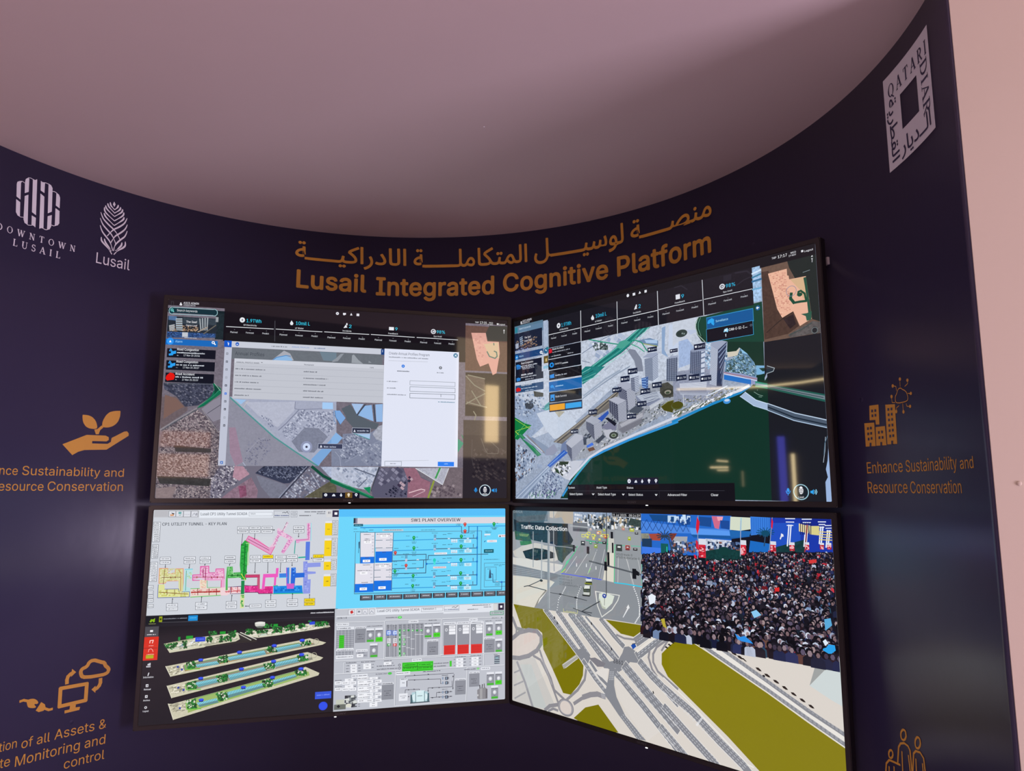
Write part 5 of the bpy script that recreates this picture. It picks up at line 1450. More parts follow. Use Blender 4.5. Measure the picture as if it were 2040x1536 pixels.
ART['UR_sidebar'] = '''
E d8d8de 0 98 21 10 9
P d8d8de 0 85 36 98 28 113 36 110 41
T d0d0d8 1 115 24 236 18.8 AOCS ADMIN
T c4c4cc 1 110 41 211 12.8 ADMINISTRATOR
R 58788f 0 7 47 384 142
R 5f7f9c 0 50 69 384 142
R 2a7f92 0 12 60 47 109
T c4d8ea 0 68 88 225 18.8 Search keywords
L c8d8e6 4 49 116 342 119
R 1a2238 2 6 116 373 278
R 6f8098 0 385 60 447 298
R a8b6ce 2 390 60 445 297
C b08a68,3a3a4c,8a7a70,20283c 11 70 -12 3 12 24 189 306 183 305 274 23 266
P 8fa0b8 0 74 163 114 152 123 230 86 241
Q 3a4458 4 40 74 165 114 154 123 230 86 241
P a4acc0 0 17 214 61 208 61 255 21 257
C 8090c0,2a3458 11 60 -12 3 16 23 266 197 258 196 300 23 305
T e0e0e8 1 142 181 224 16.9 The Seef
T d4d4de 1 138 210 234 15.2 Gems Leaf
R 1a4276 0 10 305 386 362
E 2a8ad8 0 35 341 20 20
P e8f0fa 0 25 345 45 344 35 333
T 9ac4ec 1 66 344 125 17.0 Alarm
O e8eef6 9 358 337 13 9
L e8eef6 10 367 346 379 356
E 1f5f8a 0 419 333 28 24
L e0eef8 7 412 327 419 324 426 334
E 1f7a8a 0 437 311 16 10
R 5f4f22 0 386 377 442 442
R c8b070 0 406 400 429 428
R 8fc0d8 3 380 464 444 490
R 12182a 0 12 382 360 517
R 141b2c 0 9 508 379 569
R 284a72 0 11 600 380 667
T dfe2ea 1 91 411 249 16.9 Road Congestion
B c4cad6 84 430 300 13 35
B a4aab6 109 457 262 12 36
P 2a80d0 0 22 411 47 406 82 419 82 444 28 450
B c8ccd6 90 511 243 18 38
B b4bac6 86 533 291 14 39
B a4aab6 143 556 259 12 40
P 2a80d0 0 23 534 50 528 81 536 77 558 30 562
B b8bece 98 444 254 13 42
P 2a70b8 0 24 430 84 428 82 451 31 453
T dfe6f0 1 90 612 229 17.9 Road Accident
B b8c8dc 89 635 300 13 45
B a4b8d0 142 658 258 12 46
P d41a1a 0 16 633 43 617 80 630 83 653 29 658
'''
ART['UR_menu'] = '''
R 12141d 0 450 319 839 414
P d01c30 0 458 330 478 323 496 334 496 360 460 364
T d8dce4 1 501 340 640 16.1 Road Accident
B a4aab6 501 360 710 11 3
B b8bec8 483 394 603 11 4
B a4aab6 683 395 750 11 5
E 2a6a98 0 464 394 6 4
L c4c8d0 5 448 416 838 425
R 12151f 0 448 420 836 510
E 1f8ae0 0 490 469 27 22
E 12151f 0 490 469 11 10
T c8ccd4 0 527 472 610 16.0 Impacted Area
B c8ccd4 616 471 692 14 12
L c4c8d0 5 447 515 836 517
R 15151c 0 451 515 839 600
P 2a8ae0 0 460 555 513 548 515 583 464 583
B b0b6c2 528 566 667 15 16
L b0b4bc 5 449 605 838 613
R 1562a8 0 449 614 839 703
P 2a90e0 0 463 654 488 640 509 655 518 686 499 667 473 670
B a8d0f0 528 660 624 12 20
L a0b4c8 5 448 701 838 717
R 12141c 0 450 707 836 797
R 2a90e0 0 465 727 517 781
P 12141c 0 471 770 488 751 507 772
T d8dce4 0 528 757 661 16.9 Node Success
L a0a4ac 5 449 796 836 809
R 142440 0 449 802 839 877
R e8a012 0 456 815 638 866
R 2f9fe4 0 646 819 830 863
'''
ART['UR_filter'] = '''
R 0f0f16 0 659 1499 2222 1623
L 34343e 3 658 1550 2143 1551
L 26262e 5 969 1554 968 1605
L 26262e 4 1282 1555 1280 1603
L 26262e 4 1597 1555 1595 1601
T d8dae0 1 666 1531 740 16.1 System
T d8dae0 1 979 1532 1089 17.0 Asset Type
T d8dae0 1 1289 1534 1354 14.9 Status
T e0e2e8 1 680 1584 826 17.6 Select System
T e0e2e8 1 994 1585 1178 17.0 Select Asset Type
T e0e2e8 1 1305 1587 1444 16.3 Select Status
L e0e2e8 7 933 1572 942 1581 952 1572
L e0e2e8 7 1245 1574 1253 1582 1262 1574
L e0e2e8 7 1559 1576 1567 1584 1575 1576
T e4e6ec 1 1670 1587 1838 15.5 Advanced Filter
T e4e6ec 1 2035 1587 2094 16.0 Clear
R 151a30 0 1297 1453 1591 1504
E dfe3f0 0 1315 1477 16 16
P dfe3f0 0 1365 1489 1373 1474 1385 1469 1394 1489
P dfe3f0 0 1441 1462 1452 1482 1440 1494 1429 1484
E dfe3f0 0 1505 1474 12 11
R dfe3f0 0 1500 1480 1510 1494
E dfe3f0 0 1569 1475 12 11
P dfe3f0 0 1560 1480 1577 1480 1568 1496
E 151a30 0 1569 1474 4 3
E 151a30 0 1315 1477 4 5
'''
ART['UR_assistant'] = '''
E 2f96e4 0 2603 1548 9 13
L 2f96e4 5 2589 1553 2593 1567 2611 1567 2617 1553
L 2f96e4 5 2602 1567 2601 1579
E 14202a 0 2688 1560 49 51
O 9ac4d4 6 2688 1560 48 46
E e8e8ee 0 2689 1550 14 25
L 1c2830 3 2678 1538 2689 1545 2701 1538
L 1c2830 3 2677 1548 2688 1555 2700 1548
L 1c2830 3 2677 1559 2688 1565 2700 1559
L 1c2830 3 2676 1569 2687 1576 2699 1569
T e8e8ee 1 2668 1596 2705 9.7 Lusail
P 2fa0ea 0 2749 1552 2759 1552 2771 1543 2769 1576 2758 1568 2748 1567
L 8fd0f0 5 2777 1551 2780 1559 2776 1568
L 8fd0f0 5 2785 1545 2790 1559 2783 1574
'''
ART['LL_plan'] = '''
R d0d4dc 0 2 -9 1452 812
R c4c6cc 0 7 2 336 59
R bcbcc2 0 7 5 107 53
R e6ebf3 0 340 6 905 65
N 8a8c94 3 113 8 162 55
R dcdee6 0 115 10 161 53
N 8a8c94 3 167 9 219 55
R dcdee6 0 168 10 218 54
N 8a8c94 3 222 9 274 56
R dcdee6 0 224 10 272 54
N 8a8c94 3 278 9 329 56
R dcdee6 0 280 11 327 55
P 2a2426 0 130 21 156 29 146 39
R d08850 0 124 34 150 47
L f0d0b0 3 127 39 146 39
R 3f9a9a 0 184 16 205 32
R 8ab8b8 0 188 20 201 27
L 6aa0a0 4 189 43 205 40
B b0b2ba 229 37 268 6 18
L a0a4b0 4 288 45 301 25 313 45
R a8aab4 0 312 25 325 45
T 5c616c 1 350 44 703 21.8 Lusail CP1 Utility Tunnel SCADA
N a8acb6 3 717 21 899 52
T 6a6e78 0 730 40 768 12.7 Main
N 9a9ea8 3 910 12 1031 64
B 4a5a8a 917 50 1028 11 25
L 40444e 4 977 27 992 23 1000 29 1015 18 1024 34
N 9a9ea8 3 1045 15 1094 36
B 7a7e88 1055 25 1085 6 28
N 9a9ea8 3 1046 41 1095 63
B 7a7e88 1056 52 1086 6 30
B 5a5e68 1153 21 1320 11 31
B 5a5e68 1252 36 1320 10 32
B 4a4e58 1112 51 1204 11 33
R d8d8da 0 1330 11 1377 66
B 909098 1344 29 1364 28 35
R 34304a 0 1379 9 1431 64
R f4f4fa 0 1396 26 1419 46
T 494e58 2 70 123 549 23.0 CP1 UTILITY TUNNEL - KEY PLAN
R e6e9ef 0 6 95 58 248
N 70747e 3 6 95 58 248
B 6a6e78 10 104 45 7 41
B 6a6e78 12 121 46 7 42
B 6a6e78 13 138 47 7 43
B 6a6e78 14 155 48 7 44
B 6a6e78 15 172 49 7 45
B 6a6e78 16 189 50 7 46
B 6a6e78 17 206 51 7 47
B 6a6e78 18 223 53 7 48
B 6a6e78 19 240 54 7 49
L 8a8e98 3 7 112 50 112
L 8a8e98 3 8 129 51 129
L 8a8e98 3 9 146 52 146
L 8a8e98 3 10 162 53 163
L 8a8e98 3 11 179 54 180
L 8a8e98 3 12 196 55 197
L 8a8e98 3 13 213 56 214
L 8a8e98 3 15 230 57 231
R e6e9ef 0 9 270 54 374
N 70747e 3 9 270 54 374
B 6a6e78 14 278 43 7 60
B 6a6e78 15 293 44 7 61
B 6a6e78 16 308 45 7 62
B 6a6e78 17 323 46 7 63
B 6a6e78 18 338 47 7 64
B 6a6e78 19 353 48 7 65
B 6a6e78 20 367 49 7 66
L 8a8e98 3 10 285 48 285
L 8a8e98 3 11 300 49 300
L 8a8e98 3 12 314 50 315
L 8a8e98 3 13 329 51 330
L 8a8e98 3 14 344 52 345
L 8a8e98 3 15 359 53 360
R e6e9ef 0 5 404 57 552
N 70747e 3 5 404 57 552
B 6a6e78 10 414 44 7 75
B 6a6e78 11 433 45 7 76
B 6a6e78 12 451 46 7 77
B 6a6e78 14 470 48 7 78
B 6a6e78 15 488 49 7 79
B 6a6e78 16 506 50 7 80
B 6a6e78 17 525 51 7 81
B 6a6e78 19 543 53 7 82
L 8a8e98 3 6 422 49 423
L 8a8e98 3 7 440 50 442
L 8a8e98 3 9 459 51 460
L 8a8e98 3 10 477 52 478
L 8a8e98 3 11 496 54 497
L 8a8e98 3 12 514 55 515
L 8a8e98 3 14 533 56 534
R e6e9ef 0 -1 582 38 607
N 70747e 3 -1 582 38 607
B 6a6e78 5 596 33 7 92
R e6e9ef 0 2 623 41 648
N 70747e 3 2 623 41 648
B 6a6e78 7 637 36 7 95
R e6e9ef 0 4 653 43 678
N 70747e 3 4 653 43 678
B 6a6e78 9 667 38 7 1
R e6e9ef 0 6 683 45 708
N 70747e 3 6 683 45 708
B 6a6e78 11 696 40 7 4
R e6e9ef 0 9 725 48 750
N 70747e 3 9 725 48 750
B 6a6e78 14 739 43 7 7
R e4e6ec 0 1324 98 1381 117
R f6d21c 0 1323 114 1384 216
B 7a6a20 1344 165 1363 10 10
R e6e9ef 0 1382 95 1427 213
N 70747e 3 1382 95 1427 213
B 6a6e78 1387 104 1418 7 13
B 6a6e78 1388 118 1419 7 14
B 6a6e78 1389 133 1419 7 15
B 6a6e78 1389 148 1420 7 16
B 6a6e78 1390 163 1420 7 17
B 6a6e78 1390 177 1421 7 18
B 6a6e78 1391 192 1421 7 19
B 6a6e78 1391 207 1422 7 20
L 8a8e98 3 1383 110 1423 111
L 8a8e98 3 1383 125 1424 125
L 8a8e98 3 1384 140 1424 140
L 8a8e98 3 1384 154 1425 155
L 8a8e98 3 1385 169 1425 169
L 8a8e98 3 1386 184 1426 184
L 8a8e98 3 1386 198 1426 199
R e4e6ec 0 1324 241 1380 260
R f6d21c 0 1323 257 1385 385
B 7a6a20 1344 321 1363 10 30
R e6e9ef 0 1382 239 1427 383
N 70747e 3 1382 239 1427 383
B 6a6e78 1387 248 1417 7 33
B 6a6e78 1388 264 1418 7 34
B 6a6e78 1388 280 1419 7 35
B 6a6e78 1389 296 1419 7 36
B 6a6e78 1389 312 1420 7 37
B 6a6e78 1390 327 1420 7 38
B 6a6e78 1390 343 1421 7 39
B 6a6e78 1391 359 1421 7 40
B 6a6e78 1392 375 1422 7 41
L 8a8e98 3 1382 255 1422 255
L 8a8e98 3 1383 271 1423 271
L 8a8e98 3 1384 287 1424 287
L 8a8e98 3 1384 302 1424 303
L 8a8e98 3 1385 318 1425 319
L 8a8e98 3 1385 334 1425 335
L 8a8e98 3 1386 350 1426 351
L 8a8e98 3 1386 366 1426 367
R e4e6ec 0 1325 414 1382 433
R f6d21c 0 1324 430 1384 498
B 7a6a20 1345 464 1364 10 52
R e6e9ef 0 1383 412 1426 496
N 70747e 3 1383 412 1426 496
B 6a6e78 1388 422 1419 7 55
B 6a6e78 1389 439 1419 7 56
B 6a6e78 1390 455 1420 7 57
B 6a6e78 1390 472 1420 7 58
B 6a6e78 1391 488 1421 7 59
L 8a8e98 3 1384 429 1424 430
L 8a8e98 3 1384 446 1424 446
L 8a8e98 3 1385 462 1425 463
L 8a8e98 3 1386 479 1426 480
R e4e6ec 0 1327 531 1383 550
R f6d21c 0 1326 547 1386 630
B 7a6a20 1346 589 1365 10 66
R e6e9ef 0 1384 530 1428 628
N 70747e 3 1384 530 1428 628
B 6a6e78 1389 539 1420 7 69
B 6a6e78 1390 555 1420 7 70
B 6a6e78 1391 572 1421 7 71
B 6a6e78 1391 588 1421 7 72
B 6a6e78 1392 604 1422 7 73
B 6a6e78 1392 621 1423 7 74
L 8a8e98 3 1385 546 1425 547
L 8a8e98 3 1385 562 1425 563
L 8a8e98 3 1386 578 1426 580
L 8a8e98 3 1387 595 1426 596
L 8a8e98 3 1387 611 1427 612
P d9d9a0 0 72 453 133 454 135 494 189 496 187 459 246 459 257 639 223 638 217 551 130 550 121 569 76 568
L e87a50 4 72 453 133 454 135 494 189 496 187 459 246 459 257 639
L e87a50 4 72 453 76 568 121 568 132 551 217 551
C c9c37a,e6e4b8,cfcf90 9 70 0 2 83 76 456 244 461 246 544 79 562
L 7a5030 4 112 461 104 667
L 7a5030 4 94 523 234 525
L c06a3a 4 212 467 230 491 237 630
E 8a4a28 0 159 525 4 7
E 8a4a28 0 192 524 4 7
P dfe19a 0 72 577 116 576 121 612 221 613 226 638 303 638 304 678 74 677
L 4a5aa8 4 72 577 74 677 304 678 303 638 226 638 221 613 121 612
C c9c968,eceab0 10 60 0 2 91 76 622 298 640 297 674 79 670
L 8a5a30 5 81 635 292 655
L 7a4a28 4 138 616 141 657
L 7a4a28 4 193 618 196 659
P b9dfe2 0 259 465 315 464 317 537 278 541 276 598 308 612 305 636 255 636 254 597
L 6ad0e0 6 259 465 315 464
L 4a9a7a 4 270 476 273 628
C d4d890,a8cfa0 11 60 0 2 1 274 477 310 478 310 534 278 537
P e9a9cf 0 372 445 434 444 437 496 488 496 489 467 548 467 552 541 560 553 563 671 535 673 533 558 424 557 372 532 322 552 318 510 374 508
L e0359a 5 372 445 434 444 437 496 488 496 489 467 548 467 554 545
L e0359a 5 372 445 374 508 318 510 321 552 373 552
L e03a8a 5 534 558 535 673 563 671
C f2c8de,d87ab0,eab0d0 9 75 0 2 6 378 449 433 450 438 549 372 540
C f2c8de,d87ab0 9 75 0 2 7 443 500 544 476 549 553 446 554
L 8a2a50 5 393 464 397 525
L 8a2a50 5 411 457 417 625
L a03040 4 324 527 548 533
E a03040 0 459 531 5 7
E a03040 0 503 532 5 7
E a06a30 0 351 528 4 8
P efdcc8 0 373 548 424 553 426 616 377 616
C e6b0a0,d8d0a8 9 70 0 2 15 376 552 422 553 424 618 380 616
L 7ac080 5 428 555 432 610 530 612
P e7d6cc 0 310 614 530 613 537 671 312 680
L 66c46a 6 312 680 535 673
L 66c46a 5 310 615 376 615
C e08080,f0c8c0,d86a6a 9 75 0 2 20 313 625 527 625 529 655 315 659
L b02a2a 9 317 643 528 644
L 8a2a2a 5 362 616 365 665
L 8a2a2a 5 446 618 449 668
L 8a2a2a 5 501 620 504 670
P f0d4d8 0 531 613 685 609 688 664 592 667 585 675 535 674
C e89a9a,f4d8dc 10 70 0 2 26 567 622 684 618 686 660 569 660
L c03a4a 5 568 645 686 643
N 6a5a80 4 607 610 687 664
L 6a5a80 4 589 611 687 607
L b03040 5 612 610 615 654
L b03040 5 659 611 662 656
P 57b35c 0 571 452 614 451 618 499 683 496 685 541 581 542 586 634 570 637 567 545
C 7ac878,3a9a48,96d494 10 70 0 2 33 573 457 610 458 612 497 680 501 682 539 581 538
L 1f6a2c 6 584 519 682 522
E 1f6a2c 0 614 520 6 9
E 1f6a2c 0 655 521 6 9
L 8ac88a 5 591 454 584 515
P 2fa844 0 667 285 696 245 735 258 721 348 723 449 721 558 683 556 667 440
C 3cba50,1f8a36 12 60 0 2 39 672 285 713 278 723 550 678 549
L 14702a 8 700 277 701 549
L a6d88a 7 707 270 728 270 728 442
P 1f8a4c 0 684 564 710 563 712 669 688 670
L d8dc50 5 682 510 717 565
P d8dea0 0 683 672 715 671 715 778 687 779
C 2f9a4a,6aba5a 13 80 0 2 45 687 676 707 676 709 772 691 773
P ec9ac4 0 723 211 931 297 900 363 704 248
P e3a0c8 0 723 211 882 308 911 281 931 297 900 363 704 248
L e0308a 4 723 211 882 308
L e0308a 4 723 211 704 248 900 363 931 297
L 9a3a70 4 719 235 887 328
P d3d7de 0 763 217 908 219 915 277 882 306
P e8c4dc 0 882 308 911 277 953 179 937 166 950 148 983 171 1015 100 1029 109 992 183 1080 240 1069 268 985 219 958 214 931 297
L c06a9a 4 958 214 919 289
C d88ac0,f0c0dc 10 70 30 2 54 937 170 984 179 1076 240 1065 260 954 210
C d88ac0,f0c0dc 10 70 30 2 55 919 281 953 187 977 203 935 289
P e2a8d0 0 1033 243 1065 260 1003 358 980 349
C d07ab8,f0c8e0 10 70 30 2 57 1033 247 1061 260 999 354 982 347
L 90607a 4 1015 104 984 179
C c9b0c4,e8dce6 10 70 30 2 59 1012 108 1027 112 991 175 979 167
P e3a9d2 0 1176 113 1208 111 1209 254 1127 262 1116 276 1090 272 1089 244 1181 239
C d884b8,efc8e0 10 70 0 2 61 1178 117 1206 117 1207 250 1182 249
L c05a98 4 1188 117 1193 246 1096 252
L 8ae0e8 6 1209 113 1212 255
L 3fa89a 7 1090 256 1086 359
P 5a7ce0 0 1173 265 1207 264 1208 413 1174 414
L 40b0a0 12 1121 392 1173 389
P 8f9be6 0 1159 424 1193 422 1193 437 1298 435 1299 469 1197 472 1196 504 1261 508 1262 524 1199 528 1201 570 1224 568 1224 682 1168 682
C a4aef0,7a86dc 16 70 0 2 68 1165 428 1189 429 1194 563 1218 580 1218 674 1172 676
P d13f72 0 712 517 825 518 829 634 808 639 806 543 713 542
P c45a7a 0 806 544 825 543 825 634 807 637
N 7a5060 3 722 523 817 541
P e0358f 0 711 603 768 607 816 607 818 634 867 631 867 614 931 614 931 672 823 670 815 659 714 657
L 5a3a5a 5 711 602 768 607 809 606
C f05aa8,c82a7a 12 60 0 2 74 715 607 805 613 807 654 717 651
C f05aa8,c82a7a 12 60 0 2 75 829 638 923 622 925 668 831 665
L 5a3a5a 5 714 657 815 659 823 670 931 672
P ec5fc0 0 850 516 947 516 947 472 968 471 965 543 953 545 952 633 935 632 937 544 869 545 865 635 844 635
P 3f82e0 0 974 516 1030 515 1029 471 1051 469 1056 633 1039 635 1035 547 976 548
P 2a6ad8 0 1066 472 1101 470 1105 515 1173 514 1174 551 1102 553 1097 639 1066 638
L a850d0 6 1029 471 1038 629
L 5ac8e8 5 976 549 1034 548
C 5a9af0,2458c0 12 60 0 2 82 1070 475 1101 476 1102 549 1069 548
P 1a86e2 0 934 614 1158 615 1166 676 936 672
C 3aa0f0,106cc8 16 70 0 2 84 938 618 1158 623 1160 672 941 666
L 20b890 7 934 614 965 611
L 20b890 7 936 674 1166 677
P d060c8 0 1037 598 1095 598 1093 639 1039 638
R e6e9f0 0 72 367 149 393
N 74787f 3 72 367 149 393
B 6a6c74 83 380 139 8 90
R e6e9f0 0 74 395 151 421
N 74787f 3 74 395 151 421
B 6a6c74 85 408 140 8 93
L 3a3e48 4 114 424 114 448
P 22262e 0 109 441 119 441 115 451
R e6e9f0 0 247 368 330 394
N 74787f 3 247 368 330 394
B 6a6c74 258 381 319 8 1
R e6e9f0 0 249 396 332 422
N 74787f 3 249 396 332 422
B 6a6c74 260 409 321 8 4
L 3a3e48 4 291 425 289 458
P 22262e 0 283 450 293 450 289 461
R e6e9f0 0 364 369 443 395
N 74787f 3 364 369 443 395
B 6a6c74 375 382 432 8 9
R e6e9f0 0 366 397 445 423
N 74787f 3 366 397 445 423
B 6a6c74 377 410 434 8 12
L 3a3e48 4 406 426 404 438
P 22262e 0 398 430 409 430 404 441
R e6e9f0 0 550 368 630 394
N 74787f 3 550 368 630 394
B 6a6c74 561 381 619 9 17
R e6e9f0 0 551 397 631 423
N 74787f 3 551 397 631 423
B 6a6c74 562 410 620 9 20
L 3a3e48 4 592 426 589 442
P 22262e 0 584 434 594 435 589 445
R e6e9f0 0 742 368 824 395
N 74787f 3 742 368 824 395
B 6a6c74 753 381 812 9 25
R e6e9f0 0 743 397 825 424
N 74787f 3 743 397 825 424
B 6a6c74 755 410 814 9 28
L 3a3e48 4 785 427 785 505
P 22262e 0 779 497 790 497 785 508
R f4d81e 0 839 366 921 393
N 74787f 3 839 366 921 393
B 8a7410 850 379 910 9 33
R e6e9f0 0 840 395 922 422
N 74787f 3 840 395 922 422
B 6a6c74 852 408 911 9 36
L 3a3e48 4 882 425 884 508
P 22262e 0 878 500 889 500 884 511
R e6e9f0 0 938 372 1021 399
N 74787f 3 938 372 1021 399
B 6a6c74 950 385 1010 9 41
R e6e9f0 0 940 401 1023 428
N 74787f 3 940 401 1023 428
B 6a6c74 951 415 1011 9 44
L 3a3e48 4 982 431 981 506
P 22262e 0 976 498 986 499 982 509
R e6e9f0 0 1027 370 1110 397
N 74787f 3 1027 370 1110 397
B 6a6c74 1038 383 1099 9 49
R e6e9f0 0 1028 399 1112 426
N 74787f 3 1028 399 1112 426
B 6a6c74 1040 413 1100 9 52
L 3a3e48 4 1071 429 1072 458
P 22262e 0 1066 450 1077 450 1072 461
R e6e9f0 0 634 136 716 162
N 74787f 3 634 136 716 162
B 6a6c74 645 149 704 9 57
R e6e9f0 0 636 165 717 191
N 74787f 3 636 165 717 191
B 6a6c74 647 178 706 9 60
L 3a3e48 4 677 194 672 285
P 22262e 0 666 277 677 277 672 288
R e6e9f0 0 727 135 809 161
N 74787f 3 727 135 809 161
B 6a6c74 738 148 798 9 65
R e6e9f0 0 729 164 811 190
N 74787f 3 729 164 811 190
B 6a6c74 740 177 799 9 68
L 3a3e48 4 770 194 769 238
P 22262e 0 764 230 774 230 770 241
R e6e9f0 0 822 136 904 162
N 74787f 3 822 136 904 162
B 6a6c74 833 149 893 9 73
R e6e9f0 0 823 165 906 191
N 74787f 3 823 165 906 191
B 6a6c74 834 178 894 9 76
R e6e9f0 0 1070 136 1154 163
N 74787f 3 1070 136 1154 163
B 6a6c74 1081 149 1142 9 79
R e6e9f0 0 1071 166 1155 192
N 74787f 3 1071 166 1155 192
B 6a6c74 1082 179 1144 9 82
L 3a3e48 4 1114 196 1113 227
P 22262e 0 1108 219 1119 219 1113 230
R f4d81e 0 1236 370 1321 397
N 74787f 3 1236 370 1321 397
B 8a7410 1248 384 1309 9 87
R e6e9f0 0 1237 400 1322 427
N 74787f 3 1237 400 1322 427
B 6a6c74 1249 413 1310 9 90
P 22262e 0 925 166 913 160 914 173
L 3a3e48 4 904 166 917 166
P 22262e 0 1218 399 1228 393 1229 406
R e6e9f0 0 141 724 222 751
N 74787f 3 141 724 222 751
B 6a6c74 152 737 211 8 96
R e6e9f0 0 143 751 224 778
N 74787f 3 143 751 224 778
B 6a6c74 153 765 213 8 2
L 3a3e48 4 181 725 182 685
P 22262e 0 178 692 188 693 182 682
R e6e9f0 0 352 722 437 750
N 74787f 3 352 722 437 750
B 6a6c74 363 736 426 8 7
R e6e9f0 0 354 750 438 778
N 74787f 3 354 750 438 778
B 6a6c74 365 764 427 8 10
L 3a3e48 4 394 724 395 679
P 22262e 0 390 686 400 686 395 676
R e6e9f0 0 579 723 658 750
N 74787f 3 579 723 658 750
B 6a6c74 590 737 647 8 15
R e6e9f0 0 580 751 660 779
N 74787f 3 580 751 660 779
B 6a6c74 591 765 649 8 18
L 3a3e48 4 618 724 620 673
P 22262e 0 615 681 625 681 619 670
R e6e9f0 0 877 723 959 751
N 74787f 3 877 723 959 751
B 6a6c74 888 737 948 8 23
R e6e9f0 0 879 751 960 779
N 74787f 3 879 751 960 779
B 6a6c74 890 765 949 8 26
L 3a3e48 4 917 724 917 678
P 22262e 0 912 686 922 686 917 675
R e6e9f0 0 1045 721 1127 749
N 74787f 3 1045 721 1127 749
B 6a6c74 1056 735 1116 9 31
R e6e9f0 0 1046 750 1129 778
N 74787f 3 1046 750 1129 778
B 6a6c74 1057 764 1117 9 34
L 3a3e48 4 1086 722 1085 677
P 22262e 0 1080 685 1091 685 1085 674
R f4d81e 0 1179 721 1263 749
N 74787f 3 1179 721 1263 749
B 8a7410 1190 735 1251 9 39
R f4d81e 0 1180 750 1264 778
N 74787f 3 1180 750 1264 778
B 8a7410 1192 764 1252 9 42
L 3a3e48 4 1220 722 1220 688
P 22262e 0 1214 696 1225 696 1220 685
R e6e9f0 0 758 751 846 779
N 74787f 3 758 751 846 779
B 6a6c74 769 765 835 8 47
P 22262e 0 722 763 732 758 732 770
L 3a3e48 4 731 764 758 764
'''
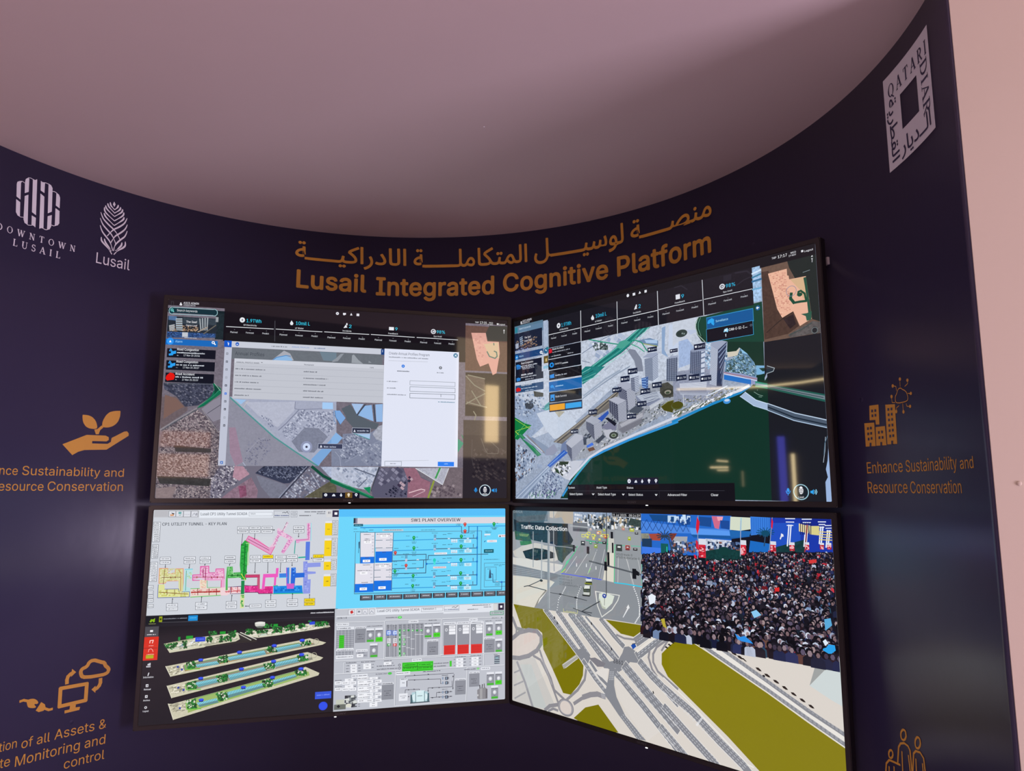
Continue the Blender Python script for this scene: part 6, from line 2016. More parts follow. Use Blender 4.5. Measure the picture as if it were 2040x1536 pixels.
ART['LL_plant'] = '''
R 6fd6fb 0 1432 -15 2896 818
R 58c0fa 0 1432 -15 2895 63
R dcd8e0 0 1555 75 2891 129
R 5a5870 0 1555 75 1574 119
R 8a889c 0 1573 75 1587 120
R 1c2836 0 1555 75 1565 119
T 3c3c46 2 2040 109 2472 26.3 SW1 PLANT OVERVIEW
R 0f5a70 0 1557 124 1634 144
B 8ac8d8 1567 135 1625 8 8
L 1f86d8 7 1614 155 2479 153
L 1f90e0 6 2540 154 2891 153
B 5a7a8a 1558 166 1588 7 11
B 4a6a7a 1634 165 1656 6 12
B 4a6a7a 1687 176 1721 8 13
B 3a5a6a 1559 189 1676 6 14
R c4c8d0 0 1797 172 1975 186
B 6a7480 1813 178 1960 7 16
B 4a7080 2128 181 2251 7 17
L 5a7a90 4 1576 198 1579 693
L 5a8098 4 1615 195 2663 194
L 5a8098 5 2663 194 2658 698
L 486a80 5 1579 696 2675 701
R e4e2ec 0 1616 198 1735 402
R 1b74e4 0 1619 397 1735 450
R e2e0ea 0 1742 200 1887 327
R d8d8e4 0 1746 325 1885 360
R 1b74e4 0 1745 355 1887 446
R e4e2ec 0 1580 451 1738 624
R 1b74e4 0 1579 617 1737 686
R e2e0ea 0 1736 450 1889 603
R 1b74e4 0 1739 595 1887 679
L 5a7488 5 1614 197 1620 448
L 5a7488 5 1735 198 1738 450
L 5a7488 5 1891 200 1887 446
L 5a7488 5 1580 451 1581 681
L 5a7488 5 1735 455 1737 674
L 5a7488 5 1887 454 1887 679
L 4a6a80 4 1743 262 1800 262
L 4a6a80 4 1830 262 1888 261
L 4a6a80 4 1744 325 1801 324
L 4a6a80 4 1832 325 1890 325
L 4a6a80 4 1738 509 1791 509
L 4a6a80 4 1837 510 1884 509
L 4a6a80 4 1740 567 1793 567
L 4a6a80 4 1838 568 1886 568
B 4a4c5c 1642 212 1699 7 45
B 4a4c5c 1651 250 1693 7 46
B 4a4c5c 1644 262 1697 7 47
B 4a4c5c 1753 212 1864 7 48
B 4a4c5c 1642 463 1703 7 49
B 4a4c5c 1599 510 1712 7 50
B 4a4c5c 1748 465 1866 7 51
B 4a4c5c 1636 607 1688 7 52
B 4a4c5c 1660 405 1691 7 53
B 4a4c5c 1799 363 1832 7 54
B 4a4c5c 1644 626 1668 7 55
B 4a4c5c 1794 604 1832 7 56
R fafafe 0 1648 265 1709 286
B 50546a 1662 275 1695 7 58
R fafafe 0 1641 421 1702 442
B 50546a 1655 431 1688 7 60
R fafafe 0 1777 410 1839 432
B 50546a 1791 420 1825 7 62
R fafafe 0 1783 217 1845 238
B 50546a 1797 227 1831 7 64
R fafafe 0 1779 466 1840 487
B 50546a 1792 476 1826 7 66
R fafafe 0 1622 519 1682 540
B 50546a 1635 529 1668 7 68
R fafafe 0 1622 648 1682 670
B 50546a 1636 659 1669 7 70
R fafafe 0 1776 643 1837 665
B 50546a 1790 654 1823 7 72
B 6a6c78 1712 227 1726 5 73
B 6a6c78 1713 254 1726 5 74
B 6a6c78 1713 280 1727 5 75
B 6a6c78 1714 306 1728 5 76
B 6a6c78 1715 333 1729 5 77
B 6a6c78 1716 358 1729 5 78
B 6a6c78 1863 225 1876 5 79
B 6a6c78 1863 250 1877 5 80
B 6a6c78 1864 278 1878 5 81
B 6a6c78 1865 304 1878 5 82
B 6a6c78 1707 484 1721 5 83
B 6a6c78 1708 513 1721 5 84
B 6a6c78 1709 540 1722 5 85
B 6a6c78 1709 569 1723 5 86
B 6a6c78 1710 598 1724 5 87
B 6a6c78 1861 478 1875 5 88
B 6a6c78 1862 502 1876 5 89
B 6a6c78 1862 527 1876 5 90
B 6a6c78 1863 553 1877 5 91
B 6a6c78 1864 575 1877 5 92
L 2f94d6 6 1892 266 2236 262
L 2f94d6 6 1888 351 2237 348
L 2f94d6 6 1890 577 2233 579
L 2f94d6 6 1888 662 2235 664
L 4a6a86 7 2252 256 2623 257
L 4a6a86 7 2253 342 2623 341
L 4a6a86 7 2257 571 2625 570
L 4a6a86 7 2258 654 2622 656
L 2f94d6 7 2176 467 2624 458
L 3f5a78 6 1895 386 2175 386 2174 543 1891 540
L 3f5a78 6 1889 436 2192 433 2195 397 2722 395
L 3f5a78 6 1889 501 2153 498 2154 436
L 1f7ac8 8 2625 156 2624 655
L 3f6a8a 6 2482 153 2484 209 2547 209 2548 154
E 1f74c8 0 2623 255 7 17
E 1f74c8 0 2623 337 7 13
E 1f74c8 0 2624 457 7 12
E 1f74c8 0 2623 570 7 12
E 1f74c8 0 2180 467 9 9
E 129a48 0 2067 244 13 15
E 6fe08c 0 2067 242 5 5
P 129a48 0 2058 267 2077 267 2067 253
B 3a7a8a 2087 240 2103 7 18
B 3a6a7a 2049 281 2090 7 19
B 3a6a7a 2052 291 2085 6 20
E 129a48 0 2069 330 13 15
E 6fe08c 0 2069 328 5 5
P 129a48 0 2060 353 2079 353 2069 339
B 3a7a8a 2089 326 2105 7 24
B 3a6a7a 2051 366 2091 7 25
B 3a6a7a 2054 377 2087 6 26
E 129a48 0 2482 238 14 15
E 6fe08c 0 2482 235 5 5
P 129a48 0 2473 261 2492 261 2483 247
B 3a7a8a 2503 233 2520 7 30
B 3a6a7a 2463 275 2506 7 31
B 3a6a7a 2467 286 2501 6 32
E 129a48 0 2481 323 14 15
E 6fe08c 0 2481 321 5 5
P 129a48 0 2472 346 2491 347 2481 333
B 3a7a8a 2502 319 2518 7 36
B 3a6a7a 2462 360 2504 7 37
B 3a6a7a 2465 371 2499 6 38
E 129a48 0 2775 134 14 15
E 6fe08c 0 2775 132 5 5
P 129a48 0 2765 158 2785 158 2775 143
B 3a7a8a 2797 129 2813 7 42
B 3a6a7a 2755 172 2799 7 43
B 3a6a7a 2759 183 2794 6 44
E 129a48 0 2481 438 14 15
E 6fe08c 0 2481 436 5 5
P 129a48 0 2472 461 2491 461 2481 447
B 3a7a8a 2502 434 2518 7 48
B 3a6a7a 2462 475 2504 7 49
B 3a6a7a 2466 486 2500 6 50
E 129a48 0 2067 561 13 14
E 6fe08c 0 2066 559 5 5
P 129a48 0 2058 583 2076 584 2067 570
B 3a7a8a 2087 557 2102 7 54
B 3a6a7a 2049 597 2089 7 55
B 3a6a7a 2052 608 2085 6 56
E 129a48 0 1912 519 13 14
E 6fe08c 0 1912 517 5 5
P 129a48 0 1903 542 1922 542 1912 528
B 3a7a8a 1932 515 1947 7 60
B 3a6a7a 1894 555 1934 7 61
B 3a6a7a 1898 566 1930 6 62
E 129a48 0 2479 551 14 15
E 6fe08c 0 2479 548 5 5
P 129a48 0 2470 573 2489 574 2479 560
B 3a7a8a 2500 547 2516 7 66
B 3a6a7a 2461 587 2502 7 67
B 3a6a7a 2464 598 2498 6 68
E 129a48 0 2065 645 13 14
E 6fe08c 0 2065 643 5 5
P 129a48 0 2056 668 2075 668 2065 655
B 3a7a8a 2085 642 2101 7 72
B 3a6a7a 2047 681 2088 7 73
B 3a6a7a 2051 692 2083 6 74
E 129a48 0 2480 637 14 15
E 6fe08c 0 2480 635 5 5
P 129a48 0 2471 660 2490 661 2480 647
B 3a7a8a 2501 634 2517 7 78
B 3a6a7a 2461 674 2503 7 79
B 3a6a7a 2465 685 2498 6 80
E c8342c 0 2513 134 14 14
E f08a80 0 2513 131 6 6
P c8342c 0 2503 156 2523 156 2513 143
E c8342c 0 2514 193 14 14
E f08a80 0 2514 190 6 5
P c8342c 0 2504 214 2524 215 2514 202
E c8342c 0 1911 367 13 14
E f08a80 0 1911 364 5 5
P c8342c 0 1903 388 1921 388 1912 376
E c8342c 0 2005 475 13 14
E f08a80 0 2005 473 5 5
P c8342c 0 1996 496 2015 497 2005 485
Q 5a5c80 3 50 2239 220 2239 248 2261 248 2261 221
E c4c8e0 0 2250 261 10 11
E 8a90b4 0 2250 265 6 6
B 3a6a7a 2222 208 2275 6 96
Q 5a5c80 3 50 2238 307 2239 334 2261 335 2261 307
E c4c8e0 0 2250 347 10 11
E 8a90b4 0 2250 352 6 6
B 3a6a7a 2222 295 2275 6 3
Q 5a5c80 3 50 2237 537 2238 564 2260 565 2259 537
E c4c8e0 0 2249 577 10 11
E 8a90b4 0 2249 581 6 6
B 3a6a7a 2221 525 2273 6 7
Q 5a5c80 3 50 2239 622 2239 649 2261 650 2261 623
E c4c8e0 0 2250 662 10 11
E 8a90b4 0 2250 666 6 6
B 3a6a7a 2222 610 2275 6 11
Q 5a5c80 3 50 1994 390 1994 418 2016 418 2016 391
E c4c8e0 0 2006 430 10 11
E 8a90b4 0 2006 435 6 6
B 3a6a7a 1977 379 2029 6 15
E 2ad0c0 0 2248 438 13 17
E 4ae0d8 0 2249 462 10 14
E c4c8e0 0 2004 438 9 11
E c4c8e0 0 2006 504 9 12
P d8e0f0 0 2362 248 2381 261 2381 249 2362 261
P d8e0f0 0 2363 335 2382 348 2382 335 2363 348
P d8e0f0 0 2364 449 2384 462 2384 450 2365 462
P d8e0f0 0 2364 563 2384 576 2384 563 2365 575
P d8e0f0 0 2364 648 2383 661 2383 649 2364 661
P d8e0f0 0 2094 425 2113 438 2113 425 2094 437
P d8e0f0 0 2096 498 2115 511 2114 499 2096 510
P d8e0f0 0 2530 249 2549 262 2549 249 2530 262
P d8e0f0 0 2530 337 2550 349 2550 337 2531 349
P d8e0f0 0 2531 561 2550 574 2550 562 2531 574
P d8e0f0 0 2530 649 2550 662 2550 649 2530 661
P d8e0f0 0 2795 629 2815 642 2815 629 2795 641
R eef2fa 0 2392 264 2409 275
R eef2fa 0 2393 278 2409 289
R eef2fa 0 2412 265 2428 276
R eef2fa 0 2412 279 2428 290
R eef2fa 0 2431 265 2447 276
R eef2fa 0 2431 279 2447 290
B 4a7080 2398 283 2446 5 38
R eef2fa 0 2392 356 2408 367
R eef2fa 0 2392 370 2408 381
R eef2fa 0 2411 356 2427 367
R eef2fa 0 2411 370 2428 381
R eef2fa 0 2431 357 2447 368
R eef2fa 0 2431 370 2447 382
B 4a7080 2397 375 2445 5 45
R eef2fa 0 2393 465 2410 477
R eef2fa 0 2394 479 2410 490
R eef2fa 0 2413 466 2429 477
R eef2fa 0 2413 480 2429 491
R eef2fa 0 2432 466 2448 477
R eef2fa 0 2432 480 2448 491
B 4a7080 2398 485 2447 5 52
R eef2fa 0 2391 579 2407 590
R eef2fa 0 2391 593 2407 604
R eef2fa 0 2410 579 2426 591
R eef2fa 0 2410 593 2426 604
R eef2fa 0 2429 580 2445 591
R eef2fa 0 2429 594 2446 605
B 4a7080 2396 598 2444 5 59
R eef2fa 0 2394 661 2410 672
R eef2fa 0 2395 675 2411 686
R eef2fa 0 2413 661 2430 673
R eef2fa 0 2414 675 2430 686
R eef2fa 0 2433 662 2449 673
R eef2fa 0 2433 676 2449 687
B 4a7080 2399 680 2447 5 66
R c8ecfa 0 2506 268 2570 295
B 5a8090 2521 277 2553 6 68
B 5a8090 2524 287 2550 5 69
R c8ecfa 0 2511 352 2575 379
B 5a8090 2526 362 2558 6 71
B 5a8090 2529 371 2555 5 72
R c8ecfa 0 2511 467 2574 494
B 5a8090 2525 477 2558 6 74
B 5a8090 2529 486 2555 5 75
R c8ecfa 0 2509 582 2572 610
B 5a8090 2523 592 2555 6 77
B 5a8090 2527 602 2552 5 78
R c8ecfa 0 2509 664 2572 692
B 5a8090 2524 675 2556 6 80
B 5a8090 2527 684 2553 5 81
P 5a7a94 0 2586 224 2594 224 2592 254 2587 254
P 5a7a94 0 2585 306 2593 306 2591 336 2586 336
P 5a7a94 0 2584 425 2592 425 2591 454 2586 454
P 5a7a94 0 2584 538 2592 538 2591 567 2586 567
P 5a7a94 0 2583 624 2591 625 2590 654 2585 654
B 3a6a80 2000 230 2031 7 87
B 3a6a80 2317 221 2349 7 88
B 3a6a80 2359 215 2399 7 89
B 3a6a80 2002 318 2029 7 90
B 3a6a80 2315 309 2347 7 91
B 3a6a80 2363 308 2403 7 92
B 3a6a80 1901 333 1940 7 93
B 3a6a80 2054 395 2089 7 94
B 3a6a80 2318 425 2350 7 95
B 3a6a80 2359 423 2399 7 96
B 3a6a80 1961 405 1984 7 0
B 3a6a80 1963 476 1986 7 1
B 3a6a80 2055 463 2090 7 2
B 3a6a80 2313 534 2347 7 3
B 3a6a80 2355 529 2393 7 4
B 3a6a80 1991 545 2030 7 5
B 3a6a80 1999 632 2028 7 6
B 3a6a80 2086 637 2123 7 7
B 3a6a80 2086 646 2122 7 8
B 3a6a80 2315 624 2345 7 9
B 3a6a80 2356 619 2394 7 10
B 3a6a80 2692 199 2750 7 11
B 3a6a80 2696 210 2750 7 12
B 3a6a80 2745 166 2812 7 13
B 3a6a80 2762 178 2797 7 14
B 3a6a80 1896 443 1927 7 15
B 3a6a80 1905 467 1929 7 16
B 3a6a80 2686 442 2825 7 17
B 3a6a80 2776 489 2875 7 18
B 3a6a80 2821 499 2846 7 19
B 3a6a80 2434 132 2473 7 20
B 3a6a80 2435 143 2471 7 21
B 3a6a80 2557 204 2602 7 22
B 3a6a80 2557 215 2598 7 23
B 3a6a80 2785 653 2830 7 24
B 3a6a80 2785 664 2828 7 25
B 3a6a80 1899 550 1941 7 26
B 3a6a80 2199 433 2223 7 27
B 3a6a80 2271 447 2287 7 28
R f0f2f8 0 2246 373 2357 390
B a09aa8 2254 381 2348 6 30
R f0d8dc 0 2238 491 2351 507
B a06a70 2248 498 2343 6 32
R 186070 0 2684 353 2773 385
B 9ad0dc 2697 369 2761 9 34
R f0f0f6 0 2713 274 2802 294
B c07a80 2723 284 2792 7 36
R f0eaf0 0 2815 228 2891 251
P 2a2a34 0 2822 249 2830 231 2839 249
B c84a4a 2844 240 2885 7 39
R e8ecf4 0 2688 220 2742 233
B c04a50 2688 242 2705 6 41
L 2a5a9a 6 2687 289 2698 281
N 5a8ea8 4 2689 472 2896 675
N 5a8ea8 4 2699 507 2797 620
P 3a5a78 0 2735 536 2747 536 2754 601 2729 602
E 4a6a88 0 2741 540 7 11
L 3f6a90 6 2749 565 2765 567 2768 636 2892 638
L 3f6a90 6 2848 638 2845 704 2666 701
E 2a6ac8 0 2845 638 10 8
B 3a6a80 2716 524 2747 6 50
L 3a6a80 4 1609 270 1606 326 1603 364
P 34506a 0 1601 274 1612 272 1612 326 1604 328
R 686a74 0 1627 710 1731 752
R 33353e 0 1627 710 1638 749
R 33353e 0 1721 714 1731 752
R 4a4c56 0 1628 744 1731 753
B d4d6de 1650 729 1710 10 57
R 686a74 0 1740 710 1845 753
R 33353e 0 1740 710 1751 749
R 33353e 0 1834 714 1845 753
R 4a4c56 0 1741 745 1845 753
B d4d6de 1763 729 1823 10 62
R 686a74 0 1851 711 1980 754
R 33353e 0 1851 711 1863 750
R 33353e 0 1970 714 1980 754
R 4a4c56 0 1852 745 1980 754
B d4d6de 1874 730 1958 10 67
R 686a74 0 1986 711 2119 754
R 33353e 0 1986 711 1997 750
R 33353e 0 2109 715 2119 754
R 4a4c56 0 1986 745 2119 755
B d4d6de 2009 730 2097 10 72
R 686a74 0 2126 711 2232 753
R 33353e 0 2126 711 2138 750
R 33353e 0 2221 714 2232 753
R 4a4c56 0 2127 745 2232 754
B d4d6de 2150 730 2209 10 77
R 686a74 0 2239 711 2343 754
R 33353e 0 2239 711 2250 750
R 33353e 0 2333 714 2343 754
R 4a4c56 0 2239 745 2343 754
B d4d6de 2262 730 2321 10 82
R 686a74 0 2351 711 2454 754
R 33353e 0 2351 711 2363 751
R 33353e 0 2444 714 2454 754
R 4a4c56 0 2352 746 2454 755
B d4d6de 2375 730 2432 10 87
R 686a74 0 2463 711 2568 754
R 33353e 0 2463 711 2474 751
R 33353e 0 2558 714 2568 754
R 4a4c56 0 2463 746 2568 755
B d4d6de 2487 730 2545 10 92
R 686a74 0 2574 711 2681 754
R 33353e 0 2574 711 2586 751
R 33353e 0 2671 714 2681 754
R 4a4c56 0 2575 746 2681 755
B d4d6de 2599 730 2659 10 0
R 686a74 0 2689 711 2793 755
R 33353e 0 2689 711 2701 751
R 33353e 0 2783 714 2793 755
R 4a4c56 0 2689 746 2793 755
B d4d6de 2714 730 2770 10 5
R 686a74 0 2799 711 2892 754
R 33353e 0 2799 711 2810 752
R 33353e 0 2882 714 2892 754
R 4a4c56 0 2799 747 2892 755
B d4d6de 2823 730 2869 10 10
'''
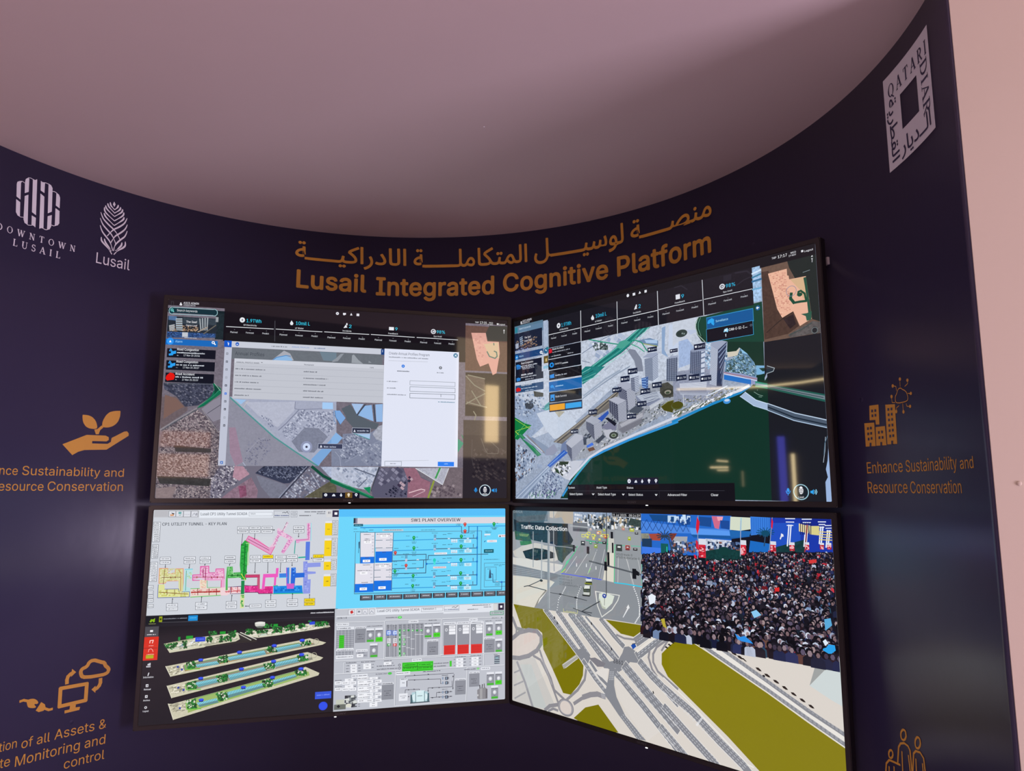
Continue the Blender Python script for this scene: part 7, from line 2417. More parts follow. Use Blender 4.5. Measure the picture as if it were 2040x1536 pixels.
ART['LL_model'] = '''
R 16161b 0 -5 810 1449 1680
R 1d1d24 0 -2 810 1440 895
L 3a3a42 3 391 868 1430 874
B dcdce4 1234 838 1419 11 3
L 6a6a72 2 107 864 383 867
P 8ab81c 0 28 856 38 837 54 839 66 829 65 858 54 861 50 849 39 862
B 9aa45a 24 872 74 6 6
R 98a41c 0 95 819 118 861
B 3a4008 100 840 113 24 8
B 8a8e9a 127 839 297 9 9
R 1f8fd8 0 306 820 375 861
B 6ac0f0 317 839 365 8 11
R 4a4a50 0 1 892 98 968
R e8e8ec 0 37 918 58 933
B e0e0e6 17 952 79 9 14
R d62a0a 0 -7 969 102 1143
L 8a1a04 4 -3 1052 96 1054
L ffd0c4 6 41 1015 42 997 65 995 59 1016
B ffc4b8 35 1035 68 6 18
L ffb0a4 4 35 1081 38 1062 53 1057 64 1067 68 1081
B ffd0c8 25 1099 76 6 20
R b0ae14 0 20 1104 74 1129
R d8d8e0 0 36 1169 42 1181
R d8d8e0 0 43 1165 50 1182
R d8d8e0 0 51 1162 57 1182
B e0e0e8 28 1190 66 13 25
L d8d8e0 7 49 1236 44 1255
T e0e0e8 1 11 1273 84 12.4 Information
R d8d8e0 0 34 1318 52 1339
R 16161b 0 41 1325 47 1333
T e0e0e8 1 23 1362 70 12.4 Reload
R d8d8e0 0 34 1398 52 1418
R 16161b 0 41 1404 47 1412
T e0e0e8 1 23 1442 70 12.3 Archive
O d8d8e0 5 44 1488 7 7
T e0e0e8 1 26 1520 66 12.3 Logout
R 2f55d8 0 1294 1457 1421 1512
B 7a90f0 1307 1483 1408 11 37
E 2447e0 0 1360 1568 35 33
E 2a4fe8 0 1360 1567 30 26
P 24231f 0 187 1095 703 1047 827 1045 822 1021 1400 969 1399 954 1232 972 817 1012 449 1063 191 1095
P d0cdb4 0 142 1025 368 991 679 965 702 1015 667 1033 449 1059 434 1066 187 1095
P 2a2a26 0 679 965 719 963 821 1017 778 1032 702 1027
L c4c4b8 6 675 969 782 1029
L e0e0d4 6 699 966 822 1025
P d8d5c0 0 731 972 746 958 951 949 1197 923 1364 917 1395 952 1249 972 978 1001 833 1013 777 1002
P d9d7c6 0 194 1030 292 1017 416 1033 326 1065 204 1074
L 8a9a6a 5 156 1028 353 998
L 9aa090 4 189 1065 402 1044
P a8a690 0 417 1045 665 1005 690 1014 449 1056
P 7a9ab0 0 247 1033 293 1027 298 1049 252 1053
P e8ecf4 0 332 1013 361 1011 366 1035 336 1037
P 6fa088 0 831 964 903 957 905 988 840 993
P c8d4c8 0 836 989 904 984 905 996 841 1001
L b0a890 5 752 981 1034 982 1240 954
S b0ae98,e8e6d8,8f9a80 90 7 29 4 11 -10 55 156 1032 672 977 682 1014 402 1052 190 1085
S b0ae98,e8e6d8,8f9a80 90 8 31 4 12 -10 56 751 969 1364 921 1382 952 833 1005
S 0d4a1c,146a24,0a3414,1f7a30,2f8f3c 28 6 15 6 15 20 57 186 1026 224 1020 227 1067 193 1070
S 0d4a1c,146a24,0a3414,1f7a30,2f8f3c 28 6 15 6 15 20 58 277 1014 307 1012 310 1064 284 1066
S 0d4a1c,146a24,0a3414,1f7a30,2f8f3c 28 6 15 6 15 20 59 449 995 492 989 494 1025 455 1027
S 0d4a1c,146a24,0a3414,1f7a30,2f8f3c 32 6 15 6 15 20 60 466 951 521 950 522 970 467 972
S 0d4a1c,146a24,0a3414,1f7a30,2f8f3c 52 6 15 6 15 20 61 539 995 633 987 635 1028 549 1032
S 0d4a1c,146a24,0a3414,1f7a30,2f8f3c 44 6 15 6 15 20 62 607 954 663 952 665 1001 617 991
S 0d4a1c,146a24,0a3414,1f7a30,2f8f3c 36 6 15 6 15 20 63 741 940 789 938 792 983 744 980
S 0d4a1c,146a24,0a3414,1f7a30,2f8f3c 28 6 15 6 15 20 64 814 955 895 956 896 975 815 976
S 0d4a1c,146a24,0a3414,1f7a30,2f8f3c 52 6 15 6 15 20 65 943 936 1016 931 1018 985 945 990
S 0d4a1c,146a24,0a3414,1f7a30,2f8f3c 48 6 16 6 16 20 66 1032 932 1114 919 1116 965 1034 969
S 0d4a1c,146a24,0a3414,1f7a30,2f8f3c 28 6 16 6 16 20 67 1147 920 1197 918 1198 956 1148 954
S 0d4a1c,146a24,0a3414,1f7a30,2f8f3c 68 6 16 6 16 20 68 1271 909 1377 914 1378 939 1273 943
S 0d4a1c,146a24,0a3414,1f7a30,2f8f3c 28 6 15 6 15 20 69 877 913 934 915 935 936 878 936
S 0d4a1c,146a24,0a3414,1f7a30,2f8f3c 16 6 15 6 15 20 70 149 1032 186 1030 188 1058 158 1060
L 1a3a18 4 233 1053 232 1030
E 124a1e 0 232 1028 12 10
E 1f6a2c 0 229 1025 7 5
L 1a3a18 4 295 1055 293 1031
E 124a1e 0 293 1030 12 10
E 1f6a2c 0 290 1026 7 5
L 1a3a18 4 474 1018 472 994
E 124a1e 0 472 992 12 10
E 1f6a2c 0 469 989 7 5
L 1a3a18 4 560 1018 558 994
E 124a1e 0 558 992 13 10
E 1f6a2c 0 555 989 7 5
L 1a3a18 4 603 1020 602 996
E 124a1e 0 602 994 13 10
E 1f6a2c 0 598 991 7 5
L 1a3a18 4 641 993 640 969
E 124a1e 0 640 967 13 10
E 1f6a2c 0 636 964 7 5
L 1a3a18 4 775 975 774 951
E 124a1e 0 774 949 13 10
E 1f6a2c 0 771 946 7 5
L 1a3a18 4 969 980 968 956
E 124a1e 0 968 954 13 10
E 1f6a2c 0 965 950 7 5
L 1a3a18 4 1010 971 1008 947
E 124a1e 0 1008 945 13 10
E 1f6a2c 0 1005 942 7 5
L 1a3a18 4 1079 965 1078 940
E 124a1e 0 1078 938 13 10
E 1f6a2c 0 1074 935 7 5
L 1a3a18 4 901 989 899 965
E 124a1e 0 899 963 13 10
E 1f6a2c 0 896 960 7 5
L 1a3a18 4 1157 952 1156 927
E 124a1e 0 1156 925 13 10
E 1f6a2c 0 1152 921 7 5
R 129a2a 0 299 974 349 996
R 2448d4 0 367 987 440 1021
B 7a90f0 378 1003 430 8 12
R 149a2a 0 546 952 588 972
R 149a30 0 948 912 982 932
R 2448d4 0 1228 905 1271 930
R 12803a 0 1217 896 1243 909
R 0f8a3a 0 242 979 258 1006
P 1f2a1c 0 819 923 873 923 871 955 830 955
P cfcfc8 0 805 895 882 893 885 915 879 924 813 925 806 913
E e6e6e0 0 844 899 39 10
E 6a706c 0 845 930 27 7
P 151412 0 206 1272 1366 1076 1366 1086 210 1285
P cdc9b0 1 165 1194 1194 1043 1235 1036 1366 1076 1337 1091 206 1272
P 8a8a78 0 280 1195 1153 1070 1270 1075 1278 1088 306 1236
L e4e0cc 4 165 1194 206 1272
L b08a50 6 306 1236 1261 1077
L 6a9a50 5 341 1184 1153 1068
L 8f8d78 4 196 1203 281 1232
O 9a987e 4 235 1225 26 27
L a8a68c 4 191 1242 295 1217
O a8a690 4 1286 1064 22 22
S b4b098,e8e4d0,8f8c78 50 7 26 4 11 -14 32 181 1203 286 1193 297 1249 215 1259
P 4a8a94 0 380 1194 533 1175 558 1200 396 1217
Q 8fdcec 14 62 380 1194 388 1206 546 1188 533 1175
Q 7ab8c4 14 50 388 1206 396 1217 558 1200 546 1188
P 4a8a94 0 610 1151 886 1113 904 1144 631 1178
Q 8fdcec 25 62 610 1151 621 1165 895 1129 886 1113
Q 7ab8c4 25 50 621 1165 631 1178 904 1144 895 1129
P 4a8a94 0 958 1101 1153 1074 1175 1093 984 1131
Q 8fdcec 17 62 958 1101 971 1116 1164 1083 1153 1074
Q 7ab8c4 17 50 971 1116 984 1131 1175 1093 1164 1083
P 2f6a2c 0 310 1174 370 1162 381 1218 328 1227
S 0d4a1c,146a24,0a3414,1f7a30,2f8f3c,d8dcc8 70 6 17 6 17 25 43 310 1174 370 1162 381 1218 328 1227
P 2f6a2c 0 540 1147 609 1135 616 1184 550 1188
S 0d4a1c,146a24,0a3414,1f7a30,2f8f3c,d8dcc8 70 6 17 6 17 25 45 540 1147 609 1135 616 1184 550 1188
P 2f6a2c 0 901 1086 966 1081 980 1126 911 1127
S 0d4a1c,146a24,0a3414,1f7a30,2f8f3c,d8dcc8 70 6 17 6 17 25 47 901 1086 966 1081 980 1126 911 1127
P 2f6a2c 0 1161 1053 1236 1057 1245 1087 1171 1087
S 0d4a1c,146a24,0a3414,1f7a30,2f8f3c,d8dcc8 70 6 18 6 18 25 49 1161 1053 1236 1057 1245 1087 1171 1087
L 6ac040 7 304 1190 313 1226 412 1225
R 101a60 0 401 1163 432 1174
E 2346dc 0 416 1159 19 10
E 3a5cf0 0 416 1157 14 5
R 101a60 0 685 1120 717 1131
E 2346dc 0 700 1116 20 11
E 3a5cf0 0 700 1113 14 5
R 101a60 0 946 1083 979 1095
E 2346dc 0 962 1079 20 11
E 3a5cf0 0 962 1077 15 5
R 101a60 0 1160 1052 1194 1063
E 2346dc 0 1176 1048 21 11
E 3a5cf0 0 1176 1045 15 5
R 2a44a0 0 245 1195 260 1210
R 2a44a0 0 276 1217 291 1232
P 151412 0 223 1431 1347 1193 1346 1208 228 1442
P cdc9b0 1 184 1339 1173 1149 1222 1143 1347 1193 1325 1210 223 1431
P 8a8a78 0 311 1328 1141 1180 1257 1186 1266 1203 338 1390
L e4e0cc 4 184 1339 223 1431
L a8a898 6 338 1390 1249 1187
L 6a9a50 5 372 1317 1141 1178
L 8f8d78 4 214 1349 299 1378
O 9a987e 4 253 1371 26 27
L a8a68c 4 209 1388 314 1363
O a8a690 4 1273 1171 22 21
S b4b098,e8e4d0,8f8c78 50 7 25 4 11 -14 75 199 1348 305 1339 316 1395 233 1405
P 4a8a94 0 380 1328 548 1303 565 1332 413 1362
Q 8fdcec 15 62 380 1328 396 1345 557 1317 548 1303
Q 7ab8c4 15 50 396 1345 413 1362 565 1332 557 1317
P 4a8a94 0 618 1287 892 1239 910 1269 643 1325
Q 8fdcec 25 62 618 1287 630 1306 901 1254 892 1239
Q 7ab8c4 25 50 630 1306 643 1325 910 1269 901 1254
P 4a8a94 0 956 1215 1146 1184 1159 1214 973 1246
Q 8fdcec 16 62 956 1215 964 1230 1153 1199 1146 1184
Q 7ab8c4 16 50 964 1230 973 1246 1159 1214 1153 1199
P 2f6a2c 0 323 1325 387 1313 398 1372 337 1376
S 0d4a1c,146a24,0a3414,1f7a30,2f8f3c,d8dcc8 70 5 16 5 16 25 86 323 1325 387 1313 398 1372 337 1376
P 2f6a2c 0 540 1291 617 1279 624 1327 558 1339
S 0d4a1c,146a24,0a3414,1f7a30,2f8f3c,d8dcc8 70 6 17 6 17 25 88 540 1291 617 1279 624 1327 558 1339
P 2f6a2c 0 891 1215 964 1211 974 1252 901 1256
S 0d4a1c,146a24,0a3414,1f7a30,2f8f3c,d8dcc8 70 6 17 6 17 25 90 891 1215 964 1211 974 1252 901 1256
P 2f6a2c 0 1145 1168 1223 1168 1233 1205 1159 1210
S 0d4a1c,146a24,0a3414,1f7a30,2f8f3c,d8dcc8 70 6 18 6 18 25 92 1145 1168 1223 1168 1233 1205 1159 1210
L 6ac040 7 317 1340 326 1376 429 1379
R 101a60 0 409 1301 441 1312
E 2346dc 0 424 1297 19 10
E 3a5cf0 0 424 1295 14 5
R 101a60 0 705 1248 737 1259
E 2346dc 0 721 1244 20 10
E 3a5cf0 0 720 1241 14 5
R 101a60 0 946 1203 979 1215
E 2346dc 0 962 1199 20 11
E 3a5cf0 0 962 1197 15 5
R 101a60 0 1160 1163 1194 1175
E 2346dc 0 1177 1159 21 11
E 3a5cf0 0 1177 1156 15 5
R 2a44a0 0 259 1350 273 1364
R 2a44a0 0 297 1369 312 1384
P 151412 0 245 1591 1322 1311 1321 1321 249 1601
P cdc9b0 1 201 1471 230 1474 1130 1285 1211 1257 1322 1311 1313 1329 245 1591
P 9ab868 0 331 1454 1122 1293 1237 1296 1246 1325 347 1544
L e4e0cc 4 201 1471 245 1591
L 8fae50 6 347 1544 1229 1297
L 6a9a50 5 391 1444 1122 1291
L 8f8d78 4 232 1481 317 1510
O 9a987e 4 271 1510 26 26
L a8a68c 4 227 1519 331 1495
O a8a690 4 1180 1313 21 21
S b4b098,e8e4d0,8f8c78 50 7 25 4 11 -14 21 217 1479 322 1471 333 1526 250 1536
P 4a8a94 0 404 1478 549 1453 566 1486 429 1511
Q 8fdcec 13 62 404 1478 417 1495 558 1469 549 1453
Q 6f8c8c 13 50 417 1495 429 1511 566 1486 558 1469
P 4a8a94 0 621 1414 890 1360 908 1393 635 1459
Q 8fdcec 24 62 621 1414 628 1437 899 1377 890 1360
Q 6f8c8c 24 50 628 1437 635 1459 908 1393 899 1377
P 4a8a94 0 954 1348 1131 1310 1148 1331 971 1377
Q 8fdcec 15 62 954 1348 963 1362 1139 1321 1131 1310
Q 6f8c8c 15 50 963 1362 971 1377 1148 1331 1139 1321
P 2f6a2c 0 335 1458 395 1451 407 1518 346 1521
S 0d4a1c,146a24,0a3414,1f7a30,2f8f3c,d8dcc8 70 5 16 5 16 25 32 335 1458 395 1451 407 1518 346 1521
P 2f6a2c 0 543 1417 621 1414 631 1462 566 1474
S 0d4a1c,146a24,0a3414,1f7a30,2f8f3c,d8dcc8 70 6 17 6 17 25 34 543 1417 621 1414 631 1462 566 1474
P 2f6a2c 0 881 1343 961 1336 968 1389 900 1393
S 0d4a1c,146a24,0a3414,1f7a30,2f8f3c,d8dcc8 70 6 17 6 17 25 36 881 1343 961 1336 968 1389 900 1393
P 2f6a2c 0 1129 1281 1212 1282 1225 1320 1147 1319
S 0d4a1c,146a24,0a3414,1f7a30,2f8f3c,d8dcc8 70 6 17 6 17 25 38 1129 1281 1212 1282 1225 1320 1147 1319
L 6ac040 7 329 1473 338 1521 438 1524
R 101a60 0 422 1462 453 1473
E 2346dc 0 437 1458 19 10
E 3a5cf0 0 437 1456 14 5
R 101a60 0 727 1386 759 1398
E 2346dc 0 743 1383 20 10
E 3a5cf0 0 743 1380 14 5
R 101a60 0 943 1326 976 1338
E 2346dc 0 959 1322 20 11
E 3a5cf0 0 959 1320 15 5
R 101a60 0 1160 1273 1194 1285
E 2346dc 0 1176 1269 21 11
E 3a5cf0 0 1176 1267 15 5
R 2a44a0 0 279 1502 294 1517
'''
ART['LL_substation'] = '''
P bdc1ca 0 1426 813 2879 813 2879 1658 1441 1658
R e4e8f0 0 1760 826 2333 876
R dcdfe6 0 1439 814 1762 879
R c2c5cd 0 1439 818 1538 870
R e0e4ec 0 2332 818 2777 887
R dfe1e8 0 1536 823 1584 865
N 9296a0 3 1536 823 1584 865
R dfe1e8 0 1605 823 1643 865
N 9296a0 3 1605 823 1643 865
R dfe1e8 0 1652 823 1694 865
N 9296a0 3 1652 823 1694 865
R dfe1e8 0 1707 823 1749 865
N 9296a0 3 1707 823 1749 865
P c8302c 0 1551 836 1568 828 1578 848 1562 857 1553 851
R 8a8e9a 0 1613 834 1632 849
L 9aa0b0 4 1659 859 1670 840 1686 859
L 8a92a4 4 1714 857 1725 838 1741 856
T 4a5060 1 1773 852 2127 20.2 Lusail CP1 Utility Tunnel SCADA
N a0a4ae 3 2143 833 2326 863
T 5a5e6a 1 2155 849 2270 15.8 Substation 1
N 9a9ea8 3 2339 824 2468 866
B 4a5a8a 2343 854 2465 10 21
L 40444e 4 2407 837 2424 832 2437 840 2458 825
B 5a5e68 2584 828 2751 10 23
B 5a5e68 2686 845 2751 9 24
B 4a4e58 2542 860 2635 10 25
R d8d8d8 0 2770 822 2807 872
R 2c2840 0 2817 820 2867 875
R f4f4fa 0 2833 837 2852 856
N 3a9a6a 5 2745 884 2863 913
B 3a7a5a 2755 898 2854 9 30
T 4a4e58 1 1450 895 1525 15.3 DON 1 B
B 5a5e68 1845 900 1946 9 32
E 4ad04a 0 1962 901 18 11
R 8ae88a 0 1953 894 1972 907
L eceff4 4 1439 921 1830 928
L 8a8e98 3 1442 925 1834 932
L eceff4 4 1834 928 1838 1229
L 8a8e98 3 1838 932 1841 1233
L eceff4 4 1840 921 2313 929
L 8a8e98 3 1843 925 2316 933
L eceff4 4 2317 929 2317 1231
L 8a8e98 3 2321 933 2321 1235
L eceff4 4 2325 927 2867 935
L 8a8e98 3 2329 931 2871 940
L eceff4 4 1846 1221 2317 1227
L 8a8e98 3 1849 1225 2321 1231
L eceff4 4 2321 1222 2868 1233
L 8a8e98 3 2325 1226 2871 1237
L eceff4 4 1442 1226 2689 1243
L 8a8e98 3 1445 1230 2692 1247
L eceff4 4 2689 1235 2689 1326
L 8a8e98 3 2692 1239 2693 1330
L eceff4 4 1515 1241 1514 1324
L 8a8e98 3 1518 1245 1517 1328
L eceff4 4 1442 1327 1936 1330
L 8a8e98 3 1445 1331 1939 1334
L eceff4 4 1936 1333 1934 1606
L 8a8e98 3 1939 1337 1938 1610
L eceff4 4 1936 1330 2538 1333
L 8a8e98 3 1939 1334 2542 1337
L eceff4 4 2542 1338 2537 1606
L 8a8e98 3 2546 1342 2540 1610
L eceff4 4 2542 1336 2868 1336
L 8a8e98 3 2546 1340 2872 1340
L eceff4 4 1938 1608 2433 1606
L 8a8e98 3 1942 1612 2437 1610
R e6e9f0 0 1443 928 1544 951
B 5a5e6a 1450 940 1538 8 68
R e2e5ec 0 1448 959 1588 987
B 5a5e6a 1454 971 1566 10 70
R 9a9ea8 0 1445 982 1589 1135
Q c4c8d0 5 12 1445 982 1450 1128 1589 1135 1584 988
Q 50545e 9 10 1445 982 1584 988 1589 1135 1450 1128
R 38c41e 0 1469 1025 1509 1127
Q 2a9a14 6 20 1469 1025 1506 1027 1509 1127 1472 1126
R e6e9f0 0 1450 1128 1587 1155
B 5a5e6a 1457 1142 1581 8 77
R a0a4ae 0 1447 1148 1587 1188
Q 50545e 2 12 1447 1148 1586 1156 1587 1188 1448 1181
Q c4c8d0 5 12 1447 1148 1448 1181 1587 1188 1586 1156
R e6e9f0 0 1447 1183 1586 1210
B 5a5e6a 1453 1197 1579 8 82
B 4a4e58 1693 963 1819 8 83
R e4e7ee 0 1595 963 1680 982
B 5a5e6a 1600 972 1675 8 85
R 8b8f98 0 1596 978 1683 1091
B 50545e 1614 1025 1665 8 87
B 50545e 1627 1043 1652 7 88
B 50545e 1615 1060 1666 7 89
R 8f939c 0 1688 980 1754 1089
R e4e7ee 0 1688 980 1751 996
B 4a4e58 1693 1001 1747 8 92
E d0d3da 0 1721 1034 15 17
E eceef2 0 1719 1033 8 10
R 3cb424 0 1694 1071 1751 1088
B 4a4e58 1715 1061 1728 6 96
R 8f939c 0 1760 979 1825 1091
R e4e7ee 0 1760 979 1823 996
B 4a4e58 1766 1001 1818 8 2
E d0d3da 0 1793 1035 15 18
E eceef2 0 1791 1034 8 10
R 44d418 0 1766 1054 1822 1089
B 1f8a08 1774 1070 1813 9 6
R 8f939c 0 1720 1102 1786 1212
R e4e7ee 0 1720 1102 1783 1118
B 4a4e58 1725 1123 1779 8 9
E d0d3da 0 1753 1157 15 17
E eceef2 0 1751 1156 8 10
R 3cb424 0 1726 1194 1782 1211
B 4a4e58 1747 1183 1760 6 13
R e6e9f0 0 1607 1144 1701 1166
B 5a5e6a 1614 1155 1695 8 15
R a8acb6 0 1608 1163 1703 1210
R eef0f5 0 1614 1180 1667 1206
B 5a5e6a 1630 1192 1651 6 18
B 5a5e6a 1625 1173 1676 7 19
B 5a5e6a 1674 1194 1696 9 20
R e6e9f0 0 2037 930 2119 951
B 5a5e6a 2044 941 2112 8 22
B 4a4e58 2206 937 2276 8 23
R 8f939c 0 1851 956 1899 1216
B 4a4e58 1856 967 1888 8 25
B 50545e 1861 982 1883 7 26
R 2f62c8 0 1852 1002 1895 1043
R dce6fa 0 1859 1008 1888 1036
E 8ab0f0 0 1873 1023 10 9
B 4a4e58 1863 1058 1885 8 30
R d8dae0 0 1860 1067 1890 1107
B 6a4a50 1865 1081 1884 7 32
B 6a4a50 1866 1094 1885 7 33
R 3aa04a 0 1861 1109 1890 1130
R d0ecd4 0 1868 1114 1882 1123
R 8f939c 0 1901 958 1949 1219
B 4a4e58 1906 969 1938 8 37
B 50545e 1911 985 1934 7 38
R 2f62c8 0 1902 1005 1945 1045
R dce6fa 0 1909 1010 1938 1038
E 8ab0f0 0 1924 1025 10 9
B 4a4e58 1913 1060 1936 8 42
R d8dae0 0 1910 1069 1940 1109
B 6a4a50 1915 1083 1935 7 44
B 6a4a50 1916 1096 1935 7 45
R d83a3a 0 1911 1111 1941 1133
R f0d0d0 0 1918 1117 1932 1126
R 8f939c 0 1944 956 1982 1217
B 50545e 1950 968 1972 8 49
B 50545e 1953 982 1969 7 50
R 3aae50 0 1952 999 1973 1014
R 207a34 0 1958 1003 1967 1011
R 3aae50 0 1952 1018 1973 1033
R d0f0d4 0 1958 1021 1968 1029
R 3aae50 0 1953 1036 1974 1051
R 207a34 0 1958 1040 1968 1048
R 3aae50 0 1953 1055 1974 1070
R d0f0d4 0 1959 1058 1969 1067
R 3aae50 0 1954 1074 1975 1089
R 207a34 0 1959 1077 1969 1085
R 3aae50 0 1954 1092 1975 1107
R d0f0d4 0 1960 1096 1969 1104
R 3aae50 0 1954 1111 1976 1126
R 207a34 0 1960 1114 1970 1122
R 3aae50 0 1955 1129 1976 1144
R d0f0d4 0 1961 1133 1970 1141
R 3aae50 0 1955 1148 1976 1163
R 207a34 0 1961 1151 1971 1160
R 3aae50 0 1956 1166 1977 1181
R d0f0d4 0 1961 1170 1971 1178
R 3aae50 0 1956 1185 1977 1200
R 207a34 0 1962 1188 1972 1197
R 3aae50 0 1957 1203 1978 1218
R d0f0d4 0 1962 1207 1972 1215
R 8f939c 0 1981 956 2018 1217
B 50545e 1986 968 2008 8 76
B 50545e 1989 983 2005 7 77
R 3aae50 0 1988 1001 2009 1016
R d0f0d4 0 1994 1004 2004 1012
R d8dae0 0 1989 1057 2010 1072
R 207a34 0 1995 1060 2005 1068
R 3aae50 0 1990 1075 2011 1090
R d0f0d4 0 1995 1079 2005 1087
R d8dae0 0 1990 1094 2011 1109
R 207a34 0 1996 1097 2006 1106
R 3aae50 0 1991 1113 2012 1128
R d0f0d4 0 1996 1116 2006 1124
R 3aae50 0 1992 1187 2013 1202
R d0f0d4 0 1998 1190 2008 1198
R d8dae0 0 1993 1205 2014 1220
R 207a34 0 1998 1209 2008 1217
L eceff4 3 1983 1050 2015 1051
L eceff4 3 1985 1138 2017 1139
R 8f939c 0 2017 956 2055 1216
B 50545e 2022 968 2045 8 95
B 50545e 2026 985 2042 7 96
R 3aae50 0 2024 1002 2046 1017
R 207a34 0 2030 1006 2040 1014
L eceff4 3 2019 1065 2051 1067
L eceff4 3 2021 1149 2053 1151
R 8f939c 0 2053 956 2091 1216
B 50545e 2058 968 2081 8 5
B 50545e 2062 987 2078 7 6
R 3aae50 0 2061 1004 2082 1019
R d0f0d4 0 2066 1007 2076 1016
L eceff4 3 2056 1081 2088 1082
L eceff4 3 2057 1160 2090 1162
R 8f939c 0 2090 956 2127 1216
B 50545e 2095 968 2118 8 12
B 50545e 2098 988 2115 7 13
R 3aae50 0 2097 1006 2119 1021
R 207a34 0 2103 1009 2113 1017
L eceff4 3 2091 1044 2124 1046
L eceff4 3 2091 1044 2124 1046
R 8f939c 0 2126 956 2164 1215
B 50545e 2131 968 2154 8 19
B 50545e 2135 990 2151 7 20
R 3aae50 0 2134 1007 2155 1022
R d0f0d4 0 2140 1011 2149 1019
L eceff4 3 2128 1046 2161 1048
L eceff4 3 2128 1046 2161 1048
L d8dbe2 3 1941 958 1946 1215
L d8dbe2 3 1880 955 1886 1212
L d8dbe2 3 1916 956 1922 1214
L d8dbe2 3 1952 958 1958 1216
L d8dbe2 3 1988 960 1994 1218
L d8dbe2 3 2024 961 2030 1220
L d8dbe2 3 2061 963 2066 1222
L d8dbe2 3 2097 964 2102 1224
L d8dbe2 3 2134 966 2139 1226
B 4a4e58 2171 963 2301 8 34
R 8f939c 0 2171 970 2235 1075
R e4e7ee 0 2171 970 2233 987
B 4a4e58 2177 992 2228 9 37
E d0d3da 0 2203 1022 15 16
E eceef2 0 2201 1021 8 9
R 3cb424 0 2176 1058 2231 1074
B 4a4e58 2197 1048 2210 6 41
R 8f939c 0 2245 968 2309 1077
R e4e7ee 0 2245 968 2308 984
B 4a4e58 2250 989 2303 9 44
E d0d3da 0 2277 1022 15 17
E eceef2 0 2276 1021 8 10
R 44d418 0 2250 1040 2306 1075
B 1f8a08 2258 1057 2298 9 48
B 4a4e58 2176 1083 2303 7 49
R e4e7ee 0 2198 1096 2290 1116
B 5a5e6a 2203 1106 2285 8 51
R 8b8f98 0 2198 1111 2292 1221
B 50545e 2217 1157 2273 8 53
B 50545e 2232 1174 2259 7 54
B 50545e 2218 1191 2273 7 55
R e6e9f0 0 2558 936 2632 957
B 5a5e6a 2565 947 2625 8 57
B 4a4e58 2757 939 2822 8 58
E 70747e 0 2847 940 6 6
R 8f939c 0 2336 977 2442 1152
R e6e9f0 0 2336 959 2440 981
B 5a5e6a 2343 970 2433 8 62
E d0d3da 0 2360 1021 12 14
E 6a6e78 0 2360 1021 4 6
R eef0f5 0 2383 987 2438 1009
R eef0f5 0 2383 1012 2438 1035
R eef0f5 0 2383 1038 2439 1060
B 5a5e6a 2391 998 2428 6 68
R e0240e 0 2340 1148 2437 1224
Q 8a1408 6 18 2345 1156 2428 1157 2429 1217 2346 1216
L f4f4f8 4 2448 966 2449 1223
R 8f939c 0 2454 977 2561 1152
R e6e9f0 0 2454 959 2559 981
B 5a5e6a 2461 970 2552 8 74
E d0d3da 0 2478 1022 12 14
E 6a6e78 0 2478 1022 4 6
R eef0f5 0 2501 987 2557 1009
R eef0f5 0 2502 1012 2557 1035
R eef0f5 0 2502 1038 2557 1060
B 5a5e6a 2510 998 2547 6 80
R e0240e 0 2458 1149 2556 1225
Q 8a1408 6 18 2463 1157 2547 1158 2547 1218 2464 1217
L f4f4f8 4 2568 966 2567 1224
R 8f939c 0 2572 977 2679 1153
R e6e9f0 0 2572 959 2678 981
B 5a5e6a 2579 970 2671 8 86
E d0d3da 0 2596 1022 12 14
E 6a6e78 0 2596 1022 4 6
R eef0f5 0 2619 987 2676 1010
R eef0f5 0 2620 1013 2676 1035
R eef0f5 0 2620 1038 2676 1061
B 5a5e6a 2628 998 2665 6 92
R e0240e 0 2575 1150 2673 1226
Q 8a1408 6 18 2580 1158 2665 1159 2665 1219 2581 1218
L f4f4f8 4 2686 966 2685 1225
B 50545e 2702 963 2760 7 96
B 50545e 2792 963 2848 7 0
R 8f939c 0 2706 975 2768 1086
R e4e7ee 0 2706 975 2768 992
B 4a4e58 2711 997 2763 9 3
E d0d3da 0 2737 1030 15 17
E eceef2 0 2735 1029 8 10
R 3cb424 0 2710 1068 2765 1085
B 4a4e58 2731 1058 2743 6 7
R 8f939c 0 2790 973 2852 1084
R e4e7ee 0 2790 973 2852 990
B 4a4e58 2795 996 2847 9 10
E d0d3da 0 2821 1029 15 17
E eceef2 0 2819 1027 8 10
R 44d418 0 2794 1047 2849 1081
B 1f8a08 2802 1063 2840 10 14
R e4e7ee 0 2692 1099 2784 1119
B 5a5e6a 2697 1109 2779 8 16
R 8b8f98 0 2692 1115 2785 1226
B 50545e 2711 1162 2766 8 18
B 50545e 2725 1179 2752 7 19
B 50545e 2711 1196 2766 7 20
R 8f939c 0 2790 1115 2852 1225
R e4e7ee 0 2790 1115 2852 1132
B 4a4e58 2796 1137 2847 9 23
E d0d3da 0 2821 1170 15 17
E eceef2 0 2820 1169 8 10
R 3cb424 0 2794 1207 2849 1224
B 4a4e58 2815 1196 2828 6 27
B 50545e 2778 1246 2812 8 28
R 3a4a58 0 2782 1255 2830 1322
Q c4d4dc 4 35 2782 1258 2829 1260 2830 1321 2783 1318
P 7a9aa8 0 2787 1280 2804 1261 2825 1282
B 4a4e58 1531 1246 1613 9 32
B 4a4e58 1652 1246 1772 9 33
B 4a4e58 1839 1246 1902 8 34
R eef0f5 0 1837 1256 1899 1279
B 5a5e6a 1855 1267 1879 7 36
B 50545e 1904 1267 1918 8 37
B 50545e 1532 1268 1557 8 38
R eef0f5 0 1567 1259 1619 1280
B 5a5e6a 1580 1270 1605 7 40
B 50545e 1630 1269 1650 8 41
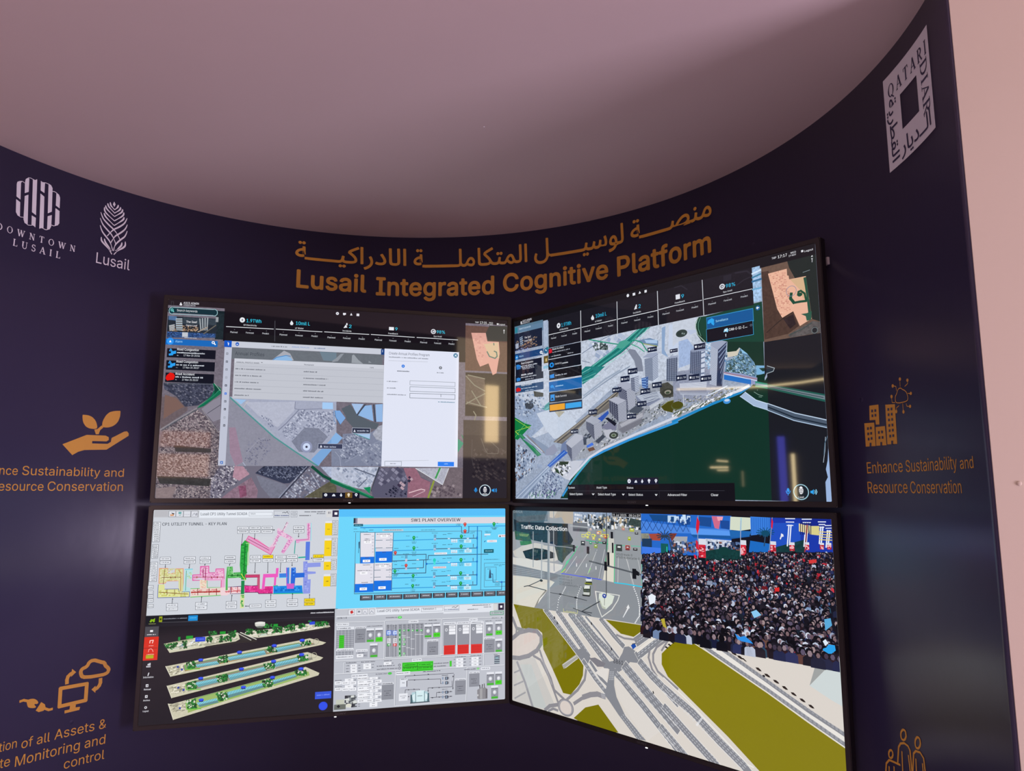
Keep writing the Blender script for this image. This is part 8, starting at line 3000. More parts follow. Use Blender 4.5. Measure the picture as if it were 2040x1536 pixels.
B 50545e 1532 1291 1558 8 42
R eef0f5 0 1568 1282 1620 1303
B 5a5e6a 1581 1292 1606 7 44
B 50545e 1630 1292 1650 8 45
B 50545e 1533 1313 1558 8 46
R eef0f5 0 1569 1304 1621 1325
B 5a5e6a 1582 1315 1606 7 48
B 50545e 1631 1314 1651 8 49
R eef0f5 0 1670 1259 1733 1281
B 5a5e6a 1690 1270 1714 7 51
B 50545e 1739 1269 1759 8 52
R eef0f5 0 1671 1282 1734 1303
B 5a5e6a 1691 1292 1714 7 54
B 50545e 1739 1292 1760 8 55
B 4a4e58 1781 1286 1928 9 56
B 4a4e58 1781 1311 1953 9 57
O 70747e 5 1968 1286 9 8
O 70747e 5 1969 1311 9 8
R e6e9f0 0 2072 1241 2152 1266
B 5a5e6a 2079 1253 2146 8 61
R 34d420 0 1990 1268 2251 1344
N 1f8a10 4 1995 1275 2115 1307
N 1f8a10 4 2120 1278 2246 1310
N 1f8a10 4 1996 1303 2116 1332
N 1f8a10 4 2121 1307 2246 1334
B 105a08 2010 1290 2103 10 67
B 105a08 2131 1293 2234 10 68
B 105a08 2003 1315 2107 10 69
B 105a08 2128 1319 2240 10 70
B 4a4e58 2255 1291 2382 9 71
B 4a4e58 2256 1314 2360 9 72
R 3cc828 0 2391 1276 2410 1300
R 3cc828 0 2392 1299 2410 1322
B 4a4e58 2437 1246 2529 9 75
B 4a4e58 2571 1246 2665 9 76
R eef0f5 0 2448 1259 2508 1281
R eef0f5 0 2581 1256 2643 1279
B 5a5e6a 2467 1270 2489 7 79
B 5a5e6a 2600 1267 2623 7 80
B 50545e 2511 1269 2533 9 81
B 50545e 2647 1268 2668 9 82
B 50545e 2428 1267 2439 7 83
B 50545e 2564 1268 2576 7 84
R eef0f5 0 2448 1284 2509 1306
R eef0f5 0 2581 1282 2643 1304
B 5a5e6a 2467 1295 2489 7 87
B 5a5e6a 2601 1293 2623 7 88
B 50545e 2511 1294 2534 9 89
B 50545e 2647 1293 2668 9 90
B 50545e 2428 1292 2440 7 91
B 50545e 2565 1294 2576 7 92
R eef0f5 0 2448 1309 2509 1331
R eef0f5 0 2581 1307 2643 1329
B 5a5e6a 2467 1320 2490 7 95
B 5a5e6a 2601 1318 2624 7 96
B 50545e 2511 1320 2534 9 0
B 50545e 2647 1319 2668 9 1
B 50545e 2428 1317 2440 7 2
B 50545e 2565 1319 2577 7 3
B 4a4e58 1774 1348 1873 8 4
E 4ac84a 0 1890 1348 17 10
R e6e9f0 0 1578 1339 1707 1365
B 5a5e6a 1584 1352 1701 8 7
B 4a4e58 1447 1379 1502 8 8
R eef0f5 0 1525 1369 1593 1391
B 5a5e6a 1551 1380 1571 6 10
B 50545e 1599 1383 1615 7 11
B 4a4e58 1449 1429 1504 8 12
R eef0f5 0 1527 1419 1595 1442
B 5a5e6a 1552 1431 1573 6 14
B 50545e 1601 1434 1616 7 15
R eef0f5 0 1446 1385 1500 1410
B 5a5e6a 1454 1397 1490 7 17
R eef0f5 0 1504 1389 1559 1413
B 5a5e6a 1512 1401 1548 7 19
R eef0f5 0 1563 1393 1617 1417
B 5a5e6a 1571 1405 1607 7 21
R eef0f5 0 1448 1434 1502 1458
B 5a5e6a 1456 1446 1492 7 23
R eef0f5 0 1506 1438 1560 1462
B 5a5e6a 1514 1450 1550 7 25
R eef0f5 0 1564 1441 1619 1466
B 5a5e6a 1572 1453 1608 7 27
R eef0f5 0 1627 1363 1717 1384
B 4a4e58 1631 1374 1715 8 29
R eef0f5 0 1724 1368 1791 1387
B 5a5e6a 1748 1378 1771 6 31
B 50545e 1795 1380 1812 7 32
R eef0f5 0 1628 1389 1702 1413
B 5a5e6a 1640 1401 1675 7 34
R eef0f5 0 1700 1391 1754 1414
B 5a5e6a 1707 1403 1742 7 36
R eef0f5 0 1770 1393 1824 1416
B 5a5e6a 1774 1405 1809 7 38
R eef0f5 0 1629 1413 1718 1434
B 4a4e58 1633 1424 1717 8 40
R eef0f5 0 1726 1418 1793 1437
B 5a5e6a 1749 1427 1773 6 42
B 50545e 1796 1430 1814 7 43
R eef0f5 0 1629 1439 1704 1463
B 5a5e6a 1641 1451 1676 7 45
R eef0f5 0 1701 1441 1755 1464
B 5a5e6a 1708 1453 1743 7 47
R eef0f5 0 1772 1443 1825 1466
B 5a5e6a 1775 1455 1810 7 49
R eef0f5 0 1630 1463 1720 1484
B 4a4e58 1634 1474 1718 7 51
R eef0f5 0 1727 1468 1794 1488
B 5a5e6a 1751 1478 1774 6 53
B 50545e 1798 1481 1815 7 54
R eef0f5 0 1631 1489 1705 1513
B 5a5e6a 1643 1501 1678 7 56
R eef0f5 0 1703 1491 1756 1514
B 5a5e6a 1709 1504 1744 7 58
R eef0f5 0 1773 1494 1827 1517
B 5a5e6a 1776 1506 1812 7 60
R eef0f5 0 1632 1512 1721 1533
B 4a4e58 1636 1523 1719 7 62
R eef0f5 0 1729 1517 1795 1537
B 5a5e6a 1752 1527 1776 6 64
B 50545e 1799 1530 1816 7 65
R eef0f5 0 1632 1538 1707 1562
B 5a5e6a 1644 1550 1679 7 67
R eef0f5 0 1704 1540 1758 1563
B 5a5e6a 1711 1552 1746 7 69
R eef0f5 0 1774 1543 1828 1566
B 5a5e6a 1778 1555 1813 7 71
B 4a4e58 1637 1573 1653 7 72
R eef0f5 0 1730 1567 1793 1586
B 5a5e6a 1750 1576 1773 6 74
B 4a4e58 1638 1589 1653 7 75
R eef0f5 0 1730 1583 1793 1602
B 5a5e6a 1750 1593 1773 6 77
R 30343a 0 1529 1500 1614 1595
S d8dcd8,50565a,8a9094 40 12 35 8 16 0 79 1528 1500 1611 1506 1614 1595 1531 1589
R c4c8b8 0 1460 1529 1526 1570
R 6a7068 0 1446 1565 1539 1605
P 14181a 0 1466 1580 1481 1567 1496 1582 1481 1593
E dcdccc 0 1561 1577 21 13
R e4e7ee 0 1826 1419 1921 1441
B 5a5e6a 1831 1430 1916 8 85
R 8b8f98 0 1826 1435 1924 1553
B 50545e 1846 1485 1903 8 87
B 50545e 1861 1503 1889 7 88
B 50545e 1847 1520 1904 7 89
B 4a4e58 1831 1426 1914 7 90
R e6e9f0 0 1940 1340 2058 1365
B 5a5e6a 1946 1352 2051 8 92
B 4a4e58 2165 1351 2314 9 93
L 4a4e58 4 2020 1377 2427 1378
L 4a4e58 4 2020 1377 2017 1388
L 4a4e58 4 2037 1410 2316 1418 2317 1456 2325 1455
L 4a4e58 4 2431 1386 2422 1509
L 4a4e58 4 2212 1511 2211 1484 2416 1486 2415 1439
L 4a4e58 4 2019 1514 2020 1487 2139 1489 2139 1502
L 4a4e58 4 2233 1562 2416 1563
L 4a4e58 4 2282 1563 2284 1525 2416 1526
P 2a2e38 0 2091 1369 2105 1376 2091 1380
P 2a2e38 0 2206 1369 2221 1375 2206 1380
P 2a2e38 0 2091 1408 2106 1414 2092 1418
P 2a2e38 0 2207 1407 2222 1413 2207 1418
P 2a2e38 0 2043 1483 2058 1489 2044 1493
P 2a2e38 0 2090 1481 2104 1487 2090 1492
P 2a2e38 0 2243 1481 2258 1487 2243 1492
P 2a2e38 0 2300 1481 2315 1487 2300 1491
P 2a2e38 0 2244 1558 2259 1565 2244 1569
P 2a2e38 0 2302 1519 2317 1526 2302 1530
P 2a2e38 0 2303 1558 2317 1564 2303 1568
P 2a2e38 0 2400 1519 2415 1526 2400 1530
P 2a2e38 0 2401 1558 2416 1564 2401 1569
P 2a2e38 0 2045 1537 2059 1543 2045 1547
P 2a2e38 0 2416 1410 2428 1409 2423 1394
P 2a2e38 0 2417 1501 2429 1502 2423 1488
P 2a2e38 0 2205 1503 2218 1504 2212 1516
R e0e4ec 0 1975 1397 2038 1473
B 5a5e6a 1982 1402 2030 8 23
B 5a5e6a 1994 1430 2014 8 24
R 3a3e48 0 2029 1414 2036 1469
R b8bcc8 0 1977 1462 2038 1473
R 2a3444 0 2355 1403 2379 1428
R 8a9cb4 0 2329 1403 2341 1424
R 9ab0c4 0 2362 1406 2370 1424
R 4a5668 0 2382 1406 2387 1425
R 2a3444 0 2356 1440 2379 1465
R 8a9cb4 0 2330 1440 2341 1461
R 9ab0c4 0 2362 1444 2371 1461
R 4a5668 0 2382 1443 2387 1462
R 2a3444 0 2357 1516 2380 1540
R 8a9cb4 0 2331 1516 2342 1536
R 9ab0c4 0 2363 1519 2372 1537
R 4a5668 0 2383 1519 2388 1538
R 2a3444 0 2357 1554 2381 1579
R 8a9cb4 0 2331 1554 2343 1575
R 9ab0c4 0 2364 1558 2372 1575
R 4a5668 0 2384 1558 2389 1576
B 4a4e58 2326 1391 2380 8 43
B 4a4e58 2330 1503 2379 8 44
R e6e9f0 0 1968 1514 2041 1572
B 5a5e6a 1980 1535 2029 7 46
B 5a5e6a 1992 1549 2019 7 47
R b0d0d8 0 2075 1510 2209 1595
E d8ecf0 0 2142 1552 69 38
R d4ecf0 0 2107 1500 2181 1593
L 6a8a92 6 2107 1508 2109 1588
L 6a8a92 6 2181 1509 2183 1592
P 4a6a72 0 2064 1528 2077 1529 2085 1590 2065 1596
P 4a6a72 0 2208 1522 2220 1523 2223 1592 2205 1595
L 3a5058 8 2065 1594 2223 1592
R dcecf0 0 2131 1498 2155 1516
B 5a6a72 2122 1542 2164 9 57
R e4e7ee 0 2441 1424 2531 1445
B 5a5e6a 2446 1434 2526 8 59
R 8b8f98 0 2441 1439 2532 1554
B 50545e 2460 1488 2513 8 61
B 50545e 2473 1505 2500 7 62
B 50545e 2460 1522 2514 7 63
R e6e9f0 0 2664 1343 2745 1366
B 5a5e6a 2671 1355 2738 8 65
B 4a4e58 2518 1355 2622 9 66
E 8ad08a 0 2639 1352 13 9
R e4e7ee 0 2562 1374 2651 1395
B 5a5e6a 2567 1384 2646 8 69
R 8b8f98 0 2562 1390 2652 1498
B 50545e 2580 1436 2633 8 71
B 50545e 2594 1452 2620 7 72
B 50545e 2580 1469 2634 7 73
R 8f939c 0 2715 1388 2782 1496
R e4e7ee 0 2715 1388 2781 1406
B 4a4e58 2720 1411 2776 9 76
E d0d3da 0 2748 1442 16 17
E eceef2 0 2747 1441 9 9
R 3cb424 0 2719 1478 2778 1495
B 4a4e58 2742 1468 2755 6 80
R 8f939c 0 2790 1388 2851 1496
R e4e7ee 0 2790 1388 2851 1406
B 4a4e58 2795 1410 2846 9 83
E d0d3da 0 2821 1442 15 17
E eceef2 0 2819 1441 8 9
R 44d418 0 2793 1459 2848 1493
B 1f8a08 2802 1475 2839 9 87
R 8f939c 0 2755 1501 2818 1608
R e4e7ee 0 2755 1501 2817 1519
B 4a4e58 2760 1523 2812 9 90
E d0d3da 0 2786 1555 15 17
E eceef2 0 2784 1553 8 9
R 3cb424 0 2758 1590 2814 1607
B 4a4e58 2780 1580 2792 6 94
P 8a8a8e 0 2633 1527 2657 1513 2707 1512 2723 1525 2723 1603 2657 1604 2634 1597
R a4a4a6 0 2657 1516 2678 1602
R 6a6a6e 0 2707 1524 2723 1600
L 4a4a4e 8 2657 1513 2655 1489
L 4a4a4e 8 2675 1511 2678 1485
L 6a6a6e 8 2695 1511 2694 1481
E c8c8ca 0 2639 1570 7 8
'''
ART['LR_map'] = '''
P dad3cb 0 -10 -10 2890 -10 2890 1630 -10 1630
P 7b7406 0 7 803 371 811 753 1114 833 1194 826 1269 788 1342 692 1439 609 1442 485 1270 383 1138 370 1009 314 984 120 1005
P 7b7406 0 1069 815 1502 811 1458 854 1349 906 1217 899
P 7b7406 0 722 1609 847 1504 983 1455 1177 1614 946 1654
P 857c04 0 1645 935 1697 893 1799 850 1865 859 1959 908 2095 964 2404 1102 2659 1220 2879 1314 2885 1439 2324 1585 2104 1428 1801 1237 1638 1134 1588 1060 1591 985
P c9c6c2 0 -7 1265 278 1220 509 1546 535 1586 415 1611 -13 1632
P c2c6c4 0 98 1306 236 1283 422 1600 263 1619
L 9a9aa0 25 61 1293 164 1447 252 1617
L a0a0a4 13 24 1386 91 1355
L a0a0a4 13 24 1491 135 1438
L a0a0a4 13 32 1595 164 1522
P d6cbc4 0 0 1128 105 1050 207 1017 307 1013 342 1051 335 1108 264 1175 149 1226 8 1253
L 908e94 31 0 932 53 1013 134 1017
L 908e94 18 53 1013 45 1073 8 1107
L 8e8c92 36 0 1103 90 1042 207 1007 307 1004 356 1039 356 1096 307 1159 207 1217 90 1255 1 1264
L 8e8c92 21 264 1208 348 1228 444 1341 497 1431 549 1520
L 8e8c92 21 342 1154 390 1249 471 1354 510 1438 615 1485
L a8a6ac 11 362 1207 484 1398
L 8e8c92 21 864 1206 844 1297 768 1389 653 1482
E 8e8c92 0 637 1547 88 67
E d8cdc6 0 637 1549 64 51
O b0aeb4 5 637 1547 74 51
L 8e8c92 28 401 1614 456 1571 549 1543
L 8e8c92 19 442 1614 496 1585 548 1588
L 8e8c92 26 729 1498 805 1448 879 1403 951 1381
L 8e8c92 39 830 1430 903 1398 975 1380 1046 1384
L e6e3df 56 413 816 760 1090 834 1150
L 86888f 45 413 816 760 1090 834 1150
L e6e3df 55 556 813 660 906 884 1111
L 86888f 45 556 813 660 906 884 1111
L e6e3df 66 700 815 838 928 1074 1133
L 86888f 56 700 815 838 928 1074 1133
L e6e3df 61 783 819 959 960 1173 1091
L 86888f 51 783 819 959 960 1173 1091
L e6e3df 27 864 818 996 916 1190 1076
L 86888f 17 864 818 996 916 1190 1076
L e6e3df 48 1022 817 1148 921 1237 984
L 86888f 38 1022 817 1148 921 1237 984
D d8dae0 14 3 422 833 750 1091
D d8dae0 14 3 444 823 770 1081
D d8dae0 14 3 558 826 868 1104
D d8dae0 14 3 579 816 888 1094
D d8dae0 14 3 702 828 1047 1127
D d8dae0 14 3 723 818 1066 1118
D d8dae0 14 3 785 827 1152 1094
D d8dae0 14 3 806 817 1170 1084
D d8dae0 14 3 1026 828 1217 974
D d8dae0 14 3 1045 819 1235 965
P 86888f 0 760 1090 836 1053 908 1120 883 1168 858 1198 809 1145
L e6e3df 44 834 1159 954 1269 1069 1354
L 86888f 34 834 1159 954 1269 1069 1354
L e6e3df 36 907 1155 1013 1258 1082 1297
L 86888f 26 907 1155 1013 1258 1082 1297
D d8dae0 8 3 852 1186 1046 1345
D d8dae0 8 3 864 1181 1056 1339
D d8dae0 8 3 877 1175 1065 1332
P 7f7d84 0 890 1128 956 1113 1062 1139 1050 1166 979 1178
P 86888f 0 1074 1128 1189 1093 1230 1036 1248 991 1293 980 1347 1001 1389 1036 1398 1084 1301 1091 1255 1140 1164 1198 1102 1175 1050 1179 1038 1168
L e6e3df 77 1370 932 1543 814
L 86888f 67 1370 932 1543 814
D d8dae0 9 3 1371 923 1543 806
D d8dae0 9 3 1370 942 1543 824
L e6e3df 67 1378 1030 1487 948 1655 819
L 86888f 58 1378 1030 1487 948 1655 819
D d8dae0 9 3 1379 1021 1655 811
D d8dae0 9 3 1378 1039 1655 829
P e4dfd8 0 1358 1000 1604 822 1624 831 1373 1014
L 8e8c92 17 1486 972 1474 1031 1503 1107 1543 1148
L 8e8c92 17 1724 842 1653 875 1549 947 1516 1000 1515 1057 1554 1114 1720 1202
L 8e8c92 15 1177 913 1250 928 1338 924 1393 908
P 4a4c50 0 1326 955 1359 946 1347 976 1315 973
P 1f4fa8 0 1313 969 1348 952 1364 970 1331 996
E c83a2a 0 1665 822 10 10
L a8a69e 37 617 1234 759 1140
L d8d4cc 5 611 1222 759 1131
L d8d4cc 5 637 1244 772 1149
L e6e3df 57 1153 1191 1401 1367 1696 1599
L 86888f 48 1153 1191 1401 1367 1696 1599
L e6e3df 80 1256 1132 1466 1290 1711 1466
L 86888f 71 1256 1132 1466 1290 1711 1466
L e6e3df 61 1399 1076 1501 1155 1611 1223 1717 1296
L 86888f 52 1399 1076 1501 1155 1611 1223 1717 1296
L e6e3df 60 1609 1220 1838 1334 2042 1473 2213 1579 2253 1616
L 86888f 52 1609 1220 1838 1334 2042 1473 2213 1579 2253 1616
L e6e3df 59 1605 1349 1792 1480 1983 1606 2063 1666
L 86888f 51 1605 1349 1792 1480 1983 1606 2063 1666
L e6e3df 55 1574 1490 1706 1585 1817 1667 1886 1713
L 86888f 46 1574 1490 1706 1585 1817 1667 1886 1713
D d8dae0 12 3 1229 1149 1677 1485
D d8dae0 26 3 1596 1237 2215 1615
D d8dae0 22 3 1592 1370 2030 1676
D d8dae0 12 3 1247 1138 1693 1474
D d8dae0 26 3 1611 1225 2227 1603
D d8dae0 22 3 1606 1357 2042 1664
D d8dae0 12 3 1265 1127 1709 1463
D d8dae0 26 3 1625 1212 2239 1591
D d8dae0 22 3 1620 1344 2055 1652
D d8dae0 12 3 1283 1116 1725 1452
D d8dae0 26 3 1639 1200 2251 1580
D d8dae0 22 3 1634 1332 2067 1639
D d8dae0 16 3 1143 1205 1673 1608
D d8dae0 12 3 1570 1506 1859 1715
D d8dae0 10 3 1394 1092 1693 1304
D d8dae0 16 3 1159 1194 1687 1597
D d8dae0 12 3 1582 1495 1871 1704
D d8dae0 10 3 1409 1082 1707 1294
D d8dae0 16 3 1175 1183 1700 1587
D d8dae0 12 3 1595 1483 1882 1693
D d8dae0 10 3 1424 1071 1721 1283
L f0eee8 5 1603 1147 1800 1263 2073 1447 2242 1565 2283 1572
P 86888f 0 1102 1166 1188 1160 1147 1218 1145 1285 1166 1364 1247 1480 1435 1611 1351 1618 1180 1486 1091 1404 1046 1371 1071 1299 1089 1236
D d8dae0 5 3 1107 1191 1100 1259
D d8dae0 5 3 1119 1189 1112 1257
D d8dae0 5 3 1130 1187 1123 1255
D d8dae0 5 3 1142 1185 1135 1253
D d8dae0 5 3 1011 1365 1058 1364
D d8dae0 5 3 1013 1375 1057 1375
D d8dae0 5 3 1015 1384 1057 1385
D d8dae0 5 3 1017 1394 1057 1395
D d8dae0 10 3 1209 1491 1378 1627
D d8dae0 10 3 1225 1476 1394 1612
D d8dae0 10 3 1241 1462 1409 1598
P e0dbd6 0 954 1225 1026 1179 1091 1172 1071 1265 1002 1243
P dcd6d0 0 1153 1217 1197 1242 1348 1362 1551 1525 1446 1608 1269 1459 1172 1347
T 2a2a2e 0 1141 1122 1236 28.8 6861
P 22242a 0 507 859 518 856 526 875 512 879
P 22242a 0 540 897 551 894 559 913 545 916
P 22242a 0 915 854 925 851 932 870 920 873
P 22242a 0 1116 1018 1125 1015 1132 1032 1120 1036
P 22242a 0 1502 1259 1510 1256 1516 1272 1506 1276
P 22221c 0 1616 937 1631 928 1651 939 1639 944
P 22221c 0 1643 915 1658 907 1677 918 1665 923
P 22221c 0 1669 894 1685 885 1704 897 1692 902
P 22221c 0 1696 873 1711 864 1730 876 1718 880
E c8c8d0 0 1382 1201 5 4
Q eceef2 6 50 1859 1410 1909 1348 1920 1355 1874 1416
L e8e4de 51 1858 820 2097 922 2406 1059 2661 1179 2878 1282
L 86888f 23 1833 827 1990 903 2405 1080 2660 1197 2877 1293
L 86888f 24 1931 814 2098 887 2408 1029 2663 1150 2878 1238
L e4e0d4 6 1800 848 1974 916 2404 1099 2659 1217 2879 1312
D b4b6bc 40 3 1850 826 2875 1285
D b4b6bc 40 3 1947 816 2875 1229
D b4b6bc 40 3 1849 837 2874 1294
D b4b6bc 40 3 1946 827 2875 1238
L 8e8c92 13 1646 884 1716 843 1784 830 1833 844
L 8e8c92 14 1592 964 1655 879 1724 845
P 28201a 0 2105 865 2128 865 2144 875 2152 885 2135 885 2115 878
P 28201a 0 2151 884 2173 883 2189 894 2197 904 2180 904 2161 897
P 28201a 0 2196 903 2218 902 2233 912 2242 922 2224 922 2206 915
P 28201a 0 2326 956 2347 955 2361 965 2369 975 2353 975 2335 968
P 28201a 0 2385 984 2406 983 2421 992 2428 1002 2412 1002 2394 996
P 28201a 0 2444 1011 2464 1010 2479 1019 2486 1029 2470 1029 2453 1023
P 28201a 0 2502 1038 2522 1036 2535 1046 2543 1055 2527 1056 2510 1049
P 28201a 0 2558 1064 2577 1063 2591 1072 2598 1081 2583 1081 2566 1075
P 28201a 0 2613 1090 2632 1088 2646 1097 2653 1106 2638 1107 2622 1101
P 28201a 0 2667 1115 2686 1113 2699 1122 2706 1131 2691 1132 2676 1126
P 28201a 0 2227 914 2243 913 2268 932 2255 931
P 9ea1a0 0 2773 816 2860 814 2683 1002 2726 879
P cdd6d6 0 2860 814 2879 814 2877 1083 2815 1062 2683 1003
E 2a2c30 0 2382 1000 10 7
'''
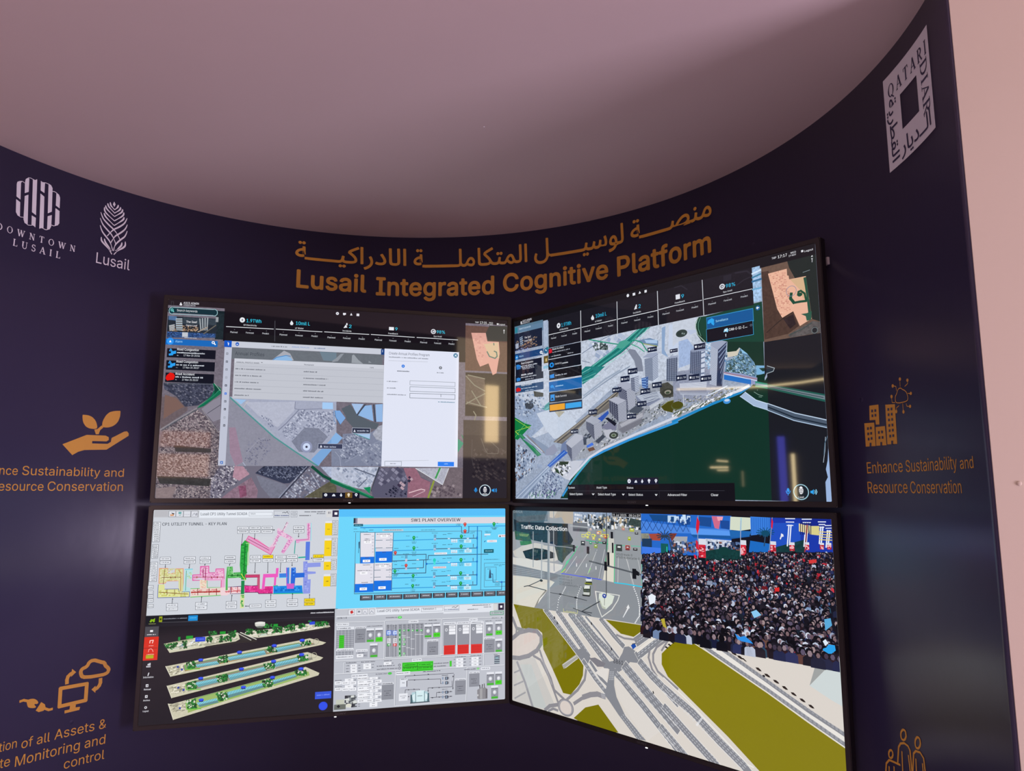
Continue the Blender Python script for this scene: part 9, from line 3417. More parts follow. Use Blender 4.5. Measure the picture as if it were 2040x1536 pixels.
ART['LR_traffic'] = '''
P 9a9ea4 0 -12 -12 1439 -12 1429 808 -12 808
P 6a7a86 3 3 -9 444 -9 443 87 3 92
P 4a5e68 3 3 -5 434 2 381 139 3 189
P b4a99a 0 545 0 749 0 739 99 642 95 604 48 524 57
P c8c0b4 0 464 -2 555 0 514 57 464 51
P 8fa0b8 4 740 0 1147 -1 1147 22 943 53 739 86
C c4ccd8,6f8094,9aa8bc,e0e4ea 19 80 5 3 6 740 17 1147 22 1452 40 1442 121 1230 110 942 140 748 99
S 2a343c,e4e8ec,56646e,b4a488 160 10 29 10 38 5 7 749 37 1155 28 1444 59 1442 121 942 120 758 92
P 3a4a48 4 1331 36 1444 52 1442 103 1305 88
P 22323c 2 14 77 104 104 681 156 737 229 659 308 523 274 255 252 26 174
P 1e2a30 3 508 170 680 160 732 236 698 279 601 312 523 274
P 2f5a48 4 26 181 212 196 244 267 137 265 37 255
P 6a8a5a 4 82 201 212 203 191 226 93 223
P 3a7a4a 4 93 267 234 260 255 288 104 303
P c8c6c0 0 4 360 115 310 287 272 522 288 659 363 521 413 180 429 27 403
P 1a2428 2 131 352 287 315 421 322 522 344 522 385 297 421 169 408
C 4a5450,101a1e,2a3436 26 60 10 4 16 148 351 411 322 522 358 286 393
P 3c4a44 4 522 288 717 264 774 282 659 363 610 421 561 397
P d4d2cc 0 4 411 255 417 619 434 600 470 511 511 4 470
P 7c8086 0 4 474 540 512 599 524 480 569 5 558
L a4a8ae 4 16 499 400 513
L a4a8ae 4 16 515 400 525
L a4a8ae 4 16 531 400 538
L a4a8ae 4 16 547 400 550
P d6d2c6 0 5 569 201 564 480 572 520 582 430 656 358 740 285 814 6 812
P 8a8880 0 409 658 440 655 337 735 301 816 275 815 327 736
L ecece8 5 520 582 440 655 353 733 301 812
P 8b9096 0 599 504 658 418 755 323 942 140 1110 134 1099 245 1070 376 1015 523 1152 530 1437 536 1430 804 1035 810 285 814 429 663 520 582 480 569 599 524
P 94999e 0 951 133 1450 121 1438 265 1437 536 1161 530 1167 280 1135 178
P 9aa0a4 0 1179 131 1448 165 1445 264 1175 279
P dcd8ca 0 1107 283 1168 280 1157 527 1050 517 1078 389
P c8c8c0 0 1109 192 1169 196 1168 306 1110 309
L d0d2d4 4 773 356 648 493
L d0d2d4 4 921 294 752 492
L d0d2d4 4 993 290 891 487
L d0d2d4 4 1072 285 1006 511
P e0e2e4 0 766 437 777 436 776 410 768 410
P e0e2e4 0 872 433 883 432 882 405 875 406
P e0e2e4 0 974 445 985 444 983 418 976 419
L d8d8d8 4 1208 335 1199 526
L d8d8d8 4 1282 330 1358 543
E e6e8ea 0 646 609 6 4
E e6e8ea 0 640 619 6 4
E e6e8ea 0 633 629 6 4
E e6e8ea 0 626 639 6 4
E e6e8ea 0 619 649 6 4
E e6e8ea 0 610 661 6 4
E e6e8ea 0 598 675 6 4
E e6e8ea 0 587 688 6 4
E e6e8ea 0 576 702 6 4
E e6e8ea 0 566 718 6 4
E e6e8ea 0 562 739 6 4
E e6e8ea 0 557 760 6 4
E e6e8ea 0 552 781 6 4
E e6e8ea 0 548 801 6 4
E e6e8ea 0 816 593 6 4
E e6e8ea 0 807 609 6 4
E e6e8ea 0 798 625 6 4
E e6e8ea 0 790 641 6 4
E e6e8ea 0 781 657 6 4
E e6e8ea 0 776 671 6 4
E e6e8ea 0 774 684 6 4
E e6e8ea 0 772 696 6 4
E e6e8ea 0 769 709 6 4
E e6e8ea 0 768 721 6 4
E e6e8ea 0 768 732 6 4
E e6e8ea 0 768 744 6 4
E e6e8ea 0 769 755 6 4
E e6e8ea 0 769 766 6 4
E e6e8ea 0 1350 544 6 5
E e6e8ea 0 1357 559 6 5
E e6e8ea 0 1364 573 6 5
E e6e8ea 0 1372 588 6 5
E e6e8ea 0 1379 602 6 5
E e6e8ea 0 1386 617 6 5
E e6e8ea 0 1390 631 6 5
E e6e8ea 0 1393 644 6 5
E e6e8ea 0 1396 658 6 5
E e6e8ea 0 1399 672 6 5
E e6e8ea 0 1402 685 6 5
E e6e8ea 0 1403 697 6 5
E e6e8ea 0 1402 708 6 5
E e6e8ea 0 1402 718 6 5
E e6e8ea 0 1401 729 6 5
E e6e8ea 0 1400 739 6 5
E e6e8ea 0 1398 750 6 5
E e6e8ea 0 1390 760 6 5
E e6e8ea 0 1382 770 6 5
E e6e8ea 0 1374 780 6 5
E e6e8ea 0 1367 791 6 5
E e6e8ea 0 1359 801 6 5
L b4b6b8 4 1298 348 1342 532
L c4c6c8 4 1396 342 1431 475
P dfe0da 0 965 609 1217 616 1200 658 1139 734 1031 804 985 720
P 8b9096 0 978 616 1207 622 1190 659 1133 729 1034 794 993 715
P d8e0d4 0 1008 624 1065 612 1163 628 1140 684 1075 738 1037 733 1003 673
P b8c0b0 0 1003 673 1037 733 1075 738 1071 723 1041 717 1012 659
P e4e6e8 0 1298 676 1309 702 1299 707 1246 778 1240 777 1285 705 1277 703
L 1fc878 6 599 497 678 403 755 323 783 274
L 1fc878 5 1109 179 1099 258 1079 376
L 24b888 6 877 223 1108 241
P 5ac898 0 658 404 697 381 677 416 648 432
L 5060e0 7 599 504 845 511 1032 518
L 30c8e8 8 1165 529 1277 529 1437 536
L 3ae08a 5 1174 247 1163 526
L 5ac8a8 4 1438 265 1426 512
L 5ac0a0 5 1176 244 1438 243
L c8d040 6 648 466 599 500
L 8ae060 5 900 474 923 439
R 2a3038 0 822 230 866 265
R e8ece8 0 833 239 855 247
R 3a8a6a 0 912 229 941 252
R e8ece8 0 919 235 934 240
R 8aa43a 0 962 250 997 278
R e8ece8 0 971 257 989 264
R 1a2a20 0 1050 224 1088 243
R e8ece8 0 1059 229 1078 233
R 3a6a4a 0 980 225 1008 242
R e8ece8 0 987 229 1001 233
R c8c83a 0 883 190 908 207
R e8ece8 0 889 194 902 198
R d8c43a 0 946 197 971 214
R e8ece8 0 952 201 965 205
R c8c83a 0 1009 201 1033 218
R e8ece8 0 1015 205 1027 209
R c83a2a 0 1072 173 1102 200
R f0d0d0 0 1079 180 1095 186
R a8b42a 0 1060 125 1081 145
R e8ece8 0 1066 130 1076 135
R dcdcdc 0 992 152 1016 169
R e8ece8 0 998 156 1010 160
R c0c4a0 0 1025 172 1053 192
R e8ece8 0 1032 177 1046 182
R b0b840 0 960 173 985 191
R e8ece8 0 966 177 979 182
R a8b81a 0 1305 176 1333 203
R e8ece8 0 1312 183 1326 189
R 6a2a30 0 1280 242 1321 278
R f0d0d0 0 1290 251 1311 259
R 2a2426 0 1353 258 1394 276
R e8ece8 0 1363 263 1384 267
R b4bc3a 0 1324 113 1366 137
R e8ece8 0 1335 119 1356 125
R 3a3c40 0 1373 140 1405 157
R e8ece8 0 1381 144 1397 148
R c07a6a 0 1250 113 1276 130
R e8ece8 0 1256 117 1270 121
R c0a8a0 0 916 125 941 143
R e8ece8 0 922 129 935 133
R 3a4240 0 1188 239 1247 289
R e8ece8 0 1203 252 1233 263
N e8e83a 4 831 178 862 198
N e8e83a 4 873 173 904 193
N e8e83a 4 892 158 922 179
N e8e83a 4 941 173 971 193
N e8e83a 4 1009 147 1038 167
N e8e83a 4 1048 169 1077 188
N e8e83a 4 1083 167 1112 187
N e06a5a 4 995 151 1031 168
N e06a5a 4 1066 175 1100 191
N e06a5a 3 1281 242 1329 266
P 3c4438 0 847 649 839 597 871 575 921 577 919 649 906 658
P dfe2dc 0 848 603 911 597 912 574 857 576
P c8ccc8 0 843 630 911 627 906 647 842 650
R 5a625c 0 850 613 908 618
P 1c2024 0 829 648 910 650 910 659 833 661
P 3a4034 0 871 545 935 540 937 566 862 572
P dfe4e8 0 876 522 931 514 935 540 873 545
R 3a5ac0 0 881 511 926 523
R 8a9424 0 855 556 934 564
R dfe4dc 0 867 526 933 533
L 8f969c 23 454 -5 449 418 444 799
L aab0b4 10 463 179 459 798
L 9aa0a4 10 264 179 263 477
L a8aeb2 13 372 250 364 579
L 9aa0a4 10 513 -3 511 261 516 490
L 4a5056 9 1097 3 1082 632
L 8a9096 7 391 284 660 288 755 293 1019 303
L 545a60 12 910 384 1113 409 1440 451
L 3a4046 7 148 651 201 639 419 657
L 4a5056 7 201 642 359 579
L 3c4248 5 470 670 598 673 750 682 878 692
L 3c4248 8 822 783 1012 685
L 3c4248 6 730 767 822 783 921 801
L 3c4248 6 822 783 930 781
R 14171b 0 884 271 912 328
R 14171b 0 1066 377 1095 445
R 14171b 0 1342 410 1379 484
R 14171b 0 732 267 754 320
R 14171b 0 1098 303 1120 405
R 14171b 0 1146 229 1162 306
R 14171b 0 1136 146 1159 197
P 14171b 0 1377 418 1409 434 1404 459 1376 455
E 2a48a0 0 1062 638 21 17
P e8ecf4 0 1052 630 1064 644 1072 633
L 3a4048 4 1064 653 1061 708
R 6a7078 0 734 86 896 155
R 4a5058 0 738 134 896 156
L a8aeb2 9 705 114 897 121
E 22262a 0 586 672 18 6
E 22262a 0 757 682 17 6
E 2a2e32 0 362 582 19 10
T 50565c 0 575 532 719 13.7 VCUD car: 4
T 50565c 0 574 555 718 13.7 VCUD bus: 1
T 50565c 0 574 579 718 13.7 VCUD truck: 1
T 50565c 0 574 598 811 13.7 VCUD motorcycle: 1
T 3a4038 0 1187 320 1344 15.4 VCUD truck: 0
T 3a4038 0 1186 342 1412 15.4 VCUD motorcycle: 0
T 9aa4a8 0 14 22 128 21.0 DAHUA
N 5a666a 4 12 -1 130 25
L d0d090 5 621 783 620 807 776 802 778 779
B c8c890 654 796 757 7 17
R 1b2128 0 101 99 679 160
T f4f6f8 2 109 159 669 33.9 Traffic Data Collection
R 0c0e10 0 1149 1 1430 29
T e0e2e4 0 1152 26 1294 18.3 19 Jul 2025
T e0e2e4 0 1319 26 1422 17.9 08:14:39
'''
ART['LR_crowd'] = '''
P 10121f 0 1439 -12 2890 -12 2890 807 1439 807
P 2468c8 0 1436 -1 2199 -2 2187 267 1428 300
P 4a86e0 0 1435 54 1915 91 2195 88 2193 136 1862 129 1432 139
P 124a88 0 1509 6 1679 6 1677 54 1546 51
P b8d4f0 0 1678 9 1751 8 1749 60 1677 58
P 1a4a80 0 1706 16 1733 16 1732 53 1704 54
P 2a78d0 0 1760 8 1866 9 1865 56 1758 56
S c8e0f8,1a4a90 40 12 31 16 39 0 7 1760 11 1866 9 1864 60 1758 59
L 1a3a78 4 1432 46 1484 121
L 1a3a78 4 1487 44 1430 123
L 1a3a78 4 1489 44 1540 121
L 1a3a78 4 1542 43 1486 123
L 1a3a78 4 1544 43 1595 120
L 1a3a78 4 1597 42 1542 122
L 1a3a78 4 1599 41 1649 120
L 1a3a78 4 1651 40 1597 122
L 1a3a78 4 1653 40 1702 119
L 1a3a78 4 1705 39 1651 121
L 1a3a78 4 1707 39 1754 119
L 1a3a78 4 1757 37 1704 120
L 1a3a78 4 1759 37 1806 118
L 1a3a78 4 1809 36 1756 120
L 1a3a78 4 1811 36 1857 118
L 1a3a78 4 1860 34 1808 119
P 5a9af0 0 1863 93 2195 102 2184 151 1879 143
P 1a58a0 0 1870 136 2340 130 2184 154 1895 156
P 1a4a90 0 1944 11 2045 15 2038 79 1942 72
P d06a8a 0 2045 5 2119 6 2099 91 2066 85
P f0a0b0 0 2086 7 2135 6 2126 34 2093 35
P 1a4a98 0 2110 31 2182 33 2179 92 2115 84
P d4dcc8 0 2191 5 2339 8 2339 83 2258 96 2183 92
P a8d0d8 0 2266 10 2277 10 2269 99 2257 99
P 1f66b0 0 2179 95 2342 96 2325 131 2185 144
P 3a80e0 0 2339 1 2487 4 2482 104 2337 123
Q 2460b8 9 30 2342 8 2337 117 2475 104 2480 4
P 1838a8 0 2480 4 2889 4 2882 224 2469 224
P 2050c0 0 2478 38 2683 32 2675 173 2470 191
P 14288a 0 2684 6 2889 4 2885 63 2681 58
P a44a3a 0 1505 147 1618 139 1607 192 1523 192
P 8a8a7a 5 1432 146 1505 143 1513 196 1435 207
P 1c3a5a 0 1441 184 1532 180 1530 248 1439 253
P 3f7ae8 0 1439 242 1610 244 1613 288 1438 291
P a4a8b0 0 1710 157 1843 152 1832 225 1716 231
P 2a3a4a 4 1717 209 1789 190 1803 291 1714 297
P c8d0e0 5 1989 159 2192 164 2189 226 1994 223
P 7a3a30 4 1683 136 1756 133 1708 194
S c8d0e0,1a2a4a,8a5a4a,5a74a0,2a3a5a 200 8 24 8 24 0 46 1708 194 2269 174 2266 235 1706 268
P 0f3a3a 5 1977 245 2134 215 2259 229 2271 289 1982 309
E 0e3c3a 0 2133 236 48 28
P 123a3e 5 2514 188 2704 133 2699 216 2490 235
P 1a6ac0 0 2331 157 2471 171 2451 277 2310 273
L 0d4a68 5 2442 99 2504 97
L 0d4a68 5 2442 99 2497 110
L 0d4a68 5 2442 99 2480 121
L 0d4a68 5 2442 99 2455 128
L 0d4a68 5 2442 99 2427 129
L 0d4a68 5 2442 99 2402 124
L 0d4a68 5 2442 99 2385 114
L 0d4a68 5 2442 99 2379 102
L 0d4a68 5 2442 99 2386 88
L 0d4a68 5 2442 99 2404 77
L 0d4a68 5 2442 99 2430 70
L 0d4a68 5 2442 99 2458 69
L 0d4a68 5 2442 99 2482 74
L 0d4a68 5 2442 99 2499 84
E 0d4a68 0 2442 106 29 20
L 2a4a6a 8 2441 119 2430 186
L 2a3a4a 7 1646 160 1715 150
L 2a3a4a 7 1646 160 1705 167
L 2a3a4a 7 1646 160 1679 180
L 2a3a4a 7 1646 160 1645 186
L 2a3a4a 7 1646 160 1610 183
L 2a3a4a 7 1646 160 1585 172
L 2a3a4a 7 1646 160 1576 156
L 2a3a4a 7 1646 160 1586 138
L 2a3a4a 7 1646 160 1612 125
L 2a3a4a 7 1646 160 1647 119
L 2a3a4a 7 1646 160 1681 122
L 2a3a4a 7 1646 160 1706 133
L 3a4a5a 13 1682 158 1710 275
L dfe6f8 6 2584 8 2647 7
L dfe6f8 6 2588 29 2640 28
L dfe6f8 6 2593 50 2633 49
L e8eefc 8 2606 47 2588 178
L e8eefc 8 2620 47 2603 171
L dfe6f8 6 2694 9 2755 7
L dfe6f8 6 2699 29 2749 28
L dfe6f8 6 2703 50 2742 48
L e8eefc 8 2716 47 2698 175
L e8eefc 8 2729 46 2712 168
L dfe6f8 6 2797 22 2844 21
L dfe6f8 6 2801 38 2838 37
L dfe6f8 6 2805 54 2831 53
L e8eefc 8 2812 52 2796 153
L e8eefc 8 2825 51 2809 147
L dfe6f8 5 2838 43 2884 41
L dfe6f8 5 2842 59 2878 57
L dfe6f8 5 2846 75 2872 74
L e8eefc 8 2853 72 2837 173
L e8eefc 8 2866 72 2850 167
P d8cf8a 0 2736 49 2802 47 2799 104 2740 100
P e8d8a0 0 2672 35 2736 49 2733 94 2670 84
L 1a2058 5 2683 32 2679 103
L 1a2058 5 2697 31 2692 102
L 1a2058 5 2710 31 2706 101
L 1a2058 5 2724 30 2719 101
L 1a2058 5 2737 30 2733 100
L 1a2058 5 2750 30 2746 100
L e8d070 5 2800 82 2878 82
L e8d070 5 2799 98 2877 98
L e8d070 5 2798 113 2876 113
L e8d070 5 2797 129 2875 129
P e8e8f0 0 2550 101 2564 107 2567 120 2553 124 2545 141 2539 135 2547 118
P 0f5a58 0 1611 210 1676 211 1674 359 1652 367 1648 405 1628 406 1625 362 1609 356
L 2ac8b0 8 1664 234 1662 352
L 8a9ab8 6 1936 4 1918 341
L a8b4cc 5 2268 30 2253 263
L 8a9ab8 5 2495 4 2455 277
L 8a3a48 9 2726 43 2699 223
R d8dce8 0 1933 162 1992 205
R d42a3c 0 1931 202 1988 291
S f0b0b8,a81a2a 14 11 22 7 15 0 24 1940 221 1982 219 1980 278 1937 281
R d8dce8 0 2260 157 2301 190
R d42a3c 0 2259 187 2298 254
S f0b0b8,a81a2a 14 10 16 7 14 0 27 2264 202 2295 200 2292 244 2262 246
R d8dce8 0 2474 154 2513 177
R d42a3c 0 2472 176 2510 224
S f0b0b8,a81a2a 14 10 15 7 13 0 30 2478 186 2506 185 2505 218 2476 219
R d8dce8 0 2604 154 2637 172
R d42a3c 0 2603 171 2634 207
S f0b0b8,a81a2a 14 10 13 6 13 0 33 2608 179 2631 178 2630 202 2607 204
R d8dce8 0 2707 149 2732 165
R d42a3c 0 2706 164 2731 196
S f0b0b8,a81a2a 14 9 10 6 13 0 36 2709 171 2728 170 2727 191 2708 192
R d8dce8 0 2800 148 2825 161
R d42a3c 0 2799 160 2823 187
S f0b0b8,a81a2a 14 9 10 6 12 0 39 2802 166 2821 165 2820 183 2801 184
R d8dce8 0 2845 146 2870 159
R d42a3c 0 2844 158 2868 185
S f0b0b8,a81a2a 14 9 10 6 12 0 42 2848 164 2866 163 2865 181 2847 182
P d42038 0 1927 11 1947 47 1940 97 1924 134 1915 91
P d42038 0 1912 170 1928 184 1930 241 1911 228
P d8203a 0 1891 272 1908 278 1931 340 1917 350 1897 321
P d8203a 0 2491 4 2500 31 2492 77 2484 64
P d8203a 0 2458 211 2472 223 2466 276 2451 277
P c82a3a 0 1878 373 1899 378 1894 407 1875 409
P 151826 3 1437 299 1706 268 1974 309 2264 290 2305 233 2880 200 2885 815 1437 810
K 2400 12 47 1440 295 1706 261 1974 306 2272 279 2305 233 2883 202 2888 815 1437 814
P 2aa0e8 0 2804 762 2818 742 2856 742 2860 771 2834 793 2815 796 2781 781 2784 771
P e0ecf8 0 2784 729 2801 714 2818 736 2798 754
P 2f90e8 0 2191 764 2229 782 2263 770 2307 797 2321 811 2239 807 2209 798
P d82a2a 0 2489 444 2521 438 2520 464 2490 467
P d43a3a 0 2724 256 2774 248 2773 268 2726 278
P b8a838 0 1596 746 1628 737 1638 785 1651 805 1615 795
P e8eef8 0 1486 597 1520 575 1557 589 1546 635 1499 658
P 8ac8f0 0 2316 612 2354 595 2389 623 2337 649
P 5aa8d8 0 2801 599 2840 588 2847 629 2804 665
'''
ART['arabic_a'] = '''
A gold 2 -1190 283 -153 165.6 65172.1600.1600.1600.1600.65268.65243.65165.65197.65193.65166.65247.65165
R gold 0 -1107 261 -837 286
'''
ART['arabic_b'] = '''
A gold 2 -76 298 1041 174.4 65172.1600.1600.1600.1600.1600.65248.65251.65166.65244.65176.65252.65247.65165
R gold 0 7 274 304 301
'''
ART['arabic_c'] = '''
A gold 2 1117 275 2012 180.4 65246.1600.1600.1600.1600.1600.65268.65203.65262.65247
'''
ART['arabic_d'] = '''
A gold 2 2088 272 2898 169.9 65172.1600.1600.1600.1600.65212.65256.65251
R gold 0 2169 249 2428 275
'''
ART['english_a'] = '''
T gold 3 -1173 561 -524 164.0 Lusail
'''
ART['english_b'] = '''
T gold 3 -434 582 716 168.9 Integrated
'''
ART['english_c'] = '''
T gold 3 802 570 1854 167.5 Cognitive
'''
ART['english_d'] = '''
T gold 3 1942 570 2884 170.0 Platform
'''
ART['downtown_emblem'] = '''
P white 0 -3466 235 -3463 217 -3447 204 -3428 199 -3437 214 -3429 341 -3459 328
P white 0 -3459 348 -3429 361 -3421 466 -3439 463 -3452 445
P white 0 -3410 202 -3407 173 -3390 155 -3382 163 -3377 261 -3404 281
P white 0 -3402 303 -3377 283 -3361 511 -3385 501 -3394 479
P white 0 -3357 152 -3340 154 -3326 142 -3309 419 -3340 405
P white 0 -3339 430 -3308 439 -3305 512 -3319 504 -3334 504
P white 0 -3299 143 -3285 150 -3268 147 -3265 228 -3294 218
P white 0 -3293 241 -3263 256 -3247 503 -3262 503 -3277 513
P white 0 -3242 143 -3222 149 -3210 168 -3199 352 -3227 375
P white 0 -3226 398 -3197 378 -3193 467 -3203 494 -3221 503
P white 0 -3179 193 -3159 201 -3149 222 -3145 307 -3175 294
P white 0 -3175 315 -3144 328 -3137 425 -3147 444 -3168 454
L white 4 -3446 206 -3428 199 -3413 205
L white 4 -3439 463 -3416 470 -3396 465
L white 4 -3390 156 -3371 151 -3356 155
L white 4 -3385 501 -3356 512 -3333 506
L white 5 -3285 151 -3261 145 -3239 148
L white 5 -3248 502 -3233 506 -3219 502
L white 5 -3208 193 -3194 189 -3174 195
L white 5 -3192 456 -3177 458 -3161 450
'''
ART['downtown_lettering'] = '''
F white -3572 614 -3003 48.7 0 DOWNTOWN
F white -3450 697 -3108 51.6 0 LUSAIL
'''
ART['leaf_emblem'] = '''
P white 0 -2742 113 -2729 133 -2737 158 -2750 140
V white 1.2 13.0 -2772 128 -2763 156 -2735 179
V white 1.2 13.1 -2708 131 -2712 154 -2735 183
V white 1.2 13.0 -2790 143 -2779 170 -2734 206
V white 1.2 13.1 -2689 144 -2694 170 -2734 211
V white 1.2 12.9 -2805 166 -2792 194 -2732 237
V white 1.2 13.1 -2672 156 -2678 186 -2732 239
V white 1.2 12.9 -2813 184 -2800 225 -2730 273
V white 1.2 13.2 -2660 181 -2668 214 -2730 276
V white 1.2 12.9 -2812 233 -2794 263 -2729 312
V white 1.2 13.1 -2655 220 -2665 249 -2728 315
V white 1.6 12.0 -2837 234 -2814 281 -2772 317 -2727 348 -2698 378 -2673 418
V white 1.6 12.4 -2631 222 -2649 271 -2686 313 -2727 348 -2754 385 -2773 416
V white 1.6 12.0 -2838 283 -2815 328 -2782 360 -2745 391 -2720 427 -2703 462
V white 1.6 12.3 -2625 276 -2641 321 -2677 365 -2710 398 -2727 429 -2741 463
V white 1.6 12.0 -2834 343 -2814 388 -2784 421 -2753 452 -2735 487 -2722 526
V white 1.6 12.3 -2622 330 -2637 380 -2669 419 -2698 458 -2711 490 -2715 526
V white 1.2 13.6 -2817 436 -2813 465 -2794 485 -2757 517 -2726 557
V white 1.2 13.6 -2793 443 -2782 472 -2749 510 -2734 534
V white 1.2 13.9 -2631 423 -2629 456 -2646 482 -2683 516 -2711 555
V white 1.2 13.9 -2656 437 -2659 464 -2680 496 -2700 520
'''
ART['leaf_lettering'] = '''
T white 0 -2841 657 -2581 86.3 Lusail
'''
ART['diar_panel'] = '''
P white 0 4688 133 5208 133 5208 309 4688 309
P white 0 4688 510 5208 510 5208 685 4688 685
P white 0 4688 309 4855 309 4855 510 4688 510
P white 0 5046 309 5208 309 5208 510 5046 510
'''
ART['diar_lettering'] = '''
F navy 4735 268 5182 74.6 0 QATARI
F navy 5096 279 569 77.9 90 DIAR
AR navy 1 4829 646 5166 88.4 0 65197.65166.65267.65193.1600.1600.65247.65165
AR navy 1 4730 282 646 77.9 90 65172.65267.65197.65220.65240.65247.65165
'''
ART['hand_icon'] = '''
P gold 0 -2968 2109 -2799 2027 -2659 2024 -2636 2035 -2634 2057 -2650 2069 -2755 2072 -2755 2091 -2640 2088 -2617 2071 -2614 2040 -2523 1984 -2502 1980 -2488 1995 -2487 2015 -2645 2134 -2806 2144 -2851 2160 -2891 2187
P gold 0 -2839 1874 -2833 1874 -2824 1874 -2812 1874 -2800 1875 -2789 1878 -2778 1882 -2767 1888 -2758 1896 -2750 1904 -2743 1914 -2737 1925 -2733 1936 -2730 1946 -2728 1956 -2727 1965 -2731 1972 -2739 1976 -2753 1978 -2770 1977 -2786 1975 -2798 1970 -2809 1964 -2817 1956 -2823 1947 -2829 1939 -2833 1930 -2836 1921 -2838 1912 -2839 1904 -2841 1895 -2841 1887 -2841 1880 -2841 1876
P gold 0 -2563 1822 -2563 1829 -2563 1839 -2563 1853 -2564 1866 -2567 1879 -2571 1893 -2576 1906 -2583 1917 -2591 1928 -2601 1937 -2612 1945 -2624 1951 -2636 1956 -2649 1959 -2662 1960 -2673 1960 -2681 1959 -2687 1956 -2690 1952 -2692 1946 -2692 1937 -2692 1927 -2690 1914 -2686 1901 -2681 1889 -2675 1876 -2667 1862 -2659 1852 -2650 1843 -2641 1836 -2630 1832 -2620 1828 -2608 1825 -2596 1823 -2583 1821 -2573 1820 -2567 1819
P gold 0 -2747 1983 -2724 1976 -2695 1946 -2682 1962 -2703 1983 -2712 2016 -2733 2018
'''
ART['hand_line_a'] = '''
T gold 0 -3229 2344 -2501 64.5 Sustainability and
T gold 0 -3558 2345 -3259 60.9 Enhance
'''
ART['hand_line_b'] = '''
T gold 0 -3045 2456 -2500 67.9 Conservation
T gold 0 -3428 2456 -3073 63.7 Resource
'''
ART['cloud_icon'] = '''
L gold 25 -2683 3835 -2689 3829 -2693 3821 -2696 3813 -2698 3804 -2698 3794 -2695 3786 -2690 3780 -2682 3775 -2672 3772 -2664 3768 -2657 3762 -2652 3755 -2648 3746 -2643 3740 -2637 3735 -2629 3731 -2620 3730 -2611 3730 -2601 3732 -2592 3736 -2581 3741 -2572 3745 -2563 3749 -2555 3753 -2547 3755 -2541 3758 -2536 3763 -2532 3768 -2530 3774 -2526 3781 -2522 3787 -2516 3793 -2509 3800 -2505 3806 -2502 3812 -2501 3819 -2503 3825 -2505 3831 -2509 3836 -2515 3840 -2522 3843 -2536 3846 -2557 3847 -2585 3847 -2621 3847 -2649 3844 -2669 3841 -2683 3835
L gold 25 -2789 3861 -2791 3837 -2785 3815 -2771 3802 -2761 3797
P gold 0 -2762 3765 -2731 3794 -2764 3822
L gold 25 -2554 3876 -2553 3903 -2560 3923 -2573 3937 -2587 3945
P gold 0 -2613 3941 -2586 3918 -2583 3971
L gold 26 -2830 3891 -2649 3893 -2648 4011 -2827 4017 -2830 3891
P gold 0 -2754 4027 -2714 4027 -2715 4047 -2683 4050 -2687 4071 -2788 4074 -2789 4053 -2756 4053
P gold 0 -3039 3922 -3031 3921 -3023 3921 -3015 3922 -3007 3924 -3000 3927 -2994 3931 -2988 3936 -2982 3941 -2978 3947 -2975 3952 -2974 3957 -2974 3960 -2977 3963 -2980 3964 -2983 3965 -2986 3964 -2990 3963 -2993 3962 -2995 3962 -2997 3963 -2998 3964 -2998 3966 -2997 3969 -2994 3972 -2991 3976 -2988 3979 -2987 3982 -2987 3985 -2988 3987 -2992 3988 -2998 3988 -3007 3987 -3018 3984 -3027 3981 -3034 3977 -3040 3972 -3043 3965 -3046 3958 -3048 3951 -3050 3944 -3051 3936 -3049 3929 -3045 3925
L gold 17 -3095 3922 -3073 3919 -3044 3931
P gold 0 -2954 3958 -2927 3980 -2922 4001 -2932 4022 -2965 4024 -2986 4009
L gold 17 -2924 4009 -2898 4024 -2876 4023
'''
ART['cloud_line_a'] = '''
T gold 0 -2843 4243 -2487 67.3 Assets &
T gold 0 -3060 4245 -2873 63.5 of all
T gold 0 -3438 4228 -3091 59.7 Integration
'''
ART['cloud_line_b'] = '''
T gold 0 -3091 4356 -2486 68.5 Monitoring and
T gold 0 -3392 4337 -3125 63.2 Remote
'''
ART['cloud_line_c'] = '''
T gold 0 -2762 4465 -2484 65.7 control
'''
